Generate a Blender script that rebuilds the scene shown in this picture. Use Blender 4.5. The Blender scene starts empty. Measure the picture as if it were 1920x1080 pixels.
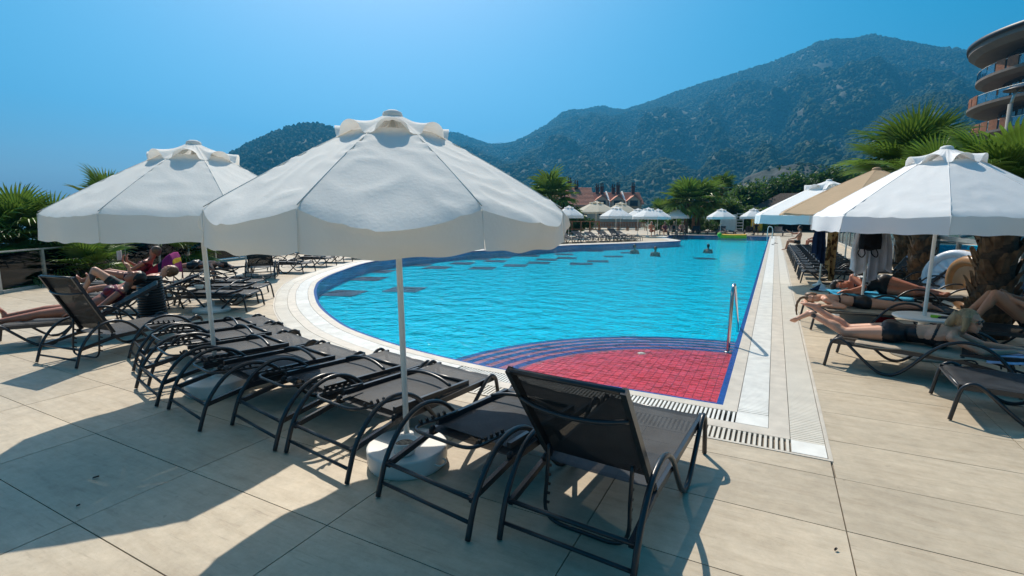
import bpy, bmesh, math, random
import numpy as np
from mathutils import Vector, Matrix, noise
random.seed(7)
rad = math.radians
scene = bpy.context.scene
COL = scene.collection

# ---------------------------------------------------------------- camera
CAM_H = 1.6
cam_d = bpy.data.cameras.new('camera')
cam_d.sensor_width = 36.0
cam_d.lens = 935.0 / 1920.0 * 36.0
cam_d.clip_start = 0.05
cam_d.clip_end = 20000.0
cam = bpy.data.objects.new('camera', cam_d)
COL.objects.link(cam)
YAW = rad(27.606)
PITCH = rad(8.216)
cam.location = (0, 0, CAM_H)
cam.rotation_euler = (rad(90) - PITCH, 0, YAW)
scene.camera = cam

# ---------------------------------------------------------------- world, sun, exposure
SUN_EL = rad(50.5)
SUN_AZ = rad(43.0)          # measured from +Y towards -X
SUNDIR = Vector((-math.sin(SUN_AZ) * math.cos(SUN_EL), math.cos(SUN_AZ) * math.cos(SUN_EL), math.sin(SUN_EL)))
world = bpy.data.worlds.new('World')
scene.world = world
world.use_nodes = True
wn = world.node_tree.nodes
wl = world.node_tree.links
wn.clear()
w_out = wn.new('ShaderNodeOutputWorld')
w_bg = wn.new('ShaderNodeBackground')
w_sky = wn.new('ShaderNodeTexSky')
w_sky.sky_type = 'NISHITA'
w_sky.sun_disc = False
w_sky.sun_elevation = SUN_EL
w_sky.sun_rotation = -SUN_AZ
w_sky.altitude = 100.0
w_sky.air_density = 1.0
w_sky.dust_density = 3.0
w_sky.ozone_density = 3.0
w_hs = wn.new('ShaderNodeHueSaturation')
w_hs.inputs['Hue'].default_value = 0.468
w_hs.inputs['Saturation'].default_value = 2.0
w_bg.inputs['Strength'].default_value = 0.073
wl.new(w_sky.outputs[0], w_hs.inputs['Color'])
wl.new(w_hs.outputs[0], w_bg.inputs['Color'])
wl.new(w_bg.outputs[0], w_out.inputs['Surface'])

sun_d = bpy.data.lights.new('sun', 'SUN')
sun_d.energy = 5.0
sun_d.angle = rad(0.53)
sun_d.color = (1.0, 0.925, 0.81)
sun = bpy.data.objects.new('sun', sun_d)
COL.objects.link(sun)
sun.location = (-20, 20, 30)
sun.rotation_euler = SUNDIR.to_track_quat('Z', 'Y').to_euler()
scene.view_settings.view_transform = 'Standard'
scene.view_settings.look = 'None'
scene.view_settings.exposure = 0.42
scene.view_settings.gamma = 1.0
scene.view_settings.use_curve_mapping = False

# ---------------------------------------------------------------- photograph pixel -> direction / ground
F = 935.0
CP, SP = math.cos(PITCH), math.sin(PITCH)
CT, ST = math.cos(YAW), math.sin(YAW)
def ray(x, y):
    a = x - 960.0; b = 540.0 - y
    fw = F * CP + b * SP; up = b * CP - F * SP
    return Vector((a * CT - fw * ST, a * ST + fw * CT, up))
def G(x, y, z=0.0):
    d = ray(x, y); t = (z - CAM_H) / d.z
    return Vector((d.x * t, d.y * t, z))
def at_fwd(x, y, fwd):
    d = ray(x, y); f = -d.x * ST + d.y * CT; t = fwd / f
    return Vector((d.x * t, d.y * t, CAM_H + d.z * t))

# ---------------------------------------------------------------- materials
MATS = {}
def new_mat(name):
    m = bpy.data.materials.new(name); m.use_nodes = True
    m.node_tree.nodes.clear(); MATS[name] = m
    return m, m.node_tree.nodes, m.node_tree.links
def sock(n, *names):
    for k in names:
        if k in n.inputs: return n.inputs[k]
def pbr(name, col, rough=0.6, metal=0.0, var=0.12, scale=6.0, bump=0.0, bscale=60.0, rand=0.0, spec=0.5, transl=0.0, transp=0.0, coat=0.0, stretch=None, col2=None, c2lo=0.45, c2hi=0.62, world=False, detail=5.0):
    m, n, l = new_mat(name)
    out = n.new('ShaderNodeOutputMaterial')
    p = n.new('ShaderNodeBsdfPrincipled')
    p.inputs['Roughness'].default_value = rough
    p.inputs['Metallic'].default_value = metal
    sock(p, 'Specular IOR Level', 'Specular').default_value = spec
    if coat and 'Coat Weight' in p.inputs: p.inputs['Coat Weight'].default_value = coat
    if world:
        g = n.new('ShaderNodeNewGeometry'); vec = g.outputs['Position']
    else:
        tc = n.new('ShaderNodeTexCoord'); vec = tc.outputs['Object']
    if stretch:
        mp = n.new('ShaderNodeMapping'); mp.inputs['Scale'].default_value = stretch
        l.new(vec, mp.inputs['Vector']); vec = mp.outputs[0]
    nz = n.new('ShaderNodeTexNoise'); nz.inputs['Scale'].default_value = scale; nz.inputs['Detail'].default_value = detail
    l.new(vec, nz.inputs['Vector'])
    c = Vector(col)
    mr = n.new('ShaderNodeValToRGB')
    mr.color_ramp.elements[0].position = 0.3; mr.color_ramp.elements[1].position = 0.7
    mr.color_ramp.elements[0].color = (*(c * (1 - var)), 1); mr.color_ramp.elements[1].color = (*[min(1, v * (1 + var)) for v in c], 1)
    l.new(nz.outputs['Fac'], mr.inputs['Fac'])
    colout = mr.outputs[0]
    if col2 is not None:
        n2 = n.new('ShaderNodeTexNoise'); n2.inputs['Scale'].default_value = scale * 0.37; n2.inputs['Detail'].default_value = 8.0
        l.new(vec, n2.inputs['Vector'])
        r2 = n.new('ShaderNodeMapRange'); r2.inputs['From Min'].default_value = c2lo; r2.inputs['From Max'].default_value = c2hi
        l.new(n2.outputs['Fac'], r2.inputs['Value'])
        mx = n.new('ShaderNodeMixRGB'); mx.inputs['Color2'].default_value = (*col2, 1)
        l.new(r2.outputs[0], mx.inputs['Fac']); l.new(colout, mx.inputs['Color1']); colout = mx.outputs[0]
    if rand:
        oi = n.new('ShaderNodeObjectInfo')
        hv = n.new('ShaderNodeHueSaturation')
        m1 = n.new('ShaderNodeMapRange'); m1.inputs['To Min'].default_value = 1 - rand; m1.inputs['To Max'].default_value = 1 + rand
        l.new(oi.outputs['Random'], m1.inputs['Value']); l.new(m1.outputs[0], hv.inputs['Value'])
        l.new(colout, hv.inputs['Color']); colout = hv.outputs[0]
    l.new(colout, p.inputs['Base Color'])
    if bump:
        nb = n.new('ShaderNodeTexNoise'); nb.inputs['Scale'].default_value = bscale; nb.inputs['Detail'].default_value = 4
        l.new(vec, nb.inputs['Vector'])
        b = n.new('ShaderNodeBump'); b.inputs['Strength'].default_value = bump; b.inputs['Distance'].default_value = 0.02
        l.new(nb.outputs['Fac'], b.inputs['Height']); l.new(b.outputs[0], p.inputs['Normal'])
    sh = p.outputs[0]
    if transl:
        t = n.new('ShaderNodeBsdfTranslucent'); l.new(colout, t.inputs['Color'])
        mx = n.new('ShaderNodeMixShader'); mx.inputs[0].default_value = transl
        l.new(sh, mx.inputs[1]); l.new(t.outputs[0], mx.inputs[2]); sh = mx.outputs[0]
    if transp:
        t = n.new('ShaderNodeBsdfTransparent')
        mx = n.new('ShaderNodeMixShader'); mx.inputs[0].default_value = transp
        l.new(sh, mx.inputs[1]); l.new(t.outputs[0], mx.inputs[2]); sh = mx.outputs[0]
    l.new(sh, out.inputs['Surface'])
    return m
def glass(name, tint, refl_rough=0.02, fac=None):
    m, n, l = new_mat(name)
    out = n.new('ShaderNodeOutputMaterial')
    t = n.new('ShaderNodeBsdfTransparent'); t.inputs['Color'].default_value = (*tint, 1)
    g = n.new('ShaderNodeBsdfGlossy'); g.inputs['Roughness'].default_value = refl_rough
    fr = n.new('ShaderNodeFresnel'); fr.inputs['IOR'].default_value = 1.5
    mx = n.new('ShaderNodeMixShader')
    if fac is None: l.new(fr.outputs[0], mx.inputs[0])
    else: mx.inputs[0].default_value = fac
    l.new(t.outputs[0], mx.inputs[1]); l.new(g.outputs[0], mx.inputs[2]); l.new(mx.outputs[0], out.inputs['Surface'])
    return m
M = {}
def deck_mat(name, tiles):
    m, n, l = new_mat(name)
    out = n.new('ShaderNodeOutputMaterial'); p = n.new('ShaderNodeBsdfPrincipled')
    g = n.new('ShaderNodeNewGeometry'); oi = n.new('ShaderNodeObjectInfo')
    # each tile shifts the stone pattern by its own random amount
    ad = n.new('ShaderNodeVectorMath'); ad.operation = 'MULTIPLY_ADD'
    cb = n.new('ShaderNodeCombineXYZ'); l.new(oi.outputs['Random'], cb.inputs[0]); l.new(oi.outputs['Random'], cb.inputs[1])
    ad.inputs[1].default_value = (37.0, 53.0, 0.0) if tiles else (0, 0, 0)
    l.new(cb.outputs[0], ad.inputs[0]); l.new(g.outputs['Position'], ad.inputs[2])
    mp = n.new('ShaderNodeMapping'); mp.inputs['Scale'].default_value = (1.6, 8.0, 1.0); l.new(ad.outputs[0], mp.inputs[0])
    n1 = n.new('ShaderNodeTexNoise'); n1.inputs['Scale'].default_value = 1.6; n1.inputs['Detail'].default_value = 8; n1.inputs['Roughness'].default_value = 0.72; n1.inputs['Distortion'].default_value = 0.3
    l.new(mp.outputs[0], n1.inputs['Vector'])
    cr = n.new('ShaderNodeValToRGB')
    e = cr.color_ramp.elements
    e[0].position = 0.30; e[0].color = (0.405, 0.325, 0.228, 1)
    e[1].position = 0.62; e[1].color = (0.515, 0.432, 0.318, 1)
    a = e.new(0.44); a.color = (0.468, 0.386, 0.278, 1)
    l.new(n1.outputs['Fac'], cr.inputs['Fac'])
    n2 = n.new('ShaderNodeTexNoise'); n2.inputs['Scale'].default_value = 1.1; n2.inputs['Detail'].default_value = 6
    l.new(g.outputs['Position'], n2.inputs['Vector'])
    mr = n.new('ShaderNodeMapRange'); mr.inputs['From Min'].default_value = 0.3; mr.inputs['From Max'].default_value = 0.7; mr.inputs['To Min'].default_value = 0.86; mr.inputs['To Max'].default_value = 1.08
    l.new(n2.outputs['Fac'], mr.inputs['Value'])
    # sparse small dark stains
    n3 = n.new('ShaderNodeTexNoise'); n3.inputs['Scale'].default_value = 14; n3.inputs['Detail'].default_value = 3
    l.new(g.outputs['Position'], n3.inputs['Vector'])
    m3 = n.new('ShaderNodeMapRange'); m3.inputs['From Min'].default_value = 0.70; m3.inputs['From Max'].default_value = 0.78; m3.inputs['To Min'].default_value = 1.0; m3.inputs['To Max'].default_value = 0.72
    l.new(n3.outputs['Fac'], m3.inputs['Value'])
    # mottling and fine pits of the stone
    n5 = n.new('ShaderNodeTexNoise'); n5.inputs['Scale'].default_value = 9; n5.inputs['Detail'].default_value = 9; n5.inputs['Roughness'].default_value = 0.75
    l.new(ad.outputs[0], n5.inputs['Vector'])
    m5 = n.new('ShaderNodeMapRange'); m5.inputs['From Min'].default_value = 0.3; m5.inputs['From Max'].default_value = 0.7; m5.inputs['To Min'].default_value = 0.84; m5.inputs['To Max'].default_value = 1.13
    l.new(n5.outputs['Fac'], m5.inputs['Value'])
    mp6 = n.new('ShaderNodeMapping'); mp6.inputs['Scale'].default_value = (2.2, 26.0, 1.0); l.new(ad.outputs[0], mp6.inputs[0])
    n6 = n.new('ShaderNodeTexNoise'); n6.inputs['Scale'].default_value = 2.2; n6.inputs['Detail'].default_value = 5; l.new(mp6.outputs[0], n6.inputs['Vector'])
    m6 = n.new('ShaderNodeMapRange'); m6.inputs['From Min'].default_value = 0.60; m6.inputs['From Max'].default_value = 0.74; m6.inputs['To Min'].default_value = 1.0; m6.inputs['To Max'].default_value = 0.80
    l.new(n6.outputs['Fac'], m6.inputs['Value'])
    m56 = n.new('ShaderNodeMath'); m56.operation = 'MULTIPLY'; l.new(m5.outputs[0], m56.inputs[0]); l.new(m6.outputs[0], m56.inputs[1])
    m563 = n.new('ShaderNodeMath'); m563.operation = 'MULTIPLY'; l.new(m56.outputs[0], m563.inputs[0]); l.new(m3.outputs[0], m563.inputs[1])
    mm = n.new('ShaderNodeMath'); mm.operation = 'MULTIPLY'; l.new(mr.outputs[0], mm.inputs[0]); l.new(m563.outputs[0], mm.inputs[1])
    # per tile brightness
    m4 = n.new('ShaderNodeMapRange'); m4.inputs['To Min'].default_value = 0.92; m4.inputs['To Max'].default_value = 1.08
    l.new(oi.outputs['Random'], m4.inputs['Value'])
    mm2 = n.new('ShaderNodeMath'); mm2.operation = 'MULTIPLY'; l.new(mm.outputs[0], mm2.inputs[0]); l.new(m4.outputs[0], mm2.inputs[1])
    hv = n.new('ShaderNodeHueSaturation'); l.new(cr.outputs[0], hv.inputs['Color']); l.new(mm2.outputs[0], hv.inputs['Value'])
    l.new(hv.outputs[0], p.inputs['Base Color'])
    p.inputs['Roughness'].default_value = 0.55
    sock(p, 'Specular IOR Level', 'Specular').default_value = 0.35
    nb = n.new('ShaderNodeTexNoise'); nb.inputs['Scale'].default_value = 120; nb.inputs['Detail'].default_value = 3; l.new(g.outputs['Position'], nb.inputs['Vector'])
    b = n.new('ShaderNodeBump'); b.inputs['Strength'].default_value = 0.12; b.inputs['Distance'].default_value = 0.004
    l.new(nb.outputs['Fac'], b.inputs['Height']); l.new(b.outputs[0], p.inputs['Normal'])
    l.new(p.outputs[0], out.inputs['Surface'])
    return m
M['tile'] = deck_mat('deck_tile_stone', True)
M['tile_far'] = deck_mat('deck_far_stone', False)
M['grout'] = pbr('deck_grout', (0.17, 0.14, 0.105), 0.9, var=0.4, scale=5)
M['coping'] = pbr('coping_stone', (0.53, 0.475, 0.395), 0.55, var=0.12, scale=6, world=True, bump=0.1)
M['ribbed'] = pbr('ribbed_stone', (0.52, 0.47, 0.39), 0.6, var=0.1, scale=4, world=True)
M['grate'] = pbr('white_grate_plastic', (0.72, 0.70, 0.64), 0.45, var=0.12, scale=7, world=True)
M['grate2'] = pbr('cream_grate_plastic', (0.62, 0.57, 0.48), 0.5, var=0.08, scale=5, world=True)
M['channel'] = pbr('drain_channel', (0.05, 0.045, 0.035), 0.8)
M['frame'] = pbr('black_powder_coat', (0.018, 0.02, 0.024), 0.32, var=0.2, scale=20, bump=0.05, bscale=200, spec=0.6)
M['plastic'] = pbr('black_plastic', (0.014, 0.014, 0.016), 0.45)
M['sling'] = None
M['umb'] = pbr('canvas_off_white', (0.93, 0.90, 0.84), 0.92, var=0.03, scale=3, bump=0.10, bscale=55, spec=0.1, transl=0.21)
M['umb_w'] = pbr('canvas_white', (0.88, 0.87, 0.85), 0.92, var=0.02, scale=3, bump=0.10, bscale=14, spec=0.1, transl=0.15)
M['umb_b'] = pbr('canvas_beige', (0.60, 0.44, 0.29), 0.92, var=0.05, scale=3, bump=0.3, bscale=20, spec=0.1, transl=0.30)
M['umb_c'] = pbr('canvas_cream', (0.68, 0.62, 0.50), 0.92, var=0.05, scale=3, bump=0.3, bscale=20, spec=0.1, transl=0.22)
M['white_metal'] = pbr('white_enamel', (0.78, 0.77, 0.72), 0.35, var=0.06, scale=8)
M['white_plastic'] = pbr('white_plastic', (0.74, 0.72, 0.67), 0.45, var=0.06, scale=5, col2=(0.55, 0.50, 0.42), c2lo=0.55, c2hi=0.8)
M['ash'] = pbr('cigarette_ends', (0.25, 0.2, 0.15), 0.9, var=0.7, scale=70)
M['steel'] = pbr('polished_steel', (0.62, 0.60, 0.58), 0.14, metal=1.0, var=0.04)
M['alu'] = pbr('brushed_aluminium', (0.55, 0.55, 0.52), 0.38, metal=0.7, var=0.08)
M['glass'] = glass('balustrade_glass', (0.80, 0.86, 0.86))
M['glass_blue'] = glass('pavilion_glass', (0.42, 0.60, 0.68), 0.03, 0.22)
M['glass_dark'] = pbr('dark_window_glass', (0.02, 0.035, 0.05), 0.08, var=0.1, spec=0.8)
M['glass_bal'] = glass('balcony_glass', (0.35, 0.52, 0.62), 0.04, 0.30)
M['red_tile'] = pbr('red_mosaic', (0.66, 0.050, 0.075), 0.3, var=0.18, scale=40, rand=0.16, world=True)
M['red_tile_field'] = pbr('red_mosaic_field', (0.66, 0.050, 0.075), 0.3, var=0.28, scale=14, world=True)
M['red_grout'] = pbr('dark_red_grout', (0.26, 0.025, 0.06), 0.7)
M['navy_tile'] = pbr('navy_mosaic', (0.012, 0.05, 0.24), 0.25, var=0.25, scale=18, world=True)
M['dark_tile'] = pbr('dark_navy_mosaic', (0.006, 0.016, 0.060), 0.3, var=0.6, scale=9, world=True, col2=(0.004, 0.10, 0.20), c2lo=0.60, c2hi=0.70)
M['cyan_tile'] = pbr('cyan_mosaic', (0.10, 0.42, 0.55), 0.3, var=0.3, scale=30, world=True)
M['pink_tile'] = pbr('pink_mosaic', (0.42, 0.10, 0.14), 0.3, var=0.3, scale=14, world=True)
def pool_floor_mat():
    m, n, l = new_mat('pool_floor_mosaic')
    out = n.new('ShaderNodeOutputMaterial'); p = n.new('ShaderNodeBsdfPrincipled')
    g = n.new('ShaderNodeNewGeometry')
    br = n.new('ShaderNodeTexBrick'); br.offset = 0.0
    br.inputs['Scale'].default_value = 1.0; br.inputs['Brick Width'].default_value = 0.12; br.inputs['Row Height'].default_value = 0.12; br.inputs['Mortar Size'].default_value = 0.006
    br.inputs['Color1'].default_value = (0.0, 0.42, 0.61, 1); br.inputs['Color2'].default_value = (0.0, 0.52, 0.70, 1); br.inputs['Mortar'].default_value = (0.02, 0.56, 0.72, 1)
    l.new(g.outputs['Position'], br.inputs['Vector'])
    l.new(br.outputs['Color'], p.inputs['Base Color'])
    p.inputs['Roughness'].default_value = 0.6; sock(p, 'Specular IOR Level', 'Specular').default_value = 0.0
    l.new(p.outputs[0], out.inputs['Surface'])
    return m
M['pool_floor'] = pool_floor_mat()
def water_mat(name='pool_water', tint=(0.92, 0.99, 1.0), s1=7.5, s2=2.1, dist=0.030, st=0.8):
    m, n, l = new_mat(name)
    out = n.new('ShaderNodeOutputMaterial')
    t = n.new('ShaderNodeBsdfTransparent'); t.inputs['Color'].default_value = (*tint, 1)
    gl = n.new('ShaderNodeBsdfGlossy'); gl.inputs['Roughness'].default_value = 0.03
    g = n.new('ShaderNodeNewGeometry')
    mp = n.new('ShaderNodeMapping'); mp.inputs['Scale'].default_value = (1.0, 1.25, 1.0); mp.inputs['Rotation'].default_value = (0, 0, rad(35)); l.new(g.outputs['Position'], mp.inputs[0])
    n1 = n.new('ShaderNodeTexNoise'); n1.inputs['Scale'].default_value = s1; n1.inputs['Detail'].default_value = 3; n1.inputs['Distortion'].default_value = 1.2
    n2 = n.new('ShaderNodeTexNoise'); n2.inputs['Scale'].default_value = s2; n2.inputs['Detail'].default_value = 2
    l.new(mp.outputs[0], n1.inputs['Vector']); l.new(mp.outputs[0], n2.inputs['Vector'])
    b1 = n.new('ShaderNodeBump'); b1.inputs['Strength'].default_value = st; b1.inputs['Distance'].default_value = dist
    b2 = n.new('ShaderNodeBump'); b2.inputs['Strength'].default_value = st; b2.inputs['Distance'].default_value = dist * 3
    l.new(n1.outputs['Fac'], b1.inputs['Height']); l.new(n2.outputs['Fac'], b2.inputs['Height']); l.new(b1.outputs[0], b2.inputs['Normal'])
    fr = n.new('ShaderNodeFresnel'); fr.inputs['IOR'].default_value = 1.22
    l.new(b2.outputs[0], fr.inputs['Normal']); l.new(b2.outputs[0], gl.inputs['Normal'])
    mx = n.new('ShaderNodeMixShader')
    l.new(fr.outputs[0], mx.inputs[0]); l.new(t.outputs[0], mx.inputs[1]); l.new(gl.outputs[0], mx.inputs[2])
    l.new(mx.outputs[0], out.inputs['Surface'])
    return m
M['water'] = water_mat()
def sling_mat():
    m, n, l = new_mat('black_sling_mesh')
    out = n.new('ShaderNodeOutputMaterial'); p = n.new('ShaderNodeBsdfPrincipled')
    tc = n.new('ShaderNodeTexCoord')
    sock(p, 'Specular IOR Level', 'Specular').default_value = 0.25; p.inputs['Roughness'].default_value = 0.6
    nz = n.new('ShaderNodeTexNoise'); nz.inputs['Scale'].default_value = 7; nz.inputs['Detail'].default_value = 6
    l.new(tc.outputs['Object'], nz.inputs['Vector'])
    cr = n.new('ShaderNodeValToRGB'); cr.color_ramp.elements[0].position = .3; cr.color_ramp.elements[1].position = .75
    cr.color_ramp.elements[0].color = (0.009, 0.0108, 0.0135, 1); cr.color_ramp.elements[1].color = (0.029, 0.033, 0.038, 1)
    l.new(nz.outputs['Fac'], cr.inputs['Fac']); l.new(cr.outputs[0], p.inputs['Base Color'])
    # woven holes
    ck = n.new('ShaderNodeTexWave'); ck.wave_type = 'BANDS'; ck.bands_direction = 'X'; ck.inputs['Scale'].default_value = 95
    ck2 = n.new('ShaderNodeTexWave'); ck2.wave_type = 'BANDS'; ck2.bands_direction = 'Y'; ck2.inputs['Scale'].default_value = 95
    l.new(tc.outputs['Object'], ck.inputs['Vector']); l.new(tc.outputs['Object'], ck2.inputs['Vector'])
    mu = n.new('ShaderNodeMath'); mu.operation = 'MULTIPLY'; l.new(ck.outputs['Fac'], mu.inputs[0]); l.new(ck2.outputs['Fac'], mu.inputs[1])
    mr = n.new('ShaderNodeMapRange'); mr.inputs['From Min'].default_value = 0.35; mr.inputs['From Max'].default_value = 0.8; mr.inputs['To Max'].default_value = 0.30
    l.new(mu.outputs[0], mr.inputs['Value'])
    t = n.new('ShaderNodeBsdfTransparent'); mx = n.new('ShaderNodeMixShader')
    l.new(mr.outputs[0], mx.inputs[0]); l.new(p.outputs[0], mx.inputs[1]); l.new(t.outputs[0], mx.inputs[2])
    l.new(mx.outputs[0], out.inputs['Surface'])
    return m
M['sling'] = sling_mat()
M['skin'] = pbr('skin_tanned', (0.46, 0.225, 0.135), 0.45, var=0.10, scale=9, bump=0.03, bscale=150, spec=0.45)
M['skin_light'] = pbr('skin_fair', (0.60, 0.31, 0.20), 0.45, var=0.10, scale=9, bump=0.03, bscale=150, spec=0.45)
M['skin_red'] = pbr('skin_sunburnt', (0.44, 0.165, 0.095), 0.42, var=0.12, scale=9, bump=0.03, bscale=150, spec=0.45)
M['black_suit'] = pbr('black_swim_fabric', (0.008, 0.008, 0.010), 0.42, var=0.2, scale=20, spec=0.4)
M['print_suit'] = pbr('printed_swim_fabric', (0.010, 0.010, 0.012), 0.6, var=0.2, scale=60, col2=(0.50, 0.50, 0.49), c2lo=0.50, c2hi=0.54)
M['red_suit'] = pbr('red_swim_fabric', (0.20, 0.012, 0.03), 0.5, var=0.2, scale=40, col2=(0.02, 0.01, 0.02), c2lo=0.5, c2hi=0.56)
M['shorts'] = pbr('dark_print_shorts', (0.010, 0.014, 0.018), 0.7, var=0.2, scale=30, col2=(0.03, 0.22, 0.12), c2lo=0.56, c2hi=0.62)
M['hair_blond'] = pbr('blond_hair', (0.36, 0.23, 0.115), 0.5, var=0.35, scale=40, stretch=(1, 1, 0.2), bump=0.4, bscale=90)
M['hair_dark'] = pbr('dark_hair', (0.018, 0.012, 0.009), 0.4, var=0.4, scale=40, bump=0.3, bscale=90)
M['hair_brown'] = pbr('brown_hair', (0.14, 0.075, 0.035), 0.45, var=0.4, scale=40, bump=0.3, bscale=90)
M['ink'] = pbr('tattoo_ink', (0.035, 0.04, 0.05), 0.5, var=0.3, scale=60)
M['lens'] = pbr('dark_lens', (0.006, 0.006, 0.008), 0.08, var=0.1, spec=0.8)
M['gold'] = pbr('gold_wire', (0.75, 0.55, 0.25), 0.25, metal=1.0)
def cloth(name, c, **k): M[name] = pbr(name, c, 0.95, var=k.pop('var', 0.12), scale=k.pop('scale', 8), bump=0.4, bscale=k.pop('bscale', 90), spec=0.1, **k)
cloth('towel_red', (0.30, 0.015, 0.03))
cloth('towel_purple', (0.25, 0.03, 0.14))
cloth('towel_yellow', (0.55, 0.36, 0.03))
cloth('towel_navy', (0.02, 0.02, 0.05))
cloth('towel_beige', (0.40, 0.33, 0.25))
cloth('towel_blue', (0.03, 0.24, 0.40), col2=(0.10, 0.42, 0.60))
cloth('towel_pattern', (0.06, 0.19, 0.50), col2=(0.35, 0.50, 0.75), c2lo=0.5, c2hi=0.54)
cloth('towel_pale', (0.46, 0.56, 0.80))
cloth('shirt_white', (0.72, 0.73, 0.76), transl=0.15)
cloth('shirt_grey', (0.50, 0.52, 0.58), transl=0.15)
cloth('cloth_navy', (0.012, 0.022, 0.055))
cloth('cloth_leopard', (0.36, 0.20, 0.08), col2=(0.08, 0.035, 0.012), c2lo=0.50, c2hi=0.54, scale=26)
cloth('bag_black', (0.010, 0.010, 0.012))
M['vinyl_orange'] = pbr('orange_vinyl', (0.62, 0.27, 0.03), 0.25, var=0.08, spec=0.5)
M['vinyl_white'] = pbr('white_vinyl', (0.72, 0.74, 0.78), 0.22, var=0.05, spec=0.5)
M['vinyl_brown'] = pbr('brown_vinyl', (0.30, 0.15, 0.055), 0.35, var=0.15)
M['vinyl_yellow'] = pbr('yellow_vinyl', (0.80, 0.50, 0.02), 0.3)
M['vinyl_red'] = pbr('red_vinyl', (0.60, 0.03, 0.02), 0.3)
M['vinyl_green'] = pbr('green_vinyl', (0.10, 0.50, 0.06), 0.3)
M['paper'] = pbr('paper', (0.70, 0.66, 0.58), 0.9, transl=0.2)
M['yellow_strap'] = pbr('yellow_strap', (0.75, 0.42, 0.01), 0.5)
M['green_item'] = pbr('green_plastic', (0.25, 0.55, 0.03), 0.4)
M['frond'] = pbr('palm_leaf', (0.12, 0.20, 0.028), 0.42, var=0.35, scale=3, spec=0.5, transl=0.30, rand=0.22, col2=(0.28, 0.27, 0.05), c2lo=0.60, c2hi=0.85)
M['petiole'] = pbr('palm_stalk', (0.20, 0.20, 0.05), 0.5, var=0.3)
M['trunk'] = pbr('palm_trunk', (0.085, 0.055, 0.035), 0.9, var=0.45, scale=14, bump=0.8, bscale=40)
M['boot'] = pbr('palm_leaf_base', (0.16, 0.09, 0.045), 0.85, var=0.5, scale=10, bump=0.6, bscale=30)
M['bark'] = pbr('tree_bark', (0.07, 0.05, 0.035), 0.9, var=0.4, scale=10, bump=0.6, bscale=30)
M['leaf_a'] = pbr('leaf_mid_green', (0.075, 0.145, 0.026), 0.5, var=0.5, scale=0.9, spec=0.4, transl=0.42)
M['leaf_b'] = pbr('leaf_dark_green', (0.045, 0.10, 0.022), 0.5, var=0.5, scale=0.9, spec=0.4, transl=0.42)
M['leaf_c'] = pbr('leaf_bright_green', (0.085, 0.15, 0.022), 0.5, var=0.5, scale=0.9, spec=0.4, transl=0.42)
M['wall_cream'] = pbr('cream_render', (0.48, 0.44, 0.36), 0.9, var=0.1, scale=1.5)
M['wall_grey'] = pbr('grey_render', (0.30, 0.29, 0.26), 0.9, var=0.15, scale=1.0)
M['roof'] = pbr('clay_roof', (0.60, 0.25, 0.16), 0.85, var=0.25, scale=5, bump=0.2, bscale=9)
M['chimney'] = pbr('chimney_dark', (0.06, 0.03, 0.025), 0.8, var=0.3)
M['wood'] = pbr('teak_wood', (0.26, 0.115, 0.05), 0.6, var=0.3, scale=5, stretch=(1, 1, 6))
M['thatch'] = pbr('thatch', (0.09, 0.065, 0.05), 0.95, var=0.5, scale=9, bump=0.8, bscale=25)
M['dark_wood'] = pbr('dark_timber', (0.035, 0.025, 0.02), 0.7, var=0.3)
M['hotel_slab'] = pbr('hotel_slab', (0.19, 0.15, 0.12), 0.7, var=0.1, scale=0.6)
M['hotel_soffit'] = pbr('hotel_soffit', (0.11, 0.09, 0.08), 0.8, var=0.1)
M['hotel_dark'] = pbr('hotel_dark_trim', (0.02, 0.02, 0.024), 0.5)
M['hotel_wood'] = pbr('hotel_wood_slat', (0.34, 0.13, 0.055), 0.6, var=0.25, scale=2)
M['hotel_wall'] = pbr('hotel_wall', (0.09, 0.07, 0.06), 0.8, var=0.1)
M['soil'] = pbr('ground_soil', (0.17, 0.14, 0.09), 0.95, var=0.3, scale=0.15, col2=(0.06, 0.085, 0.03), world=True)
M['dark_bin'] = pbr('black_rattan', (0.010, 0.009, 0.009), 0.4)

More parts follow.
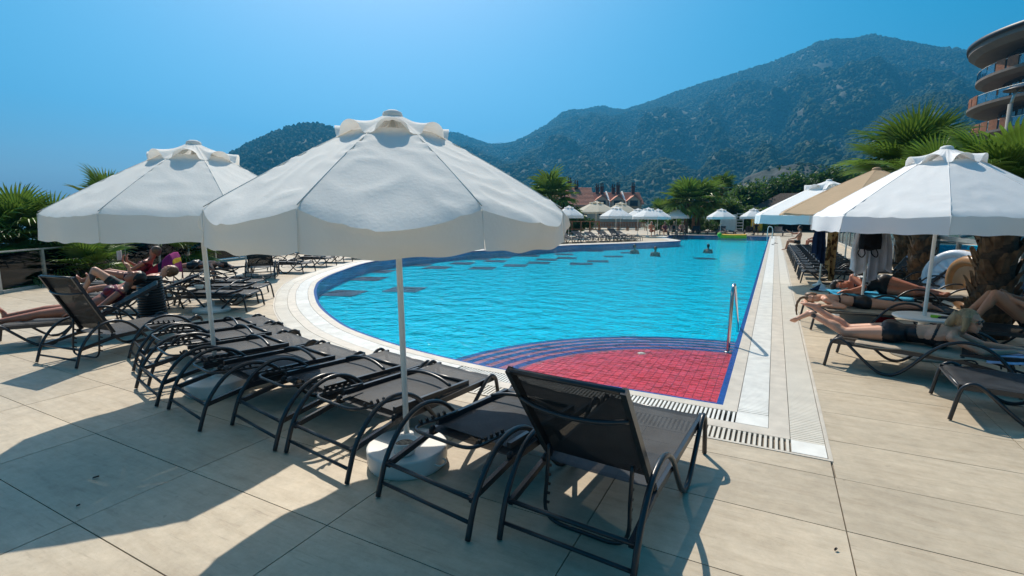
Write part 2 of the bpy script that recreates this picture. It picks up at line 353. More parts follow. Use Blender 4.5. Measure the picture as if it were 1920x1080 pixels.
# ---------------------------------------------------------------- mesh helpers
def link(o, parent=None):
    COL.objects.link(o)
    if parent is not None: o.parent = parent
    return o
def meta(o, label=None, cat=None, group=None, kind=None):
    if label: o['label'] = label
    if cat: o['category'] = cat
    if group: o['group'] = group
    if kind: o['kind'] = kind
    return o
def thing(name, label, cat, loc=(0, 0, 0), rz=0.0, group=None):
    o = bpy.data.objects.new(name, None)
    o.empty_display_size = 0.2
    COL.objects.link(o); o.location = loc; o.rotation_euler = (0, 0, rz)
    return meta(o, label, cat, group)
class MB:
    def __init__(s): s.v = []; s.f = []; s.mi = []; s.sm = []
    def add(s, vs, fs, mi=0, smooth=False):
        b = len(s.v); s.v.extend([tuple(v) for v in vs])
        for f in fs: s.f.append(tuple(b + i for i in f)); s.mi.append(mi); s.sm.append(smooth)
        return s
    def box(s, c, d, mi=0, rot=None):
        x, y, z = d[0] / 2, d[1] / 2, d[2] / 2
        vs = [Vector((i * x, j * y, k * z)) for i in (-1, 1) for j in (-1, 1) for k in (-1, 1)]
        if rot is not None: vs = [rot @ v for v in vs]
        vs = [v + Vector(c) for v in vs]
        return s.add(vs, [(0, 1, 3, 2), (4, 6, 7, 5), (0, 4, 5, 1), (2, 3, 7, 6), (0, 2, 6, 4), (1, 5, 7, 3)], mi)
    def beam(s, a, b, w, h, mi=0):
        a = Vector(a); b = Vector(b); d = b - a
        return s.box((a + b) / 2, (w, d.length, h), mi, d.to_track_quat('Y', 'Z').to_matrix())
    def tube(s, pts, r, n=8, mi=0, caps=True, closed=False):
        pts = [Vector(p) for p in pts]
        rr = r if isinstance(r, (list, tuple)) else [r] * len(pts)
        N = len(pts); rings = []
        up = None
        for i, p in enumerate(pts):
            if closed: t = pts[(i + 1) % N] - pts[i - 1]
            else: t = pts[min(i + 1, N - 1)] - pts[max(i - 1, 0)]
            if t.length < 1e-9: t = Vector((0, 0, 1))
            t.normalize()
            if up is None:
                up = Vector((1, 0, 0)) if abs(t.x) < 0.9 else Vector((0, 1, 0))
            up = (up - t * up.dot(t)); up.normalize()
            w = t.cross(up)
            rings.append([p + (up * math.cos(2 * math.pi * k / n) + w * math.sin(2 * math.pi * k / n)) * rr[i] for k in range(n)])
        vs = [v for r_ in rings for v in r_]
        fs = []
        for i in range(N if closed else N - 1):
            j = (i + 1) % N
            for k in range(n):
                fs.append((i * n + k, i * n + (k + 1) % n, j * n + (k + 1) % n, j * n + k))
        if caps and not closed:
            fs.append(tuple(range(n - 1, -1, -1))); fs.append(tuple((N - 1) * n + k for k in range(n)))
        return s.add(vs, fs, mi, True)
    def lathe(s, prof, n=24, c=(0, 0, 0), mi=0, sx=1.0, sy=1.0):
        vs = []; fs = []
        for (r, z) in prof:
            for k in range(n):
                a = 2 * math.pi * k / n
                vs.append((c[0] + r * math.cos(a) * sx, c[1] + r * math.sin(a) * sy, c[2] + z))
        for i in range(len(prof) - 1):
            for k in range(n):
                fs.append((i * n + k, i * n + (k + 1) % n, (i + 1) * n + (k + 1) % n, (i + 1) * n + k))
        if prof[0][0] > 1e-4: fs.append(tuple(range(n - 1, -1, -1)))
        if prof[-1][0] > 1e-4: fs.append(tuple((len(prof) - 1) * n + k for k in range(n)))
        return s.add(vs, fs, mi, True)
    def grid(s, fn, nu, nv, mi=0, smooth=True, wrap=False):
        vs = [fn(i / nu, j / nv) for j in range(nv + 1) for i in range(nu + 1)]
        fs = [(j * (nu + 1) + i, j * (nu + 1) + i + 1, (j + 1) * (nu + 1) + i + 1, (j + 1) * (nu + 1) + i) for j in range(nv) for i in range(nu)]
        return s.add(vs, fs, mi, smooth)
    def ell(s, c, ax, n=12, m=8, mi=0):
        c = Vector(c); ax = [Vector(a) for a in ax]; vs = [c - ax[2]]
        for j in range(1, m):
            t = -math.pi / 2 + math.pi * j / m
            for k in range(n):
                a = 2 * math.pi * k / n
                vs.append(c + ax[0] * math.cos(t) * math.cos(a) + ax[1] * math.cos(t) * math.sin(a) + ax[2] * math.sin(t))
        vs.append(c + ax[2]); fs = []
        for k in range(n): fs.append((0, 1 + (k + 1) % n, 1 + k))
        for j in range(m - 2):
            for k in range(n):
                a = 1 + j * n + k; b = 1 + j * n + (k + 1) % n
                fs.append((a, b, b + n, a + n))
        L = len(vs) - 1; o = 1 + (m - 2) * n
        for k in range(n): fs.append((o + k, o + (k + 1) % n, L))
        return s.add(vs, fs, mi, True)
    def prism(s, poly, z0, z1, mi=0):
        n = len(poly)
        vs = [(p[0], p[1], z0) for p in poly] + [(p[0], p[1], z1) for p in poly]
        fs = [tuple(range(n - 1, -1, -1)), tuple(range(n, 2 * n))] + [(i, (i + 1) % n, n + (i + 1) % n, n + i) for i in range(n)]
        return s.add(vs, fs, mi)
    def mesh(s, name, mats):
        me = bpy.data.meshes.new(name); me.from_pydata(s.v, [], s.f)
        if not isinstance(mats, (list, tuple)): mats = [mats]
        for m in mats: me.materials.append(M[m] if isinstance(m, str) else m)
        me.polygons.foreach_set('material_index', s.mi); me.polygons.foreach_set('use_smooth', s.sm)
        me.update()
        return me
    def build(s, name, mats, parent=None, loc=None, rz=None, kind=None):
        o = bpy.data.objects.new(name, s.mesh(name, mats)); link(o, parent)
        if loc is not None: o.location = loc
        if rz is not None: o.rotation_euler = (0, 0, rz)
        if kind: o['kind'] = kind
        return o
def place(name, me, parent=None, loc=(0, 0, 0), rot=(0, 0, 0), scale=None):
    o = bpy.data.objects.new(name, me); link(o, parent); o.location = loc; o.rotation_euler = rot
    if scale is not None: o.scale = scale if isinstance(scale, (tuple, list)) else (scale,) * 3
    return o
def copy_tree(o, parent=None):
    c = o.copy(); COL.objects.link(c); c.parent = parent
    for ch in o.children: copy_tree(ch, c)
    return c
def spline(pts, n=8, closed=False):
    pts = [Vector(p) for p in pts]; N = len(pts); out = []
    for i in range(N if closed else N - 1):
        if closed: p0, p1, p2, p3 = pts[i - 1], pts[i], pts[(i + 1) % N], pts[(i + 2) % N]
        else: p0, p1, p2, p3 = pts[max(i - 1, 0)], pts[i], pts[i + 1], pts[min(i + 2, N - 1)]
        for k in range(n):
            t = k / n
            out.append(0.5 * ((2 * p1) + (-p0 + p2) * t + (2 * p0 - 5 * p1 + 4 * p2 - p3) * t * t + (-p0 + 3 * p1 - 3 * p2 + p3) * t ** 3))
    if not closed: out.append(pts[-1])
    return out
def weld(o, bevel=0.0, seg=2):
    if bevel:
        b = o.modifiers.new('bevel', 'BEVEL'); b.width = bevel; b.segments = seg; b.limit_method = 'ANGLE'
    return o
ORD = ['first', 'second', 'third', 'fourth', 'fifth', 'sixth', 'seventh', 'eighth', 'ninth', 'tenth', 'eleventh', 'twelfth', 'thirteenth', 'fourteenth', 'fifteenth', 'sixteenth', 'seventeenth', 'eighteenth', 'nineteenth', 'twentieth']

# ================================================================ SETTING
# ---------------------------------------------------------------- pool outline (counter-clockwise, y = along the pool)
PX = -0.29; PY0 = 4.44; PY1 = 44.6
curve = [(-7.6, PY1), (-7.5, 41.5), (-7.0, 38.0), (-5.9, 35.6), (-5.4, 34.0), (-6.0, 32.4), (-7.6, 29.6), (-9.1, 27.3), (-10.2, 25.6), (-11.0, 22.8),
         (-12.1, 19.9), (-12.8, 16.7), (-12.6, 13.4), (-11.25, 10.6), (-10.1, 8.85), (-9.05, 7.75), (-8.13, 6.95), (-7.09, 6.15), (-6.05, 5.50), (-5.23, 5.08), (-4.15, 4.72), (-3.27, 4.53), (-2.58, PY0)]
OUT = []
def seg_pts(a, b, step):
    a = Vector(a); b = Vector(b); n = max(1, int((b - a).length / step)); return [a.lerp(b, i / n) for i in range(n)]
OUT += seg_pts((PX, PY0, 0), (PX, PY1, 0), 1.0)
OUT += seg_pts((PX, PY1, 0), (-7.6, PY1, 0), 1.0)
OUT += [Vector((p.x, p.y, 0)) for p in spline([(x, y, 0) for x, y in curve], 6)][:-1]
OUT += seg_pts((-2.58, PY0, 0), (PX, PY0, 0), 0.5)
NO = len(OUT)
NRM = []
for i in range(NO):
    a = (OUT[i] - OUT[i - 1]).normalized(); b = (OUT[(i + 1) % NO] - OUT[i]).normalized()
    na = Vector((a.y, -a.x, 0)); nb = Vector((b.y, -b.x, 0)); m = (na + nb); m.normalize()
    NRM.append(m / max(0.5, m.dot(na)))
def off(i, d): return OUT[i % NO] + NRM[i % NO] * d
CUM = [0.0]
for i in range(NO): CUM.append(CUM[-1] + (OUT[(i + 1) % NO] - OUT[i]).length)
def ring(name, d0, d1, z, mat, parent, thick=0.03, z1=None):
    b = MB(); z1 = z if z1 is None else z1
    vs = []; fs = []
    for i in range(NO):
        p = off(i, d0); q = off(i, d1)
        vs += [(p.x, p.y, z), (q.x, q.y, z1), (p.x, p.y, z - thick), (q.x, q.y, z1 - thick)]
    for i in range(NO):
        j = (i + 1) % NO; A = 4 * i; B = 4 * j
        fs += [(A, A + 1, B + 1, B), (A + 2, A, B, B + 2), (A + 1, A + 3, B + 3, B + 1)]
    b.add(vs, fs)
    return b.build(name, mat, parent)
def outline_poly(d): return [(off(i, d).x, off(i, d).y) for i in range(NO)]
def fill_mesh(name, outer, holes, z, mat):
    bm = bmesh.new(); edges = []
    for loop in [outer] + holes:
        vs = [bm.verts.new((x, y, z)) for x, y in loop]
        for i in range(len(vs)): edges.append(bm.edges.new((vs[i], vs[(i + 1) % len(vs)])))
    bmesh.ops.triangle_fill(bm, use_beauty=True, use_dissolve=False, edges=edges, normal=(0, 0, 1))
    for f in bm.faces:
        if f.normal.z < 0: f.normal_flip()
    me = bpy.data.meshes.new(name); bm.to_mesh(me); bm.free(); me.materials.append(M[mat] if isinstance(mat, str) else mat)
    return me

# ---------------------------------------------------------------- ground, sea
gb = MB()
gb.add([(-4800, -4800, -3.2), (4800, -4800, -3.2), (4800, 4800, -3.2), (-4800, 4800, -3.2)], [(0, 1, 2, 3)])
o = gb.build('ground', 'soil'); o['kind'] = 'structure'
M['sea'] = pbr('sea_water', (0.02, 0.10, 0.17), 0.12, var=0.2, scale=0.02, bump=0.5, bscale=0.8, world=True)
sb = MB()
sb.add([(-4700, -3000, -3.0), (-46, -3000, -3.0), (-46, 30, -3.0), (-130, 420, -3.0), (-700, 820, -3.0), (-4700, 900, -3.0)], [(0, 1, 2, 3, 4, 5)])
o = sb.build('sea', 'sea'); o['kind'] = 'structure'

# ---------------------------------------------------------------- deck
DX0, DX1, DY0, DY1 = -17.0, 3.28, -4.0, 66.0
FENCE = [(-13.2, -4.0), (-13.55, 2.2), (-14.15, 4.16), (-14.85, 5.15), (-15.4, 5.97), (-16.1, 7.35), (-17.0, 9.6), (-18.6, 15.0), (-19.6, 22.0), (-20.4, 30.0), (-24.0, 44.0), (-30.0, 66.0)]
deck_outer = [(DX1, DY0), (DX1, 40.0), (14.0, 40.0), (14.0, DY1)] + FENCE[::-1]
deck = bpy.data.objects.new('pool_deck', fill_mesh('pool_deck', deck_outer, [outline_poly(0.30)], -0.016, 'grout'))
link(deck); deck['kind'] = 'structure'
# retaining edge below the deck
eb = MB()
for i in range(len(deck_outer)):
    a = deck_outer[i]; b = deck_outer[(i + 1) % len(deck_outer)]
    eb.add([(a[0], a[1], -0.017), (b[0], b[1], -0.017), (b[0], b[1], -3.3), (a[0], a[1], -3.3)], [(0, 1, 2, 3)])
eb.build('deck_edge', 'wall_cream', deck)
TW, TH, GAP = 1.2, 0.6, 0.006
def inside(poly, x, y):
    c = False; n = len(poly); j = n - 1
    for i in range(n):
        xi, yi = poly[i]; xj, yj = poly[j]
        if (yi > y) != (yj > y) and x < (xj - xi) * (y - yi) / (yj - yi) + xi: c = not c
        j = i
    return c
def clip(poly, p, n):
    out = []
    for i in range(len(poly)):
        a = poly[i]; b = poly[(i + 1) % len(poly)]
        da = (a[0] - p[0]) * n[0] + (a[1] - p[1]) * n[1]; db = (b[0] - p[0]) * n[0] + (b[1] - p[1]) * n[1]
        if da >= 0: out.append(a)
        if (da >= 0) != (db >= 0):
            t = da / (da - db); out.append((a[0] + (b[0] - a[0]) * t, a[1] + (b[1] - a[1]) * t))
    return out
ONP = np.array([(p.x, p.y) for p in OUT])
MID = 0.73
full = MB().box((0, 0, -0.006), (TW - GAP, TH - GAP, 0.012)).mesh('deck_tile', 'tile')
tiles = []
ipoly = outline_poly(0.0); dpoly = deck_outer
for ix in range(-16, 4):
    for iy in range(-9, 75):
        cx = 0.43 + (ix - 0.5) * TW; cy = 3.48 + (iy + 0.5) * TH
        if cy > 46: continue
        cs = [(cx - TW / 2, cy - TH / 2), (cx + TW / 2, cy - TH / 2), (cx + TW / 2, cy + TH / 2), (cx - TW / 2, cy + TH / 2)]
        ins = [inside(dpoly, *c) for c in cs]
        if not any(ins): continue
        poly = [(cx + sx * (TW - GAP) / 2, cy + sy * (TH - GAP) / 2) for sx, sy in ((-1, -1), (1, -1), (1, 1), (-1, 1))]
        whole = True
        if not all(ins):
            whole = False
            # clip against fence segment / right edge
            if cx > 2: poly = clip(poly, (DX1, 0), (-1, 0))
            else:
                k = min(range(len(FENCE) - 1), key=lambda q: abs((FENCE[q][0] + FENCE[q + 1][0]) / 2 - cx) + abs((FENCE[q][1] + FENCE[q + 1][1]) / 2 - cy))
                a, b = FENCE[k], FENCE[k + 1]; nx, ny = (b[1] - a[1]), -(b[0] - a[0]); L = math.hypot(nx, ny)
                poly = clip(poly, a, (nx / L, ny / L))
        d2 = (ONP[:, 0] - cx) ** 2 + (ONP[:, 1] - cy) ** 2
        k = int(np.argmin(d2))
        if inside(ipoly, cx, cy) and d2[k] > 1.5 ** 2: continue
        if d2[k] < 2.2 ** 2:
            np_ = len(poly)
            for kk in (k - 1, k, k + 1):
                # half planes touching the outer edge of the drain bands
                kk %= NO
                q = off(kk, MID); nn = NRM[kk].normalized()
                if kk != k and NRM[kk].normalized().dot(NRM[k].normalized()) > 0.999: continue
                if kk != k: continue
                if abs(cx - PX) < 2 and cy < PY0 and (k < 2 or k >= NO - 2):
                    continue
                poly = clip(poly, q, nn)
            whole = whole and len(poly) == 4 and all(abs(poly[j][0] - cx) > TW / 2 - 0.01 and abs(poly[j][1] - cy) > TH / 2 - 0.01 for j in range(4))
        # front right corner: exact rectangular limits of the drain bands
        if cx > -3.2 and cx < 1.2 and cy < 6.0:
            xs = [p[0] for p in poly]; ys = [p[1] for p in poly]
            if poly and max(ys) > PY0 - MID and min(xs) < PX + MID - 0.001:
                if cx < 0.43: poly = clip(poly, (0, PY0 - MID), (0, -1))
                else: poly = clip(poly, (PX + MID, 0), (1, 0))
                whole = False
        if len(poly) < 3: continue
        tiles.append((cx * cx + cy * cy, cx, cy, poly, whole))
tiles.sort(key=lambda t: t[0])
def in_view(cx, cy):
    fw = -cx * ST + cy * CT; r = cx * CT + cy * ST
    return fw > 0.3 and abs(r) < fw * 1.12 + 1.2
seen = [t for t in tiles if in_view(t[1], t[2])]
rest = [t for t in tiles if not in_view(t[1], t[2])]
for t in seen[:300]:
    dz = random.uniform(-0.0006, 0.0006)
    if t[4]: place('deck_tile', full, deck, (t[1], t[2], dz))
    else: MB().prism([(p[0] - t[1], p[1] - t[2]) for p in t[3]], -0.012, 0.0).build('deck_tile', 'tile', deck, (t[1], t[2], dz))
b = MB()
for t in seen[300:] + rest:
    b.prism(t[3], -0.012, random.uniform(-0.0006, 0.0006))
b.build('deck_tile_field', 'tile_far', deck, kind='stuff')
fb = MB()
fb.add([(-30, 46.02, -0.004), (14, 46.02, -0.004), (14, 66, -0.004), (-30, 66, -0.004)], [(0, 1, 2, 3)])
fb.build('far_paving', 'tile_far', deck)

# ---------------------------------------------------------------- pool basin
pool = bpy.data.objects.new('swimming_pool', None); COL.objects.link(pool)
pool['kind'] = 'structure'
FLOOR = -0.36
link(bpy.data.objects.new('pool_floor', fill_mesh('pool_floor', outline_poly(0.0), [], FLOOR, 'pool_floor')), pool)
def pool_wall():
    b = MB(); vs = []; fs = []
    for i in range(NO):
        p = off(i, 0.0); vs += [(p.x, p.y, 0.0), (p.x, p.y, -0.05), (p.x, p.y, FLOOR - 0.01)]
    for i in range(NO):
        j = (i + 1) % NO
        b_ = [(3 * i, 3 * i + 1, 3 * j + 1, 3 * j), (3 * i + 1, 3 * i + 2, 3 * j + 2, 3 * j + 1)]
        fs += b_
    b.add(vs, fs); b.mi = [0, 1] * NO
    return b
M['wall_blue'] = pbr('blue_wall_mosaic', (0.008, 0.20, 0.42), 0.35, var=0.25, scale=9, world=True)
pool_wall().build('pool_wall', ['navy_tile', 'wall_blue'], pool)
ring('waterline_tile', -0.055, 0.0, -0.004, 'navy_tile', pool, 0.02)
ring('coping', 0.0, 0.115, 0.004, 'coping', pool, 0.06)
ring('coping_joint_strip', 0.35, 0.49, 0.004, 'coping', pool, 0.05)
ring('outer_joint_strip', 0.71, 0.735, 0.004, 'coping', pool, 0.05)
ring('drain_channel', 0.11, 0.355, -0.03, 'channel', pool, 0.01)
ring('drain_channel', 0.485, 0.715, -0.03, 'channel', pool, 0.01)
# grating slats, each a small bar across the channel; solid ribbed cover far away
def grate_slats(name, d0, d1, mat_i, mat):
    b = MB(); far = MB()
    for i in range(NO):
        p = OUT[i]; q = OUT[(i + 1) % NO]; L = (q - p).length
        near = ((p + q) / 2).length < 13.5
        t = (q - p).normalized()
        front = (p.y < 4.6 and p.x > -2.9 and i > 20)
        a0, a1, c0, c1 = off(i, d0), off(i, d1), off(i + 1, d0), off(i + 1, d1)
        if front: nn = Vector((0, -1, 0)); a0, a1, c0, c1 = p + nn * d0, p + nn * d1, q + nn * d0, q + nn * d1
        elif i < 12: nn = Vector((1, 0, 0)); a0, a1, c0, c1 = p + nn * d0, p + nn * d1, q + nn * d0, q + nn * d1
        if not near:
            far.add([(a0.x, a0.y, 0.002), (a1.x, a1.y, 0.002), (c1.x, c1.y, 0.002), (c0.x, c0.y, 0.002)], [(0, 1, 2, 3)])
            continue
        pitch = 0.034; w = 0.018 if front else 0.028
        n = max(1, int(round(L / pitch)))
        for k in range(n):
            u0 = (k + 0.5) / n - w / 2 / L; u1 = (k + 0.5) / n + w / 2 / L
            A = a0.lerp(c0, u0); B = a1.lerp(c1, u0); C = a1.lerp(c1, u1); D = a0.lerp(c0, u1)
            b.prism([(A.x, A.y), (B.x, B.y), (C.x, C.y), (D.x, D.y)], -0.018, 0.003)
    b.build(name, mat, pool, kind='stuff')
    far.build(name + '_cover', mat, pool)
grate_slats('inner_grate', 0.12, 0.345, 0, 'grate')
grate_slats('outer_grate', 0.495, 0.705, 0, 'grate2')
# white corner plates that close both channels
for d0, d1 in ((-0.002, 0.352), (0.352, 0.705)):
    w = 0.235 if d0 < 0.1 else 0.215; c = 0.2325 if d0 < 0.1 else 0.60
    MB().box((PX + c, PY0 - c, -0.0045), (w - 0.006, w - 0.006, 0.02)).build('corner_plate', 'grate', pool)
for d0, d1 in ((0.115, 0.35), (0.49, 0.71)):   # slats run on from the pool corner to each plate
    for hor in (True, False):
        b = MB(); n = int(round(d0 / 0.034))
        for k in range(n):
            u = (k + 0.5) / n * d0; w = 0.009 if hor else 0.014
            if hor: b.prism([(PX + u - w, PY0 - d1 + .004), (PX + u + w, PY0 - d1 + .004), (PX + u + w, PY0 - d0 - .004), (PX + u - w, PY0 - d0 - .004)], -0.018, 0.003)
            else: b.prism([(PX + d0 + .004, PY0 - u - w), (PX + d1 - .004, PY0 - u - w), (PX + d1 - .004, PY0 - u + w), (PX + d0 + .004, PY0 - u + w)], -0.018, 0.003)
        b.build('corner_grate', 'grate' if d0 < 0.2 else 'grate2', pool, kind='stuff')
# shallow red terrace with curved steps in the near right corner
def sector(r0, r1, z, n=48):
    vs = []; fs = []
    for k in range(n + 1):
        a = math.pi / 2 + (math.pi / 2) * k / n
        for r in (r0, r1): vs.append((PX - 0.003 + r * math.cos(a), PY0 + 0.003 + r * math.sin(a), z))
    for k in range(n): fs.append((2 * k, 2 * k + 2, 2 * k + 3, 2 * k + 1))
    return vs, fs
def red_mat():
    m, n, l = new_mat('red_terrace_mosaic')
    out = n.new('ShaderNodeOutputMaterial'); p = n.new('ShaderNodeBsdfPrincipled'); g = n.new('ShaderNodeNewGeometry')
    br = n.new('ShaderNodeTexBrick'); br.offset = 0.35
    br.inputs['Scale'].default_value = 1.0; br.inputs['Brick Width'].default_value = 0.075; br.inputs['Row Height'].default_value = 0.075; br.inputs['Mortar Size'].default_value = 0.005; br.inputs['Bias'].default_value = -0.2
    br.inputs['Color1'].default_value = (0.66, 0.045, 0.07, 1); br.inputs['Color2'].default_value = (0.78, 0.12, 0.15, 1); br.inputs['Mortar'].default_value = (0.10, 0.012, 0.05, 1)
    nz = n.new('ShaderNodeTexNoise'); nz.inputs['Scale'].default_value = 3.0; l.new(g.outputs['Position'], nz.inputs['Vector'])
    ad = n.new('ShaderNodeVectorMath'); ad.operation = 'MULTIPLY_ADD'; ad.inputs[1].default_value = (0.02, 0.02, 0); l.new(nz.outputs['Color'], ad.inputs[0]); l.new(g.outputs['Position'], ad.inputs[2])
    l.new(ad.outputs[0], br.inputs['Vector']); l.new(br.outputs['Color'], p.inputs['Base Color']); p.inputs['Roughness'].default_value = 0.35
    l.new(p.outputs[0], out.inputs['Surface']); return m
M['red_floor'] = red_mat()
vs, fs = sector(0.0, 2.2, -0.10)
tb = MB(); tb.add(vs, fs)
ter = tb.build('red_terrace', 'red_grout', pool)
RT = 0.078; rtiles = []
for i in range(30):
    for j in range(30):
        x = -(i + 0.5) * RT - 0.06; y = (j + 0.5) * RT + 0.02
        if math.hypot(abs(x) + RT / 2, y + RT / 2) < 2.2: rtiles.append((PX + x, PY0 + y))
rtiles.sort(key=lambda q: q[0] ** 2 + q[1] ** 2)
rtm = MB().box((0, 0, 0), (RT - 0.006, RT - 0.006, 0.006)).mesh('red_mosaic_tile', 'red_tile')
rq = random.Random(5)
for x, y in rtiles[:290]: place('red_mosaic_tile', rtm, ter, (x, y, -0.0985 + rq.uniform(-0.0008, 0.0008)), (0, 0, rq.uniform(-0.03, 0.03)))
rb_ = MB()
for x, y in rtiles[290:]: rb_.box((x, y, -0.0985 + rq.uniform(-0.0008, 0.0008)), (RT - 0.006, RT - 0.006, 0.006), 0, Matrix.Rotation(rq.uniform(-0.03, 0.03), 3, 'Z'))
rb_.build('red_mosaic_field', 'red_tile_field', ter, kind='stuff')
step_z = [-0.10, -0.122, -0.144, -0.166, -0.188]
r = 2.2
for k in range(5):
    z = step_z[k]; nose = 0.10; tread = 0.135
    sbm = MB(); vs, fs = sector(r, r + nose, z); sbm.add(vs, fs)
    zn = step_z[k + 1] if k < 4 else FLOOR
    vs, fs = sector(r + nose, r + nose + 0.0005, z)
    # riser
    for j in range(0, len(vs), 2): vs[j] = (vs[j + 1][0], vs[j + 1][1], zn)
    sbm.add(vs, fs)
    st = sbm.build('step_edge', 'navy_tile', pool)
    if k < 4:
        vs, fs = sector(r + nose + 0.001, r + nose + tread, zn); MB().add(vs, fs).build('step_tread', 'pink_tile', pool)
    r += nose + tread
    if k < 4: r -= 0.001
# light drain fitting on the terrace
d = G(1203, 662, -0.09)
dm = MB().lathe([(0.0, 0.012), (0.045, 0.012), (0.055, 0.0), (0.055, -0.004)], 14, (d.x, d.y, -0.10)); dm.build('floor_inlet', 'white_plastic', pool)
# pale cyan strip beside the right wall of the terrace
MB().box((PX - 0.03, PY0 + 1.12, -0.085), (0.05, 2.16, 0.03)).build('cyan_wall_strip', 'cyan_tile', pool)
# dark checker inlays on the pool floor (kept clear of the walls)
SQ = 0.92; ang = rad(18)
spots = []
for px in [(645, 550), (760, 543), (692, 523), (712, 509), (785, 497), (867, 494), (967, 498), (929, 490), (845, 487), (1025, 487), (940, 483), (780, 486), (994, 480), (1063, 484), (880, 480), (1121, 490), (1058, 477), (1116, 471), (1180, 474), (1322, 485), (820, 502), (905, 503), (1010, 493), (735, 499), (1090, 495), (805, 490), (960, 489), (900, 486), (1045, 481), (1150, 481)]:
    g = G(px[0], px[1], FLOOR)
    u = g.x * math.cos(ang) + g.y * math.sin(ang); v = -g.x * math.sin(ang) + g.y * math.cos(ang)
    if any(abs(u - a) < SQ * 1.01 and abs(v - b) < SQ * 1.01 for a, b, _, _ in spots): continue
    if not inside(outline_poly(0.1), g.x, g.y): continue
    spots.append((u, v, g.x, g.y))
spots = [(x, y) for _, _, x, y in spots]
sqm = MB().box((0, 0, 0), (SQ, SQ, 0.012)).mesh('dark_floor_tile', 'dark_tile')
for x, y in spots: place('dark_floor_tile', sqm, pool, (x, y, FLOOR + 0.006), (0, 0, ang))
# water
wo = bpy.data.objects.new('pool_water', fill_mesh('pool_water', outline_poly(-0.0015), [], -0.022, 'water'))
link(wo); wo['kind'] = 'structure'

# ---------------------------------------------------------------- mountains
def azel(px, py):
    d = ray(px, py); return math.atan2(d.x, d.y), d.z / math.hypot(d.x, d.y)
def mountain(name, sil, R0, R1, base, na, nt, seed, gully, mat, back=0.35):
    pts = sorted(azel(x, y) for x, y in sil); az = [p[0] for p in pts]; el = [p[1] for p in pts]
    b = MB(); NT = nt + int(nt * back)
    def fn(i, j):
        a = az[0] + (az[-1] - az[0]) * i / na
        e = float(np.interp(a, az, el))
        r1 = R1 * (1 + 0.07 * noise.noise(Vector((a * 5, seed, 0))))
        zr = CAM_H + e * r1
        t = j / nt
        R = R0 + (r1 - R0) * t
        x, y = math.sin(a) * R, math.cos(a) * R
        q = Vector((x / 260.0, y / 260.0, seed))
        g = noise.fractal(q, 0.9, 2.1, 5)
        rg = 1 - abs(noise.noise(Vector((a * 15 + 0.9 * g + 1.3 * t, t * 2.6 - a * 5, seed + 4)))) * 2
        if t <= 1:
            z = base + (zr - base) * (t ** 1.12) + (zr - base) * gully * (0.9 * g + 0.42 * (rg - 0.6)) * math.sin(math.pi * min(1, t)) ** 0.9 * (1 - 0.55 * t)
            z = max(z, base - 1)
            lim = CAM_H + (e - 0.004) * R if t < 0.97 else 1e9
            z = min(z, lim + 0) if e > 0.02 else z
            z += R1 * 0.0018 * noise.noise(Vector((x / 30.0, y / 30.0, seed))) + (2.2 * noise.fractal(Vector((x / 14.0, y / 14.0, seed)), 0.7, 2.2, 4) if mat == 'rock' else 0.0) 
        else:
            z = base + (zr - base) * max(0.0, 1 - (t - 1) * 1.6)
        return (x, y, z)
    b.grid(lambda u, v: fn(round(u * na), round(v * NT)), na, NT)
    o = b.build(name, mat); o['kind'] = 'structure'
    return o
M['mount'] = pbr('mountain_ground', (0.055, 0.062, 0.032), 0.95, var=0.4, scale=0.03, world=True, col2=(0.105, 0.10, 0.09), c2lo=0.58, c2hi=0.70)
M['rock'] = pbr('rocky_hill', (0.07, 0.066, 0.058), 0.95, var=0.7, scale=0.16, world=True, col2=(0.022, 0.03, 0.016), c2lo=0.40, c2hi=0.56)
main_sil = [(-350, 420), (300, 400), (600, 330), (700, 290), (760, 262), (820, 249), (850, 249), (880, 258), (905, 268), (930, 272), (960, 268), (985, 258), (1010, 243), (1030, 232), (1052, 213), (1070, 207), (1095, 207), (1115, 201), (1132, 200), (1150, 205), (1170, 207), (1200, 198), (1240, 183), (1290, 166), (1340, 150), (1400, 131), (1440, 120), (1480, 104), (1510, 92), (1535, 79), (1570, 74), (1600, 74), (1625, 68), (1640, 66), (1665, 71), (1700, 79), (1760, 90), (1800, 92), (1830, 104), (1900, 120), (2000, 140), (2150, 150), (2400, 170)]
mt = mountain('mountain', main_sil, 520, 1750, -4, 420, 120, 3.1, 0.27, 'mount')
left_sil = [(150, 395), (250, 370), (330, 335), (400, 303), (432, 290), (455, 278), (480, 266), (505, 252), (530, 244), (560, 236), (580, 233), (600, 234), (625, 243), (650, 260), (690, 285), (740, 315), (800, 350), (860, 378), (930, 398)]
hl = mountain('hill', left_sil, 420, 980, -4, 200, 70, 8.4, 0.24, 'mount')
mid_sil = [(1380, 398), (1450, 372), (1520, 330), (1570, 290), (1610, 255), (1640, 232), (1670, 205), (1700, 188), (1740, 177), (1780, 176), (1830, 190), (1900, 205), (2000, 210), (2200, 230)]
hm = mountain('wooded_ridge', mid_sil, 400, 900, -4, 200, 70, 5.2, 0.24, 'mount')
rock_sil = [(1330, 400), (1346, 385), (1358, 366), (1372, 352), (1384, 346), (1398, 334), (1412, 331), (1428, 322), (1444, 320), (1465, 311), (1490, 309), (1520, 306), (1560, 315), (1620, 335), (1700, 360), (1850, 380)]
hr = mountain('rocky_hill', rock_sil, 260, 420, -4, 260, 70, 2.7, 0.30, 'rock')
far_sil = [(860, 300), (900, 276), (918, 270), (938, 266), (955, 271), (985, 285), (1040, 305)]
hf = mountain('distant_peak', far_sil, 2600, 3600, -4, 60, 20, 9.9, 0.1, 'mount')

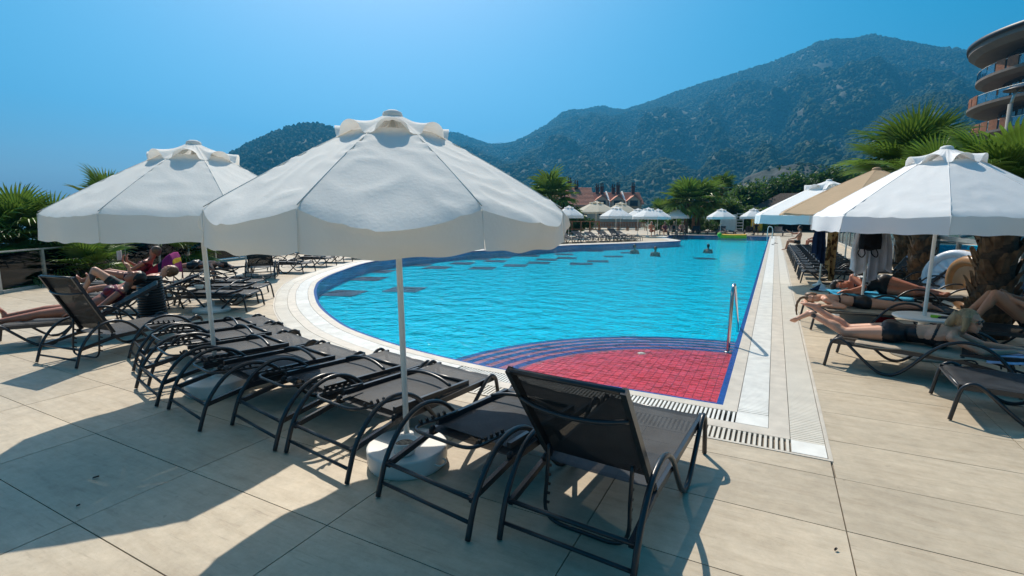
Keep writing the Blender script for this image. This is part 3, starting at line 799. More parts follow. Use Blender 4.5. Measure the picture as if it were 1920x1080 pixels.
# woods on the slopes: nobody could count these trees
def tree_blob(seed, tall):
    bm = bmesh.new(); bmesh.ops.create_icosphere(bm, subdivisions=2, radius=1.0)
    for v in bm.verts:
        n_ = noise.fractal(v.co * 1.9 + Vector((seed, 0, 0)), 1.0, 2.0, 3)
        v.co *= 1 + 0.42 * n_
        v.co.z = v.co.z * tall * (1.0 if v.co.z > 0 else 0.8)
        if v.co.z > 0: v.co.x *= 1 - 0.25 * v.co.z / tall; v.co.y *= 1 - 0.25 * v.co.z / tall
    me = bpy.data.meshes.new('wood_tree'); bm.to_mesh(me); bm.free()
    return me
M['wood_leaf'] = pbr('woodland_leaf', (0.046, 0.070, 0.028), 0.9, var=0.30, scale=1.3, rand=0.20, spec=0.1)
def forest(name, target, density, smin, smax, seed, label, rocklo, rockhi, tall=1.25):
    me = bpy.data.meshes.new(name); o = bpy.data.objects.new(name, me); link(o)
    meta(o, label, 'woodland', kind='stuff')
    tm = tree_blob(seed, tall); tm.materials.append(M['wood_leaf'])
    src = bpy.data.objects.new('woodland_tree', tm)
    ng = bpy.data.node_groups.new(name, 'GeometryNodeTree')
    ng.interface.new_socket('Geometry', in_out='INPUT', socket_type='NodeSocketGeometry')
    ng.interface.new_socket('Geometry', in_out='OUTPUT', socket_type='NodeSocketGeometry')
    N = ng.nodes; L = ng.links
    go = N.new('NodeGroupOutput')
    oi = N.new('GeometryNodeObjectInfo'); oi.inputs['Object'].default_value = target
    dp = N.new('GeometryNodeDistributePointsOnFaces'); dp.inputs['Density'].default_value = density; dp.inputs['Seed'].default_value = int(seed * 10)
    pos = N.new('GeometryNodeInputPosition'); nz = N.new('ShaderNodeTexNoise'); nz.inputs['Scale'].default_value = 0.012; nz.inputs['Detail'].default_value = 8
    mr = N.new('ShaderNodeMapRange'); mr.inputs['From Min'].default_value = rocklo; mr.inputs['From Max'].default_value = rockhi; mr.inputs['To Min'].default_value = density; mr.inputs['To Max'].default_value = density * 0.05
    L.new(pos.outputs[0], nz.inputs['Vector']); L.new(nz.outputs['Fac'] if 'Fac' in nz.outputs else nz.outputs[0], mr.inputs['Value']); L.new(mr.outputs[0], dp.inputs['Density'])
    ip = N.new('GeometryNodeInstanceOnPoints')
    so = N.new('GeometryNodeObjectInfo'); so.inputs['Object'].default_value = src; so.inputs['As Instance'].default_value = True
    rv = N.new('FunctionNodeRandomValue'); rv.data_type = 'FLOAT'
    fi = [s for s in rv.inputs if s.type == 'VALUE']; fi[0].default_value = smin; fi[1].default_value = smax
    rr = N.new('FunctionNodeRandomValue'); rr.data_type = 'FLOAT_VECTOR'
    vi = [s for s in rr.inputs if s.type == 'VECTOR']; vi[0].default_value = (-0.1, -0.1, 0); vi[1].default_value = (0.1, 0.1, 6.28)
    L.new(oi.outputs['Geometry'], dp.inputs['Mesh']); L.new(dp.outputs['Points'], ip.inputs['Points']); L.new(so.outputs['Geometry'], ip.inputs['Instance'])
    L.new([s for s in rv.outputs if s.type == 'VALUE'][0], ip.inputs['Scale']); L.new([s for s in rr.outputs if s.type == 'VECTOR'][0], ip.inputs['Rotation'])
    L.new(ip.outputs[0], go.inputs[0])
    md = o.modifiers.new('scatter', 'NODES'); md.node_group = ng
    return o
forest('mountain_forest', mt, 0.021, 2.4, 5.2, 1.3, 'pine woods covering the big mountain behind the pool', 0.59, 0.66)
forest('hill_forest', hl, 0.018, 2.6, 5.2, 2.3, 'dark pine woods on the hill behind the front umbrella', 0.66, 0.75)
forest('ridge_forest', hm, 0.018, 2.6, 5.0, 4.1, 'green woods on the nearer ridge below the big mountain', 0.66, 0.75, 1.05)
forest('scrub', hr, 0.09, 0.8, 2.4, 6.6, 'low dark scrub dotted over the grey rocky hill', 0.56, 0.70, 0.8)

# ---------------------------------------------------------------- haze
hz = MB().box((0, 1100, 444), (9560, 7000, 897))
M['haze'], hn, hlk = new_mat('haze_air')
ho = hn.new('ShaderNodeOutputMaterial'); hv = hn.new('ShaderNodeVolumePrincipled')
hv.inputs['Color'].default_value = (0.07, 0.50, 1.0, 1)
hv.inputs['Density'].default_value = 0.00033
hv.inputs['Anisotropy'].default_value = 0.35
hlk.new(hv.outputs[0], ho.inputs['Volume'])
haze = hz.build('haze', [M['haze']]); haze['kind'] = 'stuff'
meta(haze, 'thin blue summer haze filling the air over the bay', 'haze')

# ================================================================ SUN LOUNGERS
# local frame: head-end (rear) legs at y = 0, foot end at y = 1.47, x = +-0.31, ground at z = 0
LW = 0.31; LL = 1.47; SEAT = 0.275
def side_tube(sx):
    """one continuous bent tube: foot leg, loop, valley on the ground, arm rest arch, rear leg"""
    prof = [(1.50, 0.008), (1.485, 0.10), (1.465, 0.22), (1.44, 0.285), (1.385, 0.315), (1.325, 0.285), (1.25, 0.215), (1.13, 0.10), (1.04, 0.032), (0.965, 0.014), (0.89, 0.034), (0.81, 0.105),
            (0.72, 0.215), (0.63, 0.325), (0.53, 0.405), (0.41, 0.442), (0.29, 0.425), (0.19, 0.365), (0.11, 0.275), (0.06, 0.19), (0.028, 0.10), (0.0, 0.008)]
    pts = spline([(sx * (LW + 0.028), y, z) for y, z in prof], 3)
    return MB().tube(pts, 0.0155, 8)
def seat_rail(sx):
    b = MB(); b.beam((sx * LW, 1.47, SEAT), (sx * LW, 0.40, SEAT - 0.02), 0.026, 0.042)
    b.beam((sx * LW, 0.41, SEAT - 0.022), (sx * LW, 0.055, 0.185), 0.024, 0.034)
    return b
def seat_sling():
    def fn(u, v):
        x = (u - 0.5) * 2 * (LW - 0.008); y = 0.40 + v * 1.075
        sag = 0.02 * (1 - (2 * u - 1) ** 2) * (0.4 + 0.6 * math.sin(math.pi * v))
        roll = max(0, v - 0.965) / 0.035
        return (x, y, SEAT + 0.022 - 0.02 * (1 - v) - sag - 0.03 * roll ** 2)
    return MB().grid(fn, 10, 26)
BL = 0.74
def back_parts(angle):
    """back rest in its own frame: hinge at origin, running along +y; angle turns it about x"""
    fr = MB()
    for sx in (-1, 1): fr.beam((sx * (LW - 0.032), 0.0, 0), (sx * (LW - 0.032), BL, 0), 0.026, 0.036)
    fr.tube([(-(LW - 0.03), BL - 0.01, 0), (LW - 0.03, BL - 0.01, 0)], 0.014, 8)
    sl = MB().grid(lambda u, v: ((u - 0.5) * 2 * (LW - 0.045), 0.01 + v * (BL - 0.015), 0.016 - 0.022 * (1 - (2 * u - 1) ** 2) * math.sin(math.pi * v)), 10, 18)
    # bowed bar behind the sling near the top
    bar = MB().tube(spline([(-(LW - 0.04), BL * 0.74, -0.02), (-LW * 0.5, BL * 0.745 , -0.055), (0, BL * 0.75, -0.07), (LW * 0.5, BL * 0.745, -0.055), (LW - 0.04, BL * 0.74, -0.02)], 4), 0.013, 8)
    return fr, sl, bar
def bracket_mb():
    """U-shaped prop with notched teeth; origin at its pivots, hanging along -y"""
    w = LW - 0.085
    b = MB().tube(spline([(-w, 0, 0), (-w, -0.18, 0), (-w, -0.34, 0), (-w + 0.06, -0.40, 0), (0, -0.405, 0), (w - 0.06, -0.40, 0), (w, -0.34, 0), (w, -0.18, 0), (w, 0, 0)], 4), 0.0105, 7)
    t = MB().box((0, 0, -0.017), (0.014, 0.014, 0.034), 0, Matrix.Rotation(rad(-25), 3, 'X'))
    return b, t
LM = {}
def lounger_meshes():
    LM['tube_l'] = side_tube(-1).mesh('side_tube', 'frame'); LM['tube_r'] = side_tube(1).mesh('side_tube', 'frame')
    LM['rail_l'] = seat_rail(-1).mesh('seat_rail', 'frame'); LM['rail_r'] = seat_rail(1).mesh('seat_rail', 'frame')
    LM['sling'] = seat_sling().mesh('seat_sling', 'sling')
    LM['bar_lo'] = MB().tube([(-LW - 0.028, 0.026, 0.085), (LW + 0.028, 0.026, 0.085)], 0.011, 7).mesh('cross_bar', 'frame')
    LM['bar_hi'] = MB().tube([(-LW - 0.028, 0.062, 0.19), (LW + 0.028, 0.062, 0.19)], 0.0125, 7).mesh('cross_bar', 'frame')
    LM['bar_ft'] = MB().tube([(-LW, 1.455, SEAT - 0.005), (LW, 1.455, SEAT - 0.005)], 0.013, 7).mesh('cross_bar', 'frame')
    h = MB()
    for sx in (-1, 1): h.lathe([(0.0, -0.012), (0.024, -0.012), (0.026, 0.0), (0.024, 0.012), (0.0, 0.012)], 10, (0, 0, 0))
    LM['knuckle'] = MB().ell((0, 0, 0), ((0.016, 0, 0), (0, 0.028, 0), (0, 0, 0.028)), 8, 6).mesh('hinge_knuckle', 'plastic')
    fr, sl, bar = back_parts(0); LM['bf'] = fr.mesh('back_frame', 'frame'); LM['bs'] = sl.mesh('back_sling', 'sling'); LM['bb'] = bar.mesh('bowed_bar', 'frame')
    b, t = bracket_mb(); LM['br'] = b.mesh('prop_bracket', 'frame'); LM['bt'] = t.mesh('notch_tooth', 'plastic')
    # light version for the far rows
    a = MB(); 
    for sx in (-1, 1): 
        a.tube([(sx * (LW + 0.02), y, z) for y, z in [(1.5, 0), (1.46, 0.24), (1.38, 0.31), (1.25, 0.215), (1.04, 0.03), (0.96, 0.012), (0.85, 0.06), (0.63, 0.32), (0.41, 0.442), (0.2, 0.37), (0.06, 0.19), (0, 0)]], 0.016, 5)
        a.beam((sx * LW, 1.47, SEAT), (sx * LW, 0.40, SEAT - 0.02), 0.026, 0.042); a.beam((sx * LW, 0.4, SEAT - 0.02), (sx * LW, 0.06, 0.18), 0.024, 0.034)
    a.tube([(-LW, 0.03, 0.09), (LW, 0.03, 0.09)], 0.011, 5)
    LM['far_frame'] = a.mesh('frame', 'frame')
lounger_meshes()
HINGE_Y = 0.43
def lounger(label, loc, heading, pose='folded', group=None, lite=False, recl=60):
    """heading: 2d direction from head end to foot end"""
    rz = math.atan2(-heading[0], heading[1])
    t = thing('sun_lounger', label, 'sun lounger', (loc[0], loc[1], 0), rz, group)
    if lite:
        place('frame', LM['far_frame'], t)
    else:
        for k in ('tube_l', 'tube_r'): place('side_tube', LM[k], t)
        for k in ('rail_l', 'rail_r'): place('seat_rail', LM[k], t)
        for k in ('bar_lo', 'bar_hi', 'bar_ft'): place('cross_bar', LM[k], t)
        for sx in (-1, 1): place('hinge_knuckle', LM['knuckle'], t, (sx * (LW - 0.008), HINGE_Y - 0.02, SEAT))
    place('seat_sling', LM['sling'], t)
    if pose == 'folded':      # back rest folded forward over the seat, its back side up
        bk = place('back_rest', LM['bf'], t, (0, HINGE_Y, SEAT + 0.045), (rad(1.0), rad(180), 0))
    else:                     # raised by recl degrees above flat, leaning towards the head end
        bk = place('back_rest', LM['bf'], t, (0, HINGE_Y, SEAT + 0.02), (rad(recl), 0, rad(180)))
    place('back_sling', LM['bs'], bk)
    place('bowed_bar', LM['bb'], bk)
    if not lite:
        if pose == 'folded': br = place('prop_bracket', LM['br'], t, (0, HINGE_Y + 0.13, SEAT + 0.085), (rad(4), rad(180), 0))
        else:
            rc = rad(recl); hp = Vector((0, HINGE_Y - 0.17 * math.cos(rc) - 0.03 * math.sin(rc), SEAT + 0.02 + 0.17 * math.sin(rc) - 0.03 * math.cos(rc)))
            br = place('prop_bracket', LM['br'], t, hp, (rad(84) if recl > 20 else rad(15), 0, 0))
        for sx in (-1, 1):
            for k in range(5): place('notch_tooth', LM['bt'], br, (sx * (LW - 0.085), -0.12 - k * 0.05, 0))
    return t
def unit(x, y):
    L = math.hypot(x, y); return (x / L, y / L)
# front row along the near edge of the pool ((rear-left), (rear-right), foot-right corner)
lounger('black mesh lounger with raised back rest nearest the camera, by the red pool corner', (-0.775, 1.965), unit(0.11, 1.41), 'up', recl=54)
rowg = 'folded loungers along the near pool edge'
row = [((-1.58, 1.955), (0.14, 0.99)), ((-2.51, 2.07), (0.15, 0.985)), ((-3.27, 2.17), (0.19, 0.98)), ((-4.04, 2.12), (0.20, 0.98)), ((-4.86, 2.26), (0.24, 0.97)), ((-5.48, 2.52), (0.27, 0.96)), ((-6.06, 2.74), (0.30, 0.95))]
names = ['folded black lounger beside the raised one, with the white umbrella base under its side', 'folded black lounger just left of the front umbrella pole',
         'folded black lounger, second to the left of the front umbrella pole', 'folded black lounger standing over the base of the left umbrella',
         'folded black lounger just left of the left umbrella base', 'folded black lounger, second to the left of the left umbrella base', 'folded black lounger at the far left end of the near pool row']
for (p, h), nm in zip(row, names): lounger(nm, p, unit(*h), 'folded', rowg)
# raised empty chair on the left
lounger('black lounger with raised back rest standing alone in front of the woman in red', (-6.76, 2.33), unit(-0.13, 0.99), 'up', recl=64)
# second row by the left curve of the pool
side_g = 'loungers along the left curve of the pool'
for (f, h, lab) in [((-7.95, 5.50), (0.86, 0.51), 'folded black lounger beside the low white umbrella base by the pool curve'),
                    ((-8.55, 6.15), (0.86, 0.51), 'folded black lounger second along the pool curve, behind the low umbrella base')]:
    hu = unit(*h); lounger(lab, (f[0] - hu[0] * LL, f[1] - hu[1] * LL), hu, 'folded', side_g)
hu = unit(0.9, 0.43); lounger('black lounger under the jumble of arm rests behind the dark basket', (-10.6, 5.9), hu, 'folded', side_g)
hu = unit(-0.75, 0.66); lounger('lounger with raised dark back rest turned away at the pool curve', (-11.45, 8.15), hu, 'up', side_g, recl=52)
for (f, lab) in [((-11.7, 9.85), 'folded lounger by the pool curve just past the raised dark back rest'), ((-12.5, 11.4), 'folded lounger by the pool curve under the hem of the front umbrella'),
                 ((-13.1, 12.7), 'lounger at the pool curve, partly behind the front umbrella hem'), ((-13.4, 14.2), 'farthest lounger seen under the front umbrella hem')]:
    hu = unit(0.93, 0.36); lounger(lab, (f[0] - hu[0] * LL, f[1] - hu[1] * LL), hu, 'folded', side_g, lite=(f[0] < -13))
# right-hand side
R1A = Vector((0.965, -0.26, 0)).normalized(); R1O = Vector((0.69, 6.51, 0))
def lounger_from_foot(label, o, a, pose, group=None, recl=20, lite=False):
    p = o + a * LL; return lounger(label, (p.x, p.y), (-a.x, -a.y), pose, group, lite, recl)
lounger_from_foot('lounger carrying the blonde woman in a black swimsuit', R1O, R1A, 'flat', recl=6)
GA = Vector((0.985, 0.17, 0)).normalized(); GO = Vector((0.52, 8.42, 0))
lounger_from_foot('lounger on which the girl with a ponytail lies', GO, GA, 'flat', recl=2)
SA = Vector((0.985, 0.10, 0)).normalized(); SO = Vector((0.98, 10.15, 0))
lounger_from_foot('lounger with blue towel under the woman in a printed swimsuit', SO, SA, 'flat', recl=2)
lounger_from_foot('empty dark lounger cut by the right edge of the photo, in full sun', Vector((1.37, 5.27, 0)), Vector((1, -0.04, 0)), 'flat', recl=4)
lounger_from_foot('lounger of the sitting person at the right edge', Vector((2.0, 7.85, 0)), Vector((1, -0.05, 0)), 'flat', recl=35)
rg = 'row of loungers along the right side of the pool'
for k in range(13):
    y = 13.75 + k * 0.98
    lounger_from_foot('folded dark lounger in the right pool row, %s counted from the nearest' % ORD[k], Vector((0.66 - 0.006 * k, y + 0.3, 0)), Vector((1, random.uniform(-0.03, 0.03), 0)).normalized(), 'folded' , rg, lite=(k > 6))
lounger_from_foot('lounger with raised back rest and a blue patterned towel by the palm trunk', Vector((1.75, 14.7, 0)), Vector((1, 0.25, 0)).normalized(), 'up', recl=55)
lounger_from_foot('lounger with grey raised back rest left of the white inflatable ring', Vector((1.75, 12.6, 0)), Vector((1, 0.16, 0)).normalized(), 'up', recl=48)
lounger_from_foot('lounger draped with a beige towel in front of the inflatable rings', Vector((1.75, 10.75, 0)), Vector((1, -0.04, 0)).normalized(), 'flat', recl=10)
# far end row and peninsula rows
fg = 'loungers along the far end of the pool'
for k in range(11):
    x = -6.2 + k * 0.72
    lounger('dark lounger at the far pool end, %s from the left' % ORD[k], (x, 47.3), (random.uniform(-0.05, 0.05), -1), 'folded' if k % 3 else 'up', fg, lite=True, recl=35)
pg = 'loungers crowded on the terrace left of the far pool'
pen = spline([(-11.6, 24.9, 0), (-10.6, 27.0, 0), (-9.2, 29.3, 0), (-7.9, 31.4, 0), (-7.1, 33.0, 0)], 5)
for k in range(19):
    p = pen[min(k, len(pen) - 1)]; q = pen[min(k + 1, len(pen) - 1)]; 
    if k >= len(pen) - 1: p = Vector((-7.4 - 0.15 * (k - 19), 34.0 + 0.6 * (k - 19), 0)); q = p + Vector((0.5, 0.8, 0))
    t = (q - p).normalized(); h = (t.y, -t.x)
    s = -1.75 if k % 2 == 0 else -1.6
    lounger('dark lounger on the far left terrace, %s along the pool edge' % ORD[k], (p.x + h[0] * (s - 0.2), p.y + h[1] * (s - 0.2)), (h[0], h[1]), 'up' if k % 2 else 'folded', pg, lite=True, recl=random.choice([30, 42, 24]))

# ================================================================ UMBRELLAS
def umbrella(label, x, y, R=1.02, za=2.22, zr=1.64, val=0.18, rot=242, tilt=(0, 0), mat='umb', sag=0.04, sagvar=0.0, nu=10, ns=14, vents=True, seed=0, base='disc', group=None, pole_r=0.019, panels=8, cap=0.30, wr=0.006, table=False):
    t = thing('parasol', label, 'parasol', (x, y, 0), 0, group)
    rng = random.Random(seed)
    T = lambda p: (p[0] + tilt[0] * p[2], p[1] + tilt[1] * p[2], p[2])
    da = 2 * math.pi / panels; r0 = 0.055
    sags = [sag * (1 + sagvar * rng.uniform(-1, 1)) for _ in range(panels)]
    skew = [rng.uniform(0.35, 0.65) for _ in range(panels)]
    def rim(s):  # height profile along a rib
        return za - 0.045 - (za - 0.045 - zr) * s + 0.018 * math.sin(math.pi * s)
    def surf(k, u, s, drop=0.0):
        a0 = rad(rot) + k * da; a1 = a0 + da
        r = r0 + (R - r0) * s
        p = Vector((math.cos(a0), math.sin(a0), 0)).lerp(Vector((math.cos(a1), math.sin(a1), 0)), u) * r
        z = rim(s)
        w = 4 * u * (1 - u) if abs(skew[k] - .5) < .02 else ((1 - abs(u - skew[k]) / (skew[k] if u < skew[k] else 1 - skew[k])) ** 1.0 * 0.55 + 4 * u * (1 - u) * 0.45)
        bl = sags[k] * w * (0.12 * s ** 2 + 0.88 * s ** 6)      # slack cloth bellies outwards and down between the ribs
        p = p * (1 + 0.72 * bl / max(r, 0.2)); z -= 0.52 * bl
        nz = noise.fractal(Vector((p.x * 5 + seed, p.y * 5, k * 3.1)), 1.0, 2.0, 4)
        cr_ = 1 - abs(noise.noise(Vector((u * 2.2 + 1.6 * s + k * 7.7, s * 5.0 - 2.2 * u, seed))))
        nz = 0.14 * nz + 1.2 * (max(0, cr_ - 0.70) / 0.30) ** 2.2 * (0.4 + 0.6 * s)
        edge = math.exp(-((min(u, 1 - u)) / 0.10) ** 2)
        z += wr * nz * (0.35 + s) * (1 - edge) + wr * 0.8 * edge * math.sin(s * 60 + k) * max(0, math.sin(s * 9 + seed + k))
        return p, z
    b = MB()
    for k in range(panels):
        def fn(u, s, k=k):
            ss = 0.20 + 0.80 * s if vents else s
            p, z = surf(k, u, ss)
            e = max(0, (ss - 0.955) / 0.045); z -= 0.012 * e * e   # rolled hem
            return T((p.x, p.y, z))
        b.grid(fn, nu, ns)
    cn = b.build('canopy', mat, t)
    v = MB()
    for k in range(panels):
        def fv(u, s, k=k):
            p, z = surf(k, u, 1.0)
            p0_ = Vector((math.cos(rad(rot) + k * da), math.sin(rad(rot) + k * da), 0)).lerp(Vector((math.cos(rad(rot) + (k + 1) * da), math.sin(rad(rot) + (k + 1) * da), 0)), u) * R
            p = p.lerp(p0_, 0.75 * s ** 0.6)
            a = rad(rot) + (k + u) * da
            q = p * (1.0 + 0.012 * s) 
            zb = zr - 0.012 - val - sags[k] * 0.16 * 4 * u * (1 - u) + 0.006 * math.sin(u * 17 + k + seed)
            zz = (z - 0.012) * (1 - s) + zb * s
            bul = 0.012 * math.sin(u * 9 + k * 2 + seed) * s + sags[k] * 0.12 * math.sin(math.pi * s) * 4 * u * (1 - u)
            n = Vector((math.cos(rad(rot) + (k + .5) * da), math.sin(rad(rot) + (k + .5) * da), 0))
            q = q + n * bul
            return T((q.x, q.y, zz))
        v.grid(fv, nu, 5)
    v.build('valance', mat, cn)
    # seams along the ribs
    sm = MB()
    for k in range(panels):
        a = rad(rot) + k * da
        sm.tube([T((math.cos(a) * (r0 + (R - r0) * s), math.sin(a) * (r0 + (R - r0) * s), rim(s) + 0.001)) for s in (0.2 if vents else 0.02, 0.4, 0.6, 0.8, 1.0)], 0.003, 4)
        sm.tube([T((math.cos(a) * R * 1.004, math.sin(a) * R * 1.004, zr - 0.012)), T((math.cos(a) * R * 1.014, math.sin(a) * R * 1.014, zr - 0.012 - val))], 0.002, 4)
    sm.build('seam', mat, cn)
    if vents:
        c = MB(); rc = cap
        for k in range(panels):
            def fc(u, s, k=k):
                a0 = rad(rot) + k * da
                ss = 0.0 + rc * s
                p, z = surf(k, u, max(0.0, ss))
                r = r0 + (R - r0) * ss
                p = Vector((math.cos(a0), math.sin(a0), 0)).lerp(Vector((math.cos(a0 + da), math.sin(a0 + da), 0)), u)
                arch = 0.0
                q = abs(u - 0.5) / 0.36
                if q < 1: arch = math.sqrt(1 - q * q)
                z = rim(ss) + 0.006 + arch * 0.082 * (R / 1.02) * s ** 2.2 + 0.004 * math.sin(u * 25 + k) * (1 - s) * s * 3
                p = p * (r * (1 + 0.05 * arch * s * s))
                return T((p.x, p.y, z))
            c.grid(fc, 14, 8)
        vc = c.build('vent_cap', mat, t)
    fin = MB().lathe([(0.0, 0.03), (0.03, 0.03), (0.055, 0.018), (0.062, 0.0), (0.055, -0.012)], 14, T((0, 0, za - 0.035)))
    fin.build('crown_disc', mat, t)
    ob = MB().tube([T((0, 0, 0.06)), T((0, 0, 0.8)), T((0, 0, za - 0.05))], pole_r, 12); ob.build('pole', 'white_metal', t)
    hz = za - 0.62 * (za - zr) - 0.12
    hub = MB().lathe([(0.02, -0.05), (0.04, -0.04), (0.042, 0.03), (0.024, 0.05)], 12, T((0, 0, hz))); hub.build('hub', 'white_metal', t)
    for k in range(panels):
        a = rad(rot) + k * da; d = Vector((math.cos(a), math.sin(a), 0))
        rb = MB(); A = d * 0.05; B = d * (R - 0.01)
        rb.beam(T((A.x, A.y, rim(0.0) - 0.025)), T((B.x, B.y, rim(1.0) - 0.022)), 0.014, 0.02)
        rbo = rb.build('rib', 'white_metal', t)
        sb_ = MB(); C = d * (R * 0.52); D = d * 0.04
        sb_.beam(T((D.x, D.y, hz)), T((C.x, C.y, rim(0.5) - 0.035)), 0.012, 0.016); sb_.build('strut', 'white_metal', rbo)
    if base == 'disc':
        MB().lathe([(0.0, 0.0), (0.246, 0.0), (0.250, 0.004), (0.258, 0.03), (0.260, 0.108), (0.2595, 0.114), (0.254, 0.121), (0.247, 0.1225), (0.24, 0.123), (0.06, 0.133), (0.048, 0.135), (0.046, 0.14), (0.044, 0.195), (0.040, 0.199), (0.022, 0.20)], 44).build('base', 'white_plastic', t)
        hdl = MB()
        for s_ in (-1, 1): hdl.tube(spline([(s_ * 0.255, -0.045, 0.06), (s_ * 0.285, -0.03, 0.05), (s_ * 0.285, 0.03, 0.05), (s_ * 0.255, 0.045, 0.06)], 3), 0.006, 6)
        hdl.build('carry_handle', 'white_plastic', t)
    elif base == 'low':
        MB().lathe([(0.0, 0.0), (0.27, 0.0), (0.285, 0.015), (0.285, 0.05), (0.25, 0.075), (0.06, 0.10), (0.05, 0.18), (0.024, 0.185)], 32).build('base', 'white_plastic', t)
    else:
        MB().lathe([(0.0, 0.0), (0.14, 0.0), (0.15, 0.02), (0.06, 0.06), (0.03, 0.12), (0.022, 0.13)], 20).build('base', 'white_metal', t)
    return t
fgp = 'white parasols with scalloped vents'
umbrella('big off-white parasol with sagging hem in front of the pool', -2.04, 2.42, 1.02, 2.235, 1.645, 0.185, 242, (-0.022, 0.008), 'umb', 0.20, 0.40, 26, 34, seed=3, wr=0.009, group=fgp)
umbrella('off-white parasol at the left, partly behind the front one', -4.47, 2.67, 1.06, 2.265, 1.63, 0.20, 250, (-0.055, 0.022), 'umb', 0.06, 0.4, 20, 26, seed=9, wr=0.007, group=fgp)
umbrella('big white parasol at the right, cut by the photo edge', 1.58, 7.15, 1.19, 2.36, 1.61, 0.17, 262, (0.008, -0.01), 'umb_w', 0.035, 0.4, 18, 24, seed=12, base='low', group=fgp, wr=0.008, cap=0.26)
umbrella('tan parasol without vents between two white ones at the right', 1.28, 9.35, 1.30, 2.33, 1.66, 0.03, 250, (0.01, 0), 'umb_b', 0.05, 0.3, 12, 14, vents=False, seed=15, base='disc')
umbrella('white parasol farther along the right pool side, left of the tan one', 1.0, 13.4, 1.50, 2.42, 1.64, 0.20, 255, (0.006, 0), 'umb_w', 0.04, 0.4, 12, 16, seed=18, base='post', group=fgp)
umbrella('white parasol on the bare white post behind the right loungers', 1.77, 16.4, 1.30, 2.34, 1.66, 0.18, 250, (0.004, 0), 'umb_w', 0.04, 0.4, 8, 10, seed=21, base='post', group=fgp)
umbrella('white parasol hidden mostly behind others on the right side', 2.05, 21.5, 1.30, 2.30, 1.66, 0.18, 250, (0.006, 0), 'umb_w', 0.04, 0.4, 8, 10, seed=22, base='post', group=fgp)
# poles whose canopies stand out of sight behind the near parasols on the left
umbrella('parasol mostly hidden behind the front one, on a low white base', -8.35, 5.00, 1.0, 2.0, 1.50, 0.16, 250, (-0.02, 0), 'umb', 0.03, 0.4, 10, 12, seed=25, base='low', group=fgp)
umbrella('white parasol behind the left one, above the sunburnt sunbather', -12.25, 8.35, 1.0, 2.0, 1.50, 0.16, 250, (-0.02, 0), 'umb', 0.03, 0.4, 10, 12, seed=26, base='low', group=fgp)
far_u = [(1350, 441, 390.5, 'white parasol at the far pool end, left of the two', 1.14), (1410, 440.5, 390, 'white parasol at the far pool end, right of the two', 1.10), (1066, 447, 385, 'white parasol on the far terrace next to the front parasol edge', 1.05),
         (1154, 446, 386.5, 'white parasol above the dark loungers, second on the far terrace', 1.24), (1214, 444, 388.5, 'broad white parasol in the middle of the far terrace cluster', 1.28), (1195, 441, 390, 'white parasol peeking out left behind the broad terrace one', 1.2),
         (1232, 440.5, 391, 'white parasol peeking out right behind the broad terrace one', 1.1), (1267, 437.5, 391, 'white parasol above the seated group at the far side', 1.15)]
for i, (px, pb, pt, lab, R) in enumerate(far_u):
    p = G(px, pb); fw = -p.x * ST + p.y * CT
    za = at_fwd(px, pt, fw).z
    umbrella(lab, p.x, p.y, R, za, za - 0.70, 0.20, 240 + 7 * i, (0, 0), 'umb_w', 0.03, 0.4, 6, 8, seed=30 + i, base='post', group=fgp)
for px, pb, pt, lab, R in [(1117, 430, 376, 'large cream double-roof market parasol over the wooden benches', 2.75), (1163, 429, 378, 'large cream market parasol behind the terrace, right of its twin', 2.3)]:
    p = G(px, pb); fw = -p.x * ST + p.y * CT; za = at_fwd(px, pt, fw).z
    umbrella(lab, p.x, p.y, R, za, za - 1.35, 0.16, 250, (0, 0), 'umb_c', 0.04, 0.3, 6, 8, vents=True, seed=50, base='post', pole_r=0.045)

# ================================================================ SMALL POOLSIDE THINGS
def bowl(label, x, y, z, r=0.075, h=0.075, group=None):
    t = thing('ashtray_bowl', label, 'ashtray', (x, y, z), 0, group)
    MB().lathe([(0.0, 0.0), (r * 0.68, 0.0), (r * 0.78, h * 0.15), (r, h * 0.95), (r, h), (r * 0.9, h), (r * 0.86, h * 0.75), (0.0, h * 0.70)], 22).build('bowl', 'white_plastic', t)
    MB().lathe([(0.0, h * 0.72), (r * 0.85, h * 0.72), (r * 0.85, h * 0.74), (0, h * 0.745)], 16).build('ash_fill', 'ash', t)
    return t
bowl('white ashtray bowl on the base of the front parasol', -1.96, 2.30, 0.131, 0.082, 0.085)
bowl('white ashtray bowl on the tiles beside the left woman\'s lounger', *G(66, 643)[:2], 0.0)
bowl('white ashtray bowl hanging by the pole of the low umbrella base', -8.30, 4.80, 0.42, 0.07, 0.06)
bowl('white ashtray cup on the base beside the sunburnt sunbather', -12.1, 8.2, 0.06)
# woven basket
p = G(288, 600)
t = thing('woven_basket', 'tall black ringed rattan basket behind the left loungers', 'basket', (p.x, p.y, 0))
for k in range(17):
    z = 0.02 + k * 0.04; r = 0.185 - 0.03 * (k / 16.0)
    MB().tube([(r * math.cos(a), r * math.sin(a), z) for a in [2 * math.pi * i / 20 for i in range(20)]], 0.014, 6, closed=True).build('rattan_ring', 'dark_bin', t)
MB().lathe([(0.0, 0.01), (0.165, 0.01), (0.14, 0.68), (0.13, 0.68), (0.13, 0.05), (0.0, 0.05)], 20).build('liner', 'dark_bin', t)
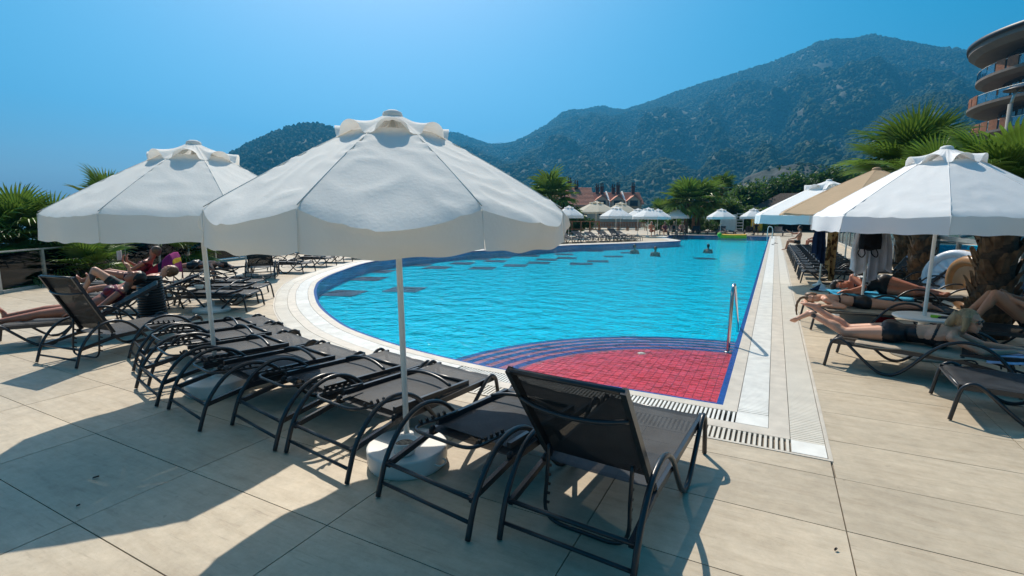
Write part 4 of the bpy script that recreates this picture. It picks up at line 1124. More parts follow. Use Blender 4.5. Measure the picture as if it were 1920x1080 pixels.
# pool hand rail
t = thing('hand_rail', 'polished steel grab rail standing in the shallow pool corner', 'hand rail', (0, 0, 0))
rail = spline([(-0.42, 6.66, -0.10), (-0.415, 6.67, 0.30), (-0.41, 6.70, 0.66), (-0.405, 6.76, 0.735), (-0.40, 6.85, 0.715), (-0.395, 7.25, 0.45), (-0.39, 7.85, 0.03), (-0.39, 8.0, -0.10)], 5)
MB().tube(rail, 0.0215, 12).build('rail', 'steel', t)
MB().lathe([(0.0, 0.0), (0.05, 0.0), (0.045, 0.012), (0.024, 0.02)], 16, (-0.42, 6.66, -0.10)).build('flange', 'steel', t)
p = G(1443, 446)
t = thing('ladder_rail', 'thin pale pool ladder rail at the far right pool end', 'hand rail', (0, 0, 0))
MB().tube(spline([(-0.42, 40.5, -0.2), (-0.42, 40.5, 0.7), (-0.3, 40.5, 0.85), (-0.12, 40.5, 0.7), (-0.12, 40.5, 0.0)], 4), 0.03, 8).build('rail', 'white_metal', t)
# glass balustrade on the left
t = thing('glass_fence', 'glass balustrade with pale metal posts and top rail at the deck edge', 'fence', (0, 0, 0))
FZ = 0.86
rl = MB(); pts = [(x, y, FZ) for x, y in FENCE[:8]]
for a, b in zip(pts[:-1], pts[1:]): rl.beam(a, b, 0.05, 0.03)
rl.build('top_rail', 'alu', t)
kb = MB()
for a, b in zip(FENCE[:-1], FENCE[1:]): kb.beam((a[0], a[1], 0.03), (b[0], b[1], 0.03), 0.08, 0.06)
kb.build('kerb', 'coping', t)
post = MB().box((0, 0, FZ / 2 + 0.02), (0.055, 0.02, FZ - 0.04)).mesh('post', 'alu')
for a, b in zip(FENCE[:-1], FENCE[1:]):
    a = Vector((*a, 0)); b = Vector((*b, 0)); L = (b - a).length; n = max(1, int(round(L / 1.15))); rz = math.atan2((b - a).y, (b - a).x)
    for k in range(n):
        p = a.lerp(b, k / n); q = a.lerp(b, (k + 1) / n); m = (p + q) / 2
        place('post', post, t, (p.x, p.y, 0), (0, 0, rz))
        MB().box((0, 0, 0.46), (L / n - 0.07, 0.010, 0.72)).build('glass_pane', 'glass', t, (m.x, m.y, 0), rz)
p = G(239, 513); MB().tube([(0, 0, 0), (0, 0, 1.15)], 0.045, 10).build('dark_post', 'hotel_dark', t, (p.x - 0.1, p.y, 0))

# ================================================================ VEGETATION
def frond_mesh(seed, n=34, lp=0.55, L=0.85, spread=118, droop=0.30):
    rng = random.Random(seed); b = MB()
    b.tube([(0, 0, 0), (0, lp * 0.5, 0.03), (0, lp, 0.02)], [0.022, 0.016, 0.012], 5, mi=1)
    for k in range(n):
        ph = rad(-spread + 2 * spread * (k + 0.5) / n); dph = rad(2 * spread / n)
        Lk = L * (1 - 0.28 * (abs(ph) / rad(spread)) ** 2) * rng.uniform(0.93, 1.04)
        d = Vector((math.sin(ph), math.cos(ph), 0)); s = Vector((math.cos(ph), -math.sin(ph), 0))
        vs = []; dr = droop * rng.uniform(0.6, 1.5)
        for t in (0.02, 0.3, 0.55, 0.72, 0.88, 1.0):
            w = math.tan(dph / 2) * Lk * t * 1.0 if t <= 0.56 else math.tan(dph / 2) * Lk * 0.56 * max(0.02, (1 - t) / 0.44) ** 0.8
            z = 0.02 + 0.10 * t * (1 - 0.6 * abs(ph) / rad(spread)) - dr * max(0, t - 0.45) ** 2 * 1.8 + 0.16 * abs(math.sin(ph)) * t
            c = Vector((0, lp, 0)) + d * (Lk * t); f = 0.35 * w
            vs += [c - s * w + Vector((0, 0, z + f)), c + Vector((0, 0, z - f)), c + s * w + Vector((0, 0, z + f))]
        fs = []
        for j in range(5):
            o = 3 * j; fs += [(o, o + 1, o + 4, o + 3), (o + 1, o + 2, o + 5, o + 4)]
        b.add(vs, fs, 0, False)
    return b.mesh('frond', ['frond', 'petiole'])
FR = [frond_mesh(1), frond_mesh(2, 30, 0.6, 0.9, 110, 0.45), frond_mesh(3, 38, 0.5, 0.8, 128, 0.2)]
FRL = [frond_mesh(4, 16, 0.6, 0.9, 112, 0.5), frond_mesh(5, 18, 0.5, 0.85, 125, 0.3)]
boot_m = None
def palm(label, base, ztop, nf=24, scale=1.0, tr=0.16, seed=0, lite=False, group=None, boots=True, emin=-35, emax=78, azr=None):
    rng = random.Random(seed)
    t = thing('fan_palm', label, 'palm', base, 0, group)
    h = ztop - base[2]
    lean = (rng.uniform(-0.03, 0.03), rng.uniform(-0.03, 0.03))
    n = 9
    tb = MB().tube([(lean[0] * h * (i / n) ** 2, lean[1] * h * (i / n) ** 2, h * i / n) for i in range(n + 1)], [tr * (1.15 - 0.25 * i / n) * (1 + 0.06 * rng.uniform(-1, 1)) for i in range(n + 1)], 12)
    tb.build('trunk', 'trunk', t)
    if boots:
        bb = MB()
        nb = int(h / 0.055)
        for k in range(nb):
            z = 0.1 + (h - 0.12) * k / nb
            if base[2] < -1 and z < h - 1.6: continue
            for j in range(3):
                a = k * 2.4 + j * 2.094 + rng.uniform(-0.2, 0.2); r = tr * (1.12 - 0.22 * z / h)
                d = Vector((math.cos(a), math.sin(a), 0)); w = tr * rng.uniform(0.32, 0.5); l = tr * rng.uniform(0.7, 1.15); out = rng.uniform(0.25, 0.75)
                s = Vector((-d.y, d.x, 0)); c = d * (r * 0.9) + Vector((lean[0] * h * (z / h) ** 2, lean[1] * h * (z / h) ** 2, z))
                tip = c + d * (l * out) + Vector((0, 0, l))
                bb.add([c - s * w, c + s * w, tip + s * w * 0.45, tip - s * w * 0.45, c + d * (0.4 * w) - Vector((0, 0, 0.02)), tip + d * 0.02], [(0, 1, 2, 3), (0, 4, 1), (1, 4, 5, 2), (0, 3, 5, 4), (3, 2, 5)])
        bb.build('leaf_base', 'boot', t, kind='stuff')
    top = Vector((lean[0] * h, lean[1] * h, h))
    ms = FRL if lite else FR
    for k in range(nf):
        f = (k + 0.5) / nf
        el = rad(emax + (emin - emax) * f ** 0.9 + rng.uniform(-7, 7)); az = k * 2.39996 + rng.uniform(-0.2, 0.2)
        if azr: az = rad(azr[0] + (azr[1] - azr[0]) * ((k * 0.618) % 1.0))
        y = Vector((math.cos(az) * math.cos(el), math.sin(az) * math.cos(el), math.sin(el)))
        x = y.cross(Vector((0, 0, 1))).normalized(); z = x.cross(y)
        m = Matrix((x, y, z)).transposed().to_4x4()
        sc = scale * rng.uniform(0.85, 1.12)
        o = bpy.data.objects.new('frond', rng.choice(ms)); link(o, t)
        o.matrix_basis = Matrix.Translation(top + Vector((0, 0, rng.uniform(-0.06, 0.06)))) @ m @ Matrix.Scale(sc, 4)
    return t
pgp = 'fan palms round the pool'
palm('fan palm behind the tan parasol, left of the hotel', (3.15, 16.4, 0), 2.75, 28, 1.30, 0.24, 1, group=pgp, emin=-25)
palm('fan palm with shaggy trunk behind the patterned towel lounger', (3.05, 14.6, 0), 2.35, 14, 0.95, 0.20, 2, group=pgp, emin=-5)
palm('fan palm with thick shaggy trunk at the right edge of the photo', (2.62, 8.75, 0), 1.95, 18, 0.80, 0.20, 3, group=pgp, emin=-5, emax=66)
lg = 'fan palms beyond the left glass fence'
for i, (px, py, fw, sc, lab) in enumerate([(34, 440, 12.2, 0.98, 'fan palm with upright crown at the left edge of the photo'), (105, 455, 12.8, 0.9, 'fan palm beyond the fence, left of the left parasol hem'), (-30, 470, 11.6, 1.0, 'fan palm cut by the left edge of the photo, low crown'),
        (70, 520, 11.8, 0.7, 'short fan palm just behind the glass fence, low at the left'), (165, 505, 12.4, 0.75, 'short fan palm behind the glass fence near the man with the raised knee'), (335, 478, 16.5, 1.15, 'fan palm seen beneath the left parasol hem beside its pole'),
        (235, 465, 17.0, 1.2, 'fan palm behind the left parasol, fronds beneath its hem'), (200, 388, 19.0, 1.1, 'fan palm whose frond tips show above the left parasol'), (290, 505, 16.0, 0.9, 'short fan palm in shade behind the reader')]):
    p = at_fwd(px, py, fw)
    palm(lab, (p.x, p.y, -3.2), p.z, 22, sc, 0.14, 10 + i, group=lg, lite=False, emin=-45)
fpg = 'distant palms beyond the far pool end'
for i, (px, py, fw, sc, lab) in enumerate([(1288, 378, 47.5, 1.9, 'dark distant palm, left of the close pair beyond the pool'), (1312, 380, 49.0, 2.0, 'dark distant palm, right of the close pair beyond the pool'), (1355, 356, 62, 1.7, 'tall lone distant palm left of the green trees'), (1032, 372, 46, 2.0, 'distant palm beside the red roofs, next to the front parasol'), (1240, 398, 70, 1.6, 'small distant palm below the mountain')]):
    p = at_fwd(px, py, fw); palm(lab, (p.x, p.y, -0.2), p.z, 26, sc, 0.2, 30 + i, lite=True, group=fpg, boots=False, emin=-50)

def leafy(name, label, cat, loc, h, rx, rz, mat, seed, n=2200, leaf=0.22, group=None, trunk=True, clumps=9):
    rng = np.random.default_rng(seed); r2 = random.Random(seed)
    t = thing(name, label, cat, loc, 0, group)
    if trunk:
        tb = MB(); tb.tube([(0, 0, 0), (0.05 * rx, 0, h * 0.35), (0, 0.06 * rx, h * 0.62)], [rx * 0.075, rx * 0.055, rx * 0.03], 7)
        for k in range(5):
            a = k * 1.26 + r2.random(); tb.tube([(0, 0, h * 0.3 + 0.05 * h * k), (math.cos(a) * rx * 0.35, math.sin(a) * rx * 0.35, h * (0.5 + 0.05 * k)), (math.cos(a) * rx * 0.6, math.sin(a) * rx * 0.6, h * (0.58 + 0.06 * k))], [rx * 0.04, rx * 0.025, rx * 0.012], 5)
        tb.build('trunk', 'bark', t)
    zc = h - rz
    cc = []
    for k in range(clumps):
        a = r2.uniform(0, 6.283); q = r2.uniform(0.15, 0.78) ; e = r2.uniform(-0.75, 0.85)
        cc.append((math.cos(a) * rx * q * math.sqrt(1 - e * e * 0.8), math.sin(a) * rx * q * math.sqrt(1 - e * e * 0.8), zc + rz * e * 0.8, r2.uniform(0.26, 0.48)))
    cc.append((0, 0, zc + rz * 0.3, 0.5))
    per = n // len(cc); P = []
    for (x, y, z, s) in cc:
        d = rng.normal(size=(per, 3)); d /= np.linalg.norm(d, axis=1)[:, None]
        r = rng.uniform(0.45, 1.0, per)[:, None] ** 0.6 * (1 + 0.25 * rng.normal(size=(per, 1)))
        P.append(np.array([x, y, z]) + d * r * np.array([rx * s, rx * s, rz * s]))
    P = np.concatenate(P); P[:, 2] = np.maximum(P[:, 2], 0.05)
    m = len(P)
    nrm = rng.normal(size=(m, 3)); nrm[:, 2] += 0.5; nrm /= np.linalg.norm(nrm, axis=1)[:, None]
    up = rng.normal(size=(m, 3)); a = np.cross(nrm, up); a /= np.linalg.norm(a, axis=1)[:, None]; bvec = np.cross(nrm, a)
    sz = leaf * rng.uniform(0.6, 1.4, m)[:, None]
    V = np.stack([P - a * sz * 0.9, P - bvec * sz * 0.4 + nrm * sz * 0.1, P + a * sz * 0.9, P + bvec * sz * 0.4], 1).reshape(-1, 3)
    me = bpy.data.meshes.new('crown'); me.from_pydata(V.tolist(), [], np.arange(4 * m).reshape(-1, 4).tolist()); me.materials.append(M[mat])
    o = bpy.data.objects.new('crown', me); link(o, t)
    return t
tg = 'green trees beyond the right pool end'
for i, (px, top, fw, rx, mat, lab) in enumerate([(1372, 372, 52, 2.1, 'leaf_c', 'bright low tree left of the green trees by the far parasols'), (1402, 345, 55, 2.6, 'leaf_a', 'green tree above the far right parasol, leftmost of the tall ones'), (1440, 338, 58, 2.9, 'leaf_a', 'green tree second from the left in the tall group'), (1475, 328, 58, 2.8, 'leaf_b', 'dark green tree in the middle of the tall group'),
        (1512, 322, 57, 2.8, 'leaf_a', 'green tree above the far white canopy at the right'), (1548, 312, 56, 2.8, 'leaf_b', 'dark tree just left of the big fan palm'), (1585, 318, 60, 3.2, 'leaf_a', 'green tree partly behind the big fan palm'), (1625, 330, 60, 3.2, 'leaf_b', 'dark tree hidden behind the big fan palm crown'), (1760, 228, 34, 2.0, 'leaf_b', 'dark tree crown rising behind the big fan palm'), (1420, 392, 50, 1.6, 'leaf_c', 'bright bush below the tall trees by the thatched roof')]):
    p = at_fwd(px, top, fw); h = p.z + 0.2
    leafy('leafy_tree', lab, 'tree', (p.x, p.y, -0.2), h, rx, min(h * 0.46, rx * 1.3), mat, 60 + i, 7500, 0.22, tg, clumps=26)
sg = 'shrubs behind the far pool end'
for i in range(13):
    px = 1245 + i * 16.5; p = at_fwd(px, random.Random(i).uniform(405, 420), 50.5 + 1.5 * (i % 3)); h = max(1.0, p.z)
    leafy('shrub', 'green shrub in the hedge beyond the far pool end, %s from the left' % ORD[i], 'shrub', (p.x, p.y, 0), h, 1.0, h * 0.5, ['leaf_b', 'leaf_a', 'leaf_c'][i % 3], 90 + i, 900, 0.14, sg, trunk=False, clumps=7)
for i, (px, top, fw, rx, lab) in enumerate([(1058, 378, 45, 2.2, 'green tree below the red roofs next to the front parasol edge'), (1082, 395, 47, 1.7, 'small green tree left of the cream market parasol'), (1225, 396, 78, 2.4, 'round green tree right of the red-roofed houses'), (1250, 390, 85, 2.6, 'green tree below the mountain, left of the palm pair'), (1020, 395, 44, 1.8, 'green bush beside the front parasol edge')]):
    p = at_fwd(px, top, fw); leafy('leafy_tree', lab, 'tree', (p.x, p.y, -0.2), p.z + 0.2, rx, min(p.z * 0.5, rx * 1.1), ['leaf_a', 'leaf_b', 'leaf_c'][i % 3], 120 + i, 2000, 0.24, 'trees by the houses', clumps=12)
lsg = 'shrubs below the left glass fence'
for i, (px, py, fw) in enumerate([(10, 505, 12.2), (60, 515, 12.6), (120, 505, 13.2), (180, 500, 14), (230, 508, 16.5), (300, 502, 18), (350, 500, 19), (-40, 530, 13), (400, 492, 21), (30, 512, 11.3), (85, 508, 11.9), (140, 505, 12.4)]):
    p = at_fwd(px, py, fw); leafy('shrub', 'dark shrub beyond the left glass fence, %s from the left' % ORD[[7, 0, 1, 2, 3, 4, 5, 6, 8].index(i) if False else [1, 2, 3, 4, 5, 6, 7, 0, 8, 9, 10, 11][i]], 'shrub', (p.x, p.y, -3.2), p.z + 3.2, 1.7, 1.6, ['leaf_b', 'leaf_a'][i % 2], 140 + i, 1500, 0.13, lsg, trunk=False, clumps=10)
# low garden walls below the fence
for px, py, fw, lab in [(90, 520, 19, 'cream garden wall behind the left palms'), (270, 500, 26, 'cream garden wall seen under the left parasol')]:
    p = at_fwd(px, py, fw); t = thing('garden_wall', lab, 'wall', (p.x, p.y, -3.2), YAW)
    MB().box((0, 0, (p.z + 3.2) / 2), (9.0, 0.3, p.z + 3.2)).build('wall', 'wall_cream', t)
    MB().box((0, 0, p.z + 3.2 + 0.04), (9.1, 0.42, 0.08)).build('wall_cap', 'coping', t)

# ================================================================ BUILDINGS
# curved hotel at the right edge
hc = at_fwd(960, 405, 60); hr_ = 69.6
HC = Vector((-ST * 60 + CT * hr_, CT * 60 + ST * hr_, 1.7))
t = thing('hotel', 'curved brown hotel with stacked round balconies at the right edge', 'hotel', HC)
def disc_slab(rx, ry, z0, z1, cx=0, cy=0, n=72):
    b = MB(); b.lathe([(0, z0), (rx - 0.7, z0), (rx, z0 + (z1 - z0) * 0.55), (rx, z1), (0, z1)], n, (cx, cy, 0)); b.sm = [False] * len(b.sm); return b
HR = 12.3
levels = [(3.3, 0.5, 0.0), (6.7, 0.5, -0.2), (10.1, 0.6, 0.0), (13.5, 0.65, 0.55), (16.9, 0.7, 0.0)]
for i, (z, th, dr) in enumerate(levels):
    sl = disc_slab(HR + dr, HR + dr, z - th, z).build('balcony_slab', 'hotel_slab', t)
    rt = MB(); R_ = HR + dr - 0.1
    rt.tube([(R_ * math.cos(a), R_ * math.sin(a), z + 1.08) for a in [2 * math.pi * k / 72 for k in range(72)]], 0.035, 5, closed=True); rt.build('hand_rail', 'white_metal', sl)
    npan = 48
    for k in range(npan):
        a0 = 2 * math.pi * k / npan + 0.012; a1 = 2 * math.pi * (k + 1) / npan - 0.012
        mid = math.degrees((a0 + a1) / 2) % 360
        wood = (i == 4 and 196 < mid < 212) or (i == 3 and 172 < mid < 190) or (i == 3 and 217 < mid < 235) or (i == 2 and 176 < mid < 208) or (k % 12 == 7 and not (150 < mid < 250))
        p0 = (R_ * math.cos(a0), R_ * math.sin(a0)); p1 = (R_ * math.cos(a1), R_ * math.sin(a1))
        if 100 < mid < 330:
            if wood:
                ns = 7; wb = MB()
                for q in range(ns):
                    u = (q + 0.5) / ns; a = a0 + (a1 - a0) * u
                    wb.box((R_ * math.cos(a), R_ * math.sin(a), z + 0.45), (0.08, 0.15, 1.5), 0, Matrix.Rotation(a, 3, 'Z'))
                wb.build('slat_screen', 'hotel_wood', sl, kind='stuff')
            else:
                MB().box(((p0[0] + p1[0]) / 2, (p0[1] + p1[1]) / 2, z + 0.55), (0.03, math.hypot(p1[0] - p0[0], p1[1] - p0[1]), 0.95), 0, Matrix.Rotation((a0 + a1) / 2, 3, 'Z')).build('glass_panel', 'glass_bal', sl)
# recessed wall, windows
MB().lathe([(0, -5), (HR - 2.6, -5), (HR - 2.6, 20.0), (0, 20.0)], 72).build('core_wall', 'hotel_wall', t)
for i, z in enumerate([3.3, 6.7, 10.1, 13.5, 16.9]):
    for k in range(40):
        a = 2 * math.pi * (k + 0.5) / 40
        if not (110 < math.degrees(a) < 320): continue
        w = MB().box((0, 0, 0), (0.06, 1.15, 2.2), 0); 
        o = w.build('window', 'glass_dark', t, ((HR - 2.55) * math.cos(a), (HR - 2.55) * math.sin(a), z + 1.2), a)
        MB().box((0.02, 0, 0), (0.07, 0.07, 2.26)).build('mullion', 'hotel_dark', o)
# roof slabs
rs = disc_slab(HR + 1.0, HR + 1.0, 19.6, 20.7).build('roof_slab', 'hotel_slab', t)
b = MB(); b.lathe([(HR - 0.3, 20.7), (HR + 1.2, 20.7), (HR + 1.25, 21.2), (HR + 0.6, 21.3), (HR - 0.3, 21.25)], 72); b.build('roof_trim', 'hotel_dark', rs)
pc = Vector((CT, ST, 0)) * 3.2
b = MB(); b.lathe([(0, 21.2), (7.6, 21.2), (7.6, 23.6), (0, 23.6)], 60, (pc.x, pc.y, 0)); b.build('penthouse_wall', 'hotel_wall', t)
b = MB(); b.lathe([(0, 23.5), (9.3, 23.4), (9.6, 23.7), (9.5, 24.3), (0, 24.6)], 60, (pc.x, pc.y, 0)); b.build('penthouse_roof', 'hotel_slab', t)
b = MB(); b.tube([(pc.x + 10.0 * math.cos(a), pc.y + 10.0 * math.sin(a), 22.4) for a in [2 * math.pi * k / 60 for k in range(60)]], 0.06, 5, closed=True); b.build('hand_rail', 'white_metal', t)
# street lamp in front of the hotel
p = at_fwd(1888, 245, 40)
t2 = thing('street_lamp', 'grey lamp post with a flat round head in front of the hotel', 'street lamp', (p.x, p.y, 0))
MB().tube([(0, 0, 0), (0, 0, at_fwd(1888, 195, 40).z)], 0.16, 10).build('post', 'wall_grey', t2)
z = at_fwd(1900, 168, 40).z
MB().lathe([(0, 0.35), (0.5, 0.3), (1.1, 0.05), (1.1, 0.0), (0, 0.0)], 24, (0.75 * CT, 0.75 * ST, z)).build('lamp_head', 'hotel_dark', t2)
MB().tube([(0, 0, z - 1.2), (0.2 * CT, 0.2 * ST, z - 0.3), (0.6 * CT, 0.6 * ST, z + 0.1)], 0.1, 8).build('arm', 'alu', t2)

def gable_house(label, px0, px1, py_ridge, py_eave, fw, depth, dormers, chim, wall='wall_cream', firewalls=0):
    a = at_fwd(px0, py_eave, fw); b_ = at_fwd(px1, py_eave, fw); W = (b_ - a).length; c = (a + b_) / 2
    zr = at_fwd((px0 + px1) / 2, py_ridge, fw + depth / 2).z; ze = a.z
    t = thing('house', label, 'house', (c.x, c.y, -3.2), YAW); o = 3.2
    MB().box((0, depth / 2, (ze + o) / 2), (W, depth, ze + o)).build('wall', wall, t)
    ov = 0.5
    rf = MB()
    hh = zr + o; he = ze + o
    rf.add([(-W / 2 - ov, -ov, he - 0.2), (W / 2 + ov, -ov, he - 0.2), (W / 2 + ov, depth / 2, hh), (-W / 2 - ov, depth / 2, hh), (W / 2 + ov, depth + ov, he - 0.2), (-W / 2 - ov, depth + ov, he - 0.2),
            (-W / 2 - ov, -ov, he - 0.4), (W / 2 + ov, -ov, he - 0.4), (W / 2 + ov, depth + ov, he - 0.4), (-W / 2 - ov, depth + ov, he - 0.4)],
           [(0, 1, 2, 3), (3, 2, 4, 5), (0, 3, 5, 9, 6), (1, 7, 8, 4, 2), (0, 6, 7, 1), (6, 9, 8, 7), (4, 8, 9, 5)])
    r = rf.build('roof', 'roof', t)
    # tile courses as ridged rows
    rows = 14; rb = MB()
    for k in range(rows):
        y = -ov + (depth / 2 + ov) * (k + 0.5) / rows; z = he - 0.2 + (hh - he + 0.2) * (k + 0.5) / rows
        rb.beam((-W / 2 - ov, y, z + 0.01), (W / 2 + ov, y, z + 0.01), 0.20, 0.05)
    rb.build('tile_course', 'roof', r, kind='stuff')
    for u in dormers:
        x = -W / 2 + W * u; dw = W * 0.26 if len(dormers) > 1 else W * 0.3; dz = (hh - he) * 0.62
        d = MB(); d.add([(x - dw / 2, -0.55, he - 0.9), (x + dw / 2, -0.55, he - 0.9), (x + dw / 2, -0.55, he + dz * 0.35), (x, -0.55, he + dz), (x - dw / 2, -0.55, he + dz * 0.35), (x - dw / 2, depth / 2, he - 0.9), (x + dw / 2, depth / 2, he - 0.9), (x + dw / 2, depth / 2, he + dz * 0.35), (x, depth / 2, he + dz), (x - dw / 2, depth / 2, he + dz * 0.35)],
                        [(0, 1, 2, 3, 4), (1, 6, 7, 2), (0, 4, 9, 5)])
        dd = d.build('dormer', wall, t)
        q = MB(); q.add([(x - dw * 0.62, -0.85, he + dz * 0.20), (x, -0.85, he + dz + 0.1), (x, depth / 2, he + dz + 0.1), (x - dw * 0.62, depth / 2, he + dz * 0.20), (x + dw * 0.62, -0.85, he + dz * 0.20), (x + dw * 0.62, depth / 2, he + dz * 0.20)], [(0, 1, 2, 3), (1, 4, 5, 2)])
        q.build('dormer_roof', 'roof', dd)
        MB().box((x, -0.58, he - 0.15), (dw * 0.62, 0.06, 1.3)).build('window', 'glass_dark', dd)
    for k in range(firewalls):
        x = -W / 2 + W * (k + 1) / (firewalls + 1)
        f = MB(); f.add([(x + s, y, z) for s in (-0.18, 0.18) for y, z in ((-0.6, he - 0.1), (depth / 2, hh + 0.35), (depth / 2, hh - 1.5), (-0.6, he - 1.0))], [(0, 1, 2, 3), (7, 6, 5, 4), (0, 4, 5, 1), (1, 5, 6, 2), (2, 6, 7, 3), (3, 7, 4, 0)])
        f.build('party_wall', 'white_plastic', t)
    for u, hgt in chim:
        x = -W / 2 + W * u
        cb = MB(); cb.box((x, depth / 2 - 0.3, hh + hgt / 2 - 0.5), (0.75, 0.75, hgt)); cb.box((x, depth / 2 - 0.3, hh + hgt - 0.45), (1.0, 1.0, 0.14)); ch = cb.build('chimney', 'chimney', t)
        for s in (-0.22, 0.22):
            MB().lathe([(0.0, 0.0), (0.15, 0.0), (0.1, 0.7), (0.16, 0.75), (0.0, 1.0)], 8, (x + s, depth / 2 - 0.3, hh + hgt - 0.4)).build('chimney_pot', 'chimney', ch)
    nw = max(2, int(W / 3))
    for k in range(nw):
        x = -W / 2 + W * (k + 0.5) / nw
        wn_ = MB().box((x, -0.03, he - 2.3), (1.1, 0.08, 1.3)).build('window', 'glass_dark', t)
        MB().box((x, -0.06, he - 3.02), (1.4, 0.14, 0.1)).build('sill', 'white_plastic', wn_)
    return t
gable_house('red-roofed terrace house with three dormers and dark chimneys', 1112, 1203, 361, 380, 120, 9, (0.17, 0.5, 0.83), ((0.14, 1.6), (0.24, 1.8), (0.48, 1.5), (0.58, 2.0), (0.90, 1.9)), firewalls=2)
gable_house('red-roofed house with broad tiled roof left of the terrace house', 1045, 1112, 352, 384, 100, 12, (), ((0.12, 1.2), (0.42, 1.6), (0.62, 1.0)))
gable_house('small red-roofed house far behind the lone palm', 1332, 1358, 378, 386, 95, 6, (), ((0.7, 1.0),))
gable_house('small pale house at the mountain foot left of the palms', 1250, 1264, 374, 379, 150, 7, (), (), wall='white_plastic')
# thatched pavilion beyond the far end
c = at_fwd(1485, 400, 53)
t = thing('thatched_pavilion', 'dark thatched pavilion roof beyond the far right pool end', 'pavilion', (c.x, c.y, 0), 0)
zt = at_fwd(1500, 362, 53).z
rb = MB(); rb.add([(-4.6, -2.8, 2.0), (4.6, -2.8, 2.0), (4.6, 2.8, 2.0), (-4.6, 2.8, 2.0), (-1.2, 0, zt), (1.8, 0, zt)], [(0, 1, 5, 4), (1, 2, 5), (2, 3, 4, 5), (3, 0, 4), (0, 3, 2, 1)])
rb.build('roof', 'thatch', t)
for x in (-4.2, -2.1, 0, 2.1, 4.2):
    for y in (-2.5, 2.5): MB().tube([(x, y, 0), (x, y, 2.05)], 0.08, 7).build('post', 'dark_wood', t)
MB().box((0, 2.6, 1.0), (8.6, 0.1, 2.0)).build('back_screen', 'dark_wood', t)
# wooden benches on the far terrace
for k in range(7):
    p = G(1098 + k * 17.5, 432.5)
    t = thing('wooden_bench', 'brown teak bench on the far terrace, %s from the left' % ORD[k], 'bench', (p.x, p.y, 0), YAW + rad(8), 'teak benches on the far terrace')
    for q in range(6): MB().box((-0.45 + q * 0.18, 0.25, 0.66), (0.10, 0.03, 0.42)).build('back_slat', 'wood', t)
    MB().box((0, 0, 0.43), (1.05, 0.5, 0.05)).build('seat', 'wood', t)
    MB().box((0, 0.25, 0.90), (1.1, 0.05, 0.07)).build('top_rail', 'wood', t)
    for sx in (-0.48, 0.48):
        for sy in (-0.2, 0.25): MB().box((sx, sy, 0.21), (0.06, 0.06, 0.42)).build('leg', 'wood', t)
# timber railing next to the front parasol edge
p = G(1072, 441)
t = thing('timber_railing', 'weathered timber railing on the far terrace by the dark bushes', 'railing', (p.x, p.y, 0), YAW + rad(12))
for k in range(7): MB().box((-2.4 + k * 0.8, 0, 0.6), (0.09, 0.09, 1.2)).build('post', 'wood', t)
for z in (0.5, 1.15): MB().box((0, 0, z), (5.0, 0.05, 0.08)).build('rail', 'wood', t)
# notice board and white rack beyond the far end
p = G(1364, 437.5); t = thing('notice_board', 'pale notice board standing behind the far loungers', 'sign', (p.x, p.y, 0), 0)
MB().box((0, 0, 1.0), (1.35, 0.08, 1.5)).build('board', 'white_plastic', t)
for x in (-0.55, 0.55): MB().box((x, 0.06, 0.5), (0.07, 0.05, 1.0)).build('leg', 'alu', t)
p = G(1386, 437); t = thing('towel_rack', 'white ladder-like towel rack right of the notice board', 'rack', (p.x, p.y, 0), 0)
for x in (-0.28, 0.28): MB().box((x, 0, 0.95), (0.05, 0.05, 1.9)).build('upright', 'white_metal', t)
for k in range(6): MB().box((0, 0, 0.4 + k * 0.28), (0.52, 0.04, 0.06)).build('rung', 'white_metal', t)
p = G(1299, 437); t = thing('timber_post', 'tall brown timber post in front of the palm pair', 'post', (p.x, p.y, 0), 0)
MB().tube([(0, 0, 0), (0, 0, at_fwd(1299, 396, -p.x * ST + p.y * CT).z)], 0.14, 9).build('post', 'wood', t)

# glass pavilion along the right deck edge
t = thing('glass_pavilion', 'low glass wall with sloping glass roof of the indoor pool at the right', 'glasshouse', (0, 0, 0))
GX = 3.34; GZ = 1.12
MB().box((GX, 22.5, 0.06), (0.16, 31.0, 0.12)).build('kerb', 'coping', t)
MB().box((GX, 22.5, GZ), (0.09, 31.0, 0.07)).build('eave_rail', 'alu', t)
ps = MB().box((0, 0, GZ / 2), (0.07, 0.07, GZ)).mesh('mullion', 'alu')
pane = MB().box((0, 0, 0), (0.016, 1.42, GZ - 0.2)).mesh('glass_pane', 'glass_blue')
pitch = rad(21); RLn = 6.6
roofp = MB().box((RLn / 2 * 1.0, 0, 0), (RLn, 1.42, 0.016)).mesh('roof_pane', 'glass_blue')
raft = MB().box((RLn / 2, 0, 0), (RLn, 0.07, 0.08)).mesh('rafter', 'alu')
for k in range(21):
    y = 7.2 + k * 1.5
    place('mullion', ps, t, (GX, y, 0)); place('rafter', raft, t, (GX, y, GZ + 0.05), (0, -pitch, 0))
    if k < 20:
        place('glass_pane', pane, t, (GX, y + 0.75, GZ / 2 + 0.02)); place('roof_pane', roofp, t, (GX, y + 0.75, GZ + 0.05), (0, -pitch, 0))
pf = MB(); pf.add([(GX, 5.5, -0.03), (14, 5.5, -0.03), (14, 38.5, -0.03), (GX, 38.5, -0.03)], [(0, 1, 2, 3)]); pf.build('inner_floor', 'wall_grey', t)
pf = MB(); pf.add([(4.8, 9, 0.0), (10, 9, 0.0), (10, 36, 0.0), (4.8, 36, 0.0)], [(0, 1, 2, 3)]); pf.build('indoor_water', 'pool_floor', t)
MB().box((12.5, 22.5, 2.0), (0.3, 33, 4.0)).build('back_wall', 'wall_grey', t)
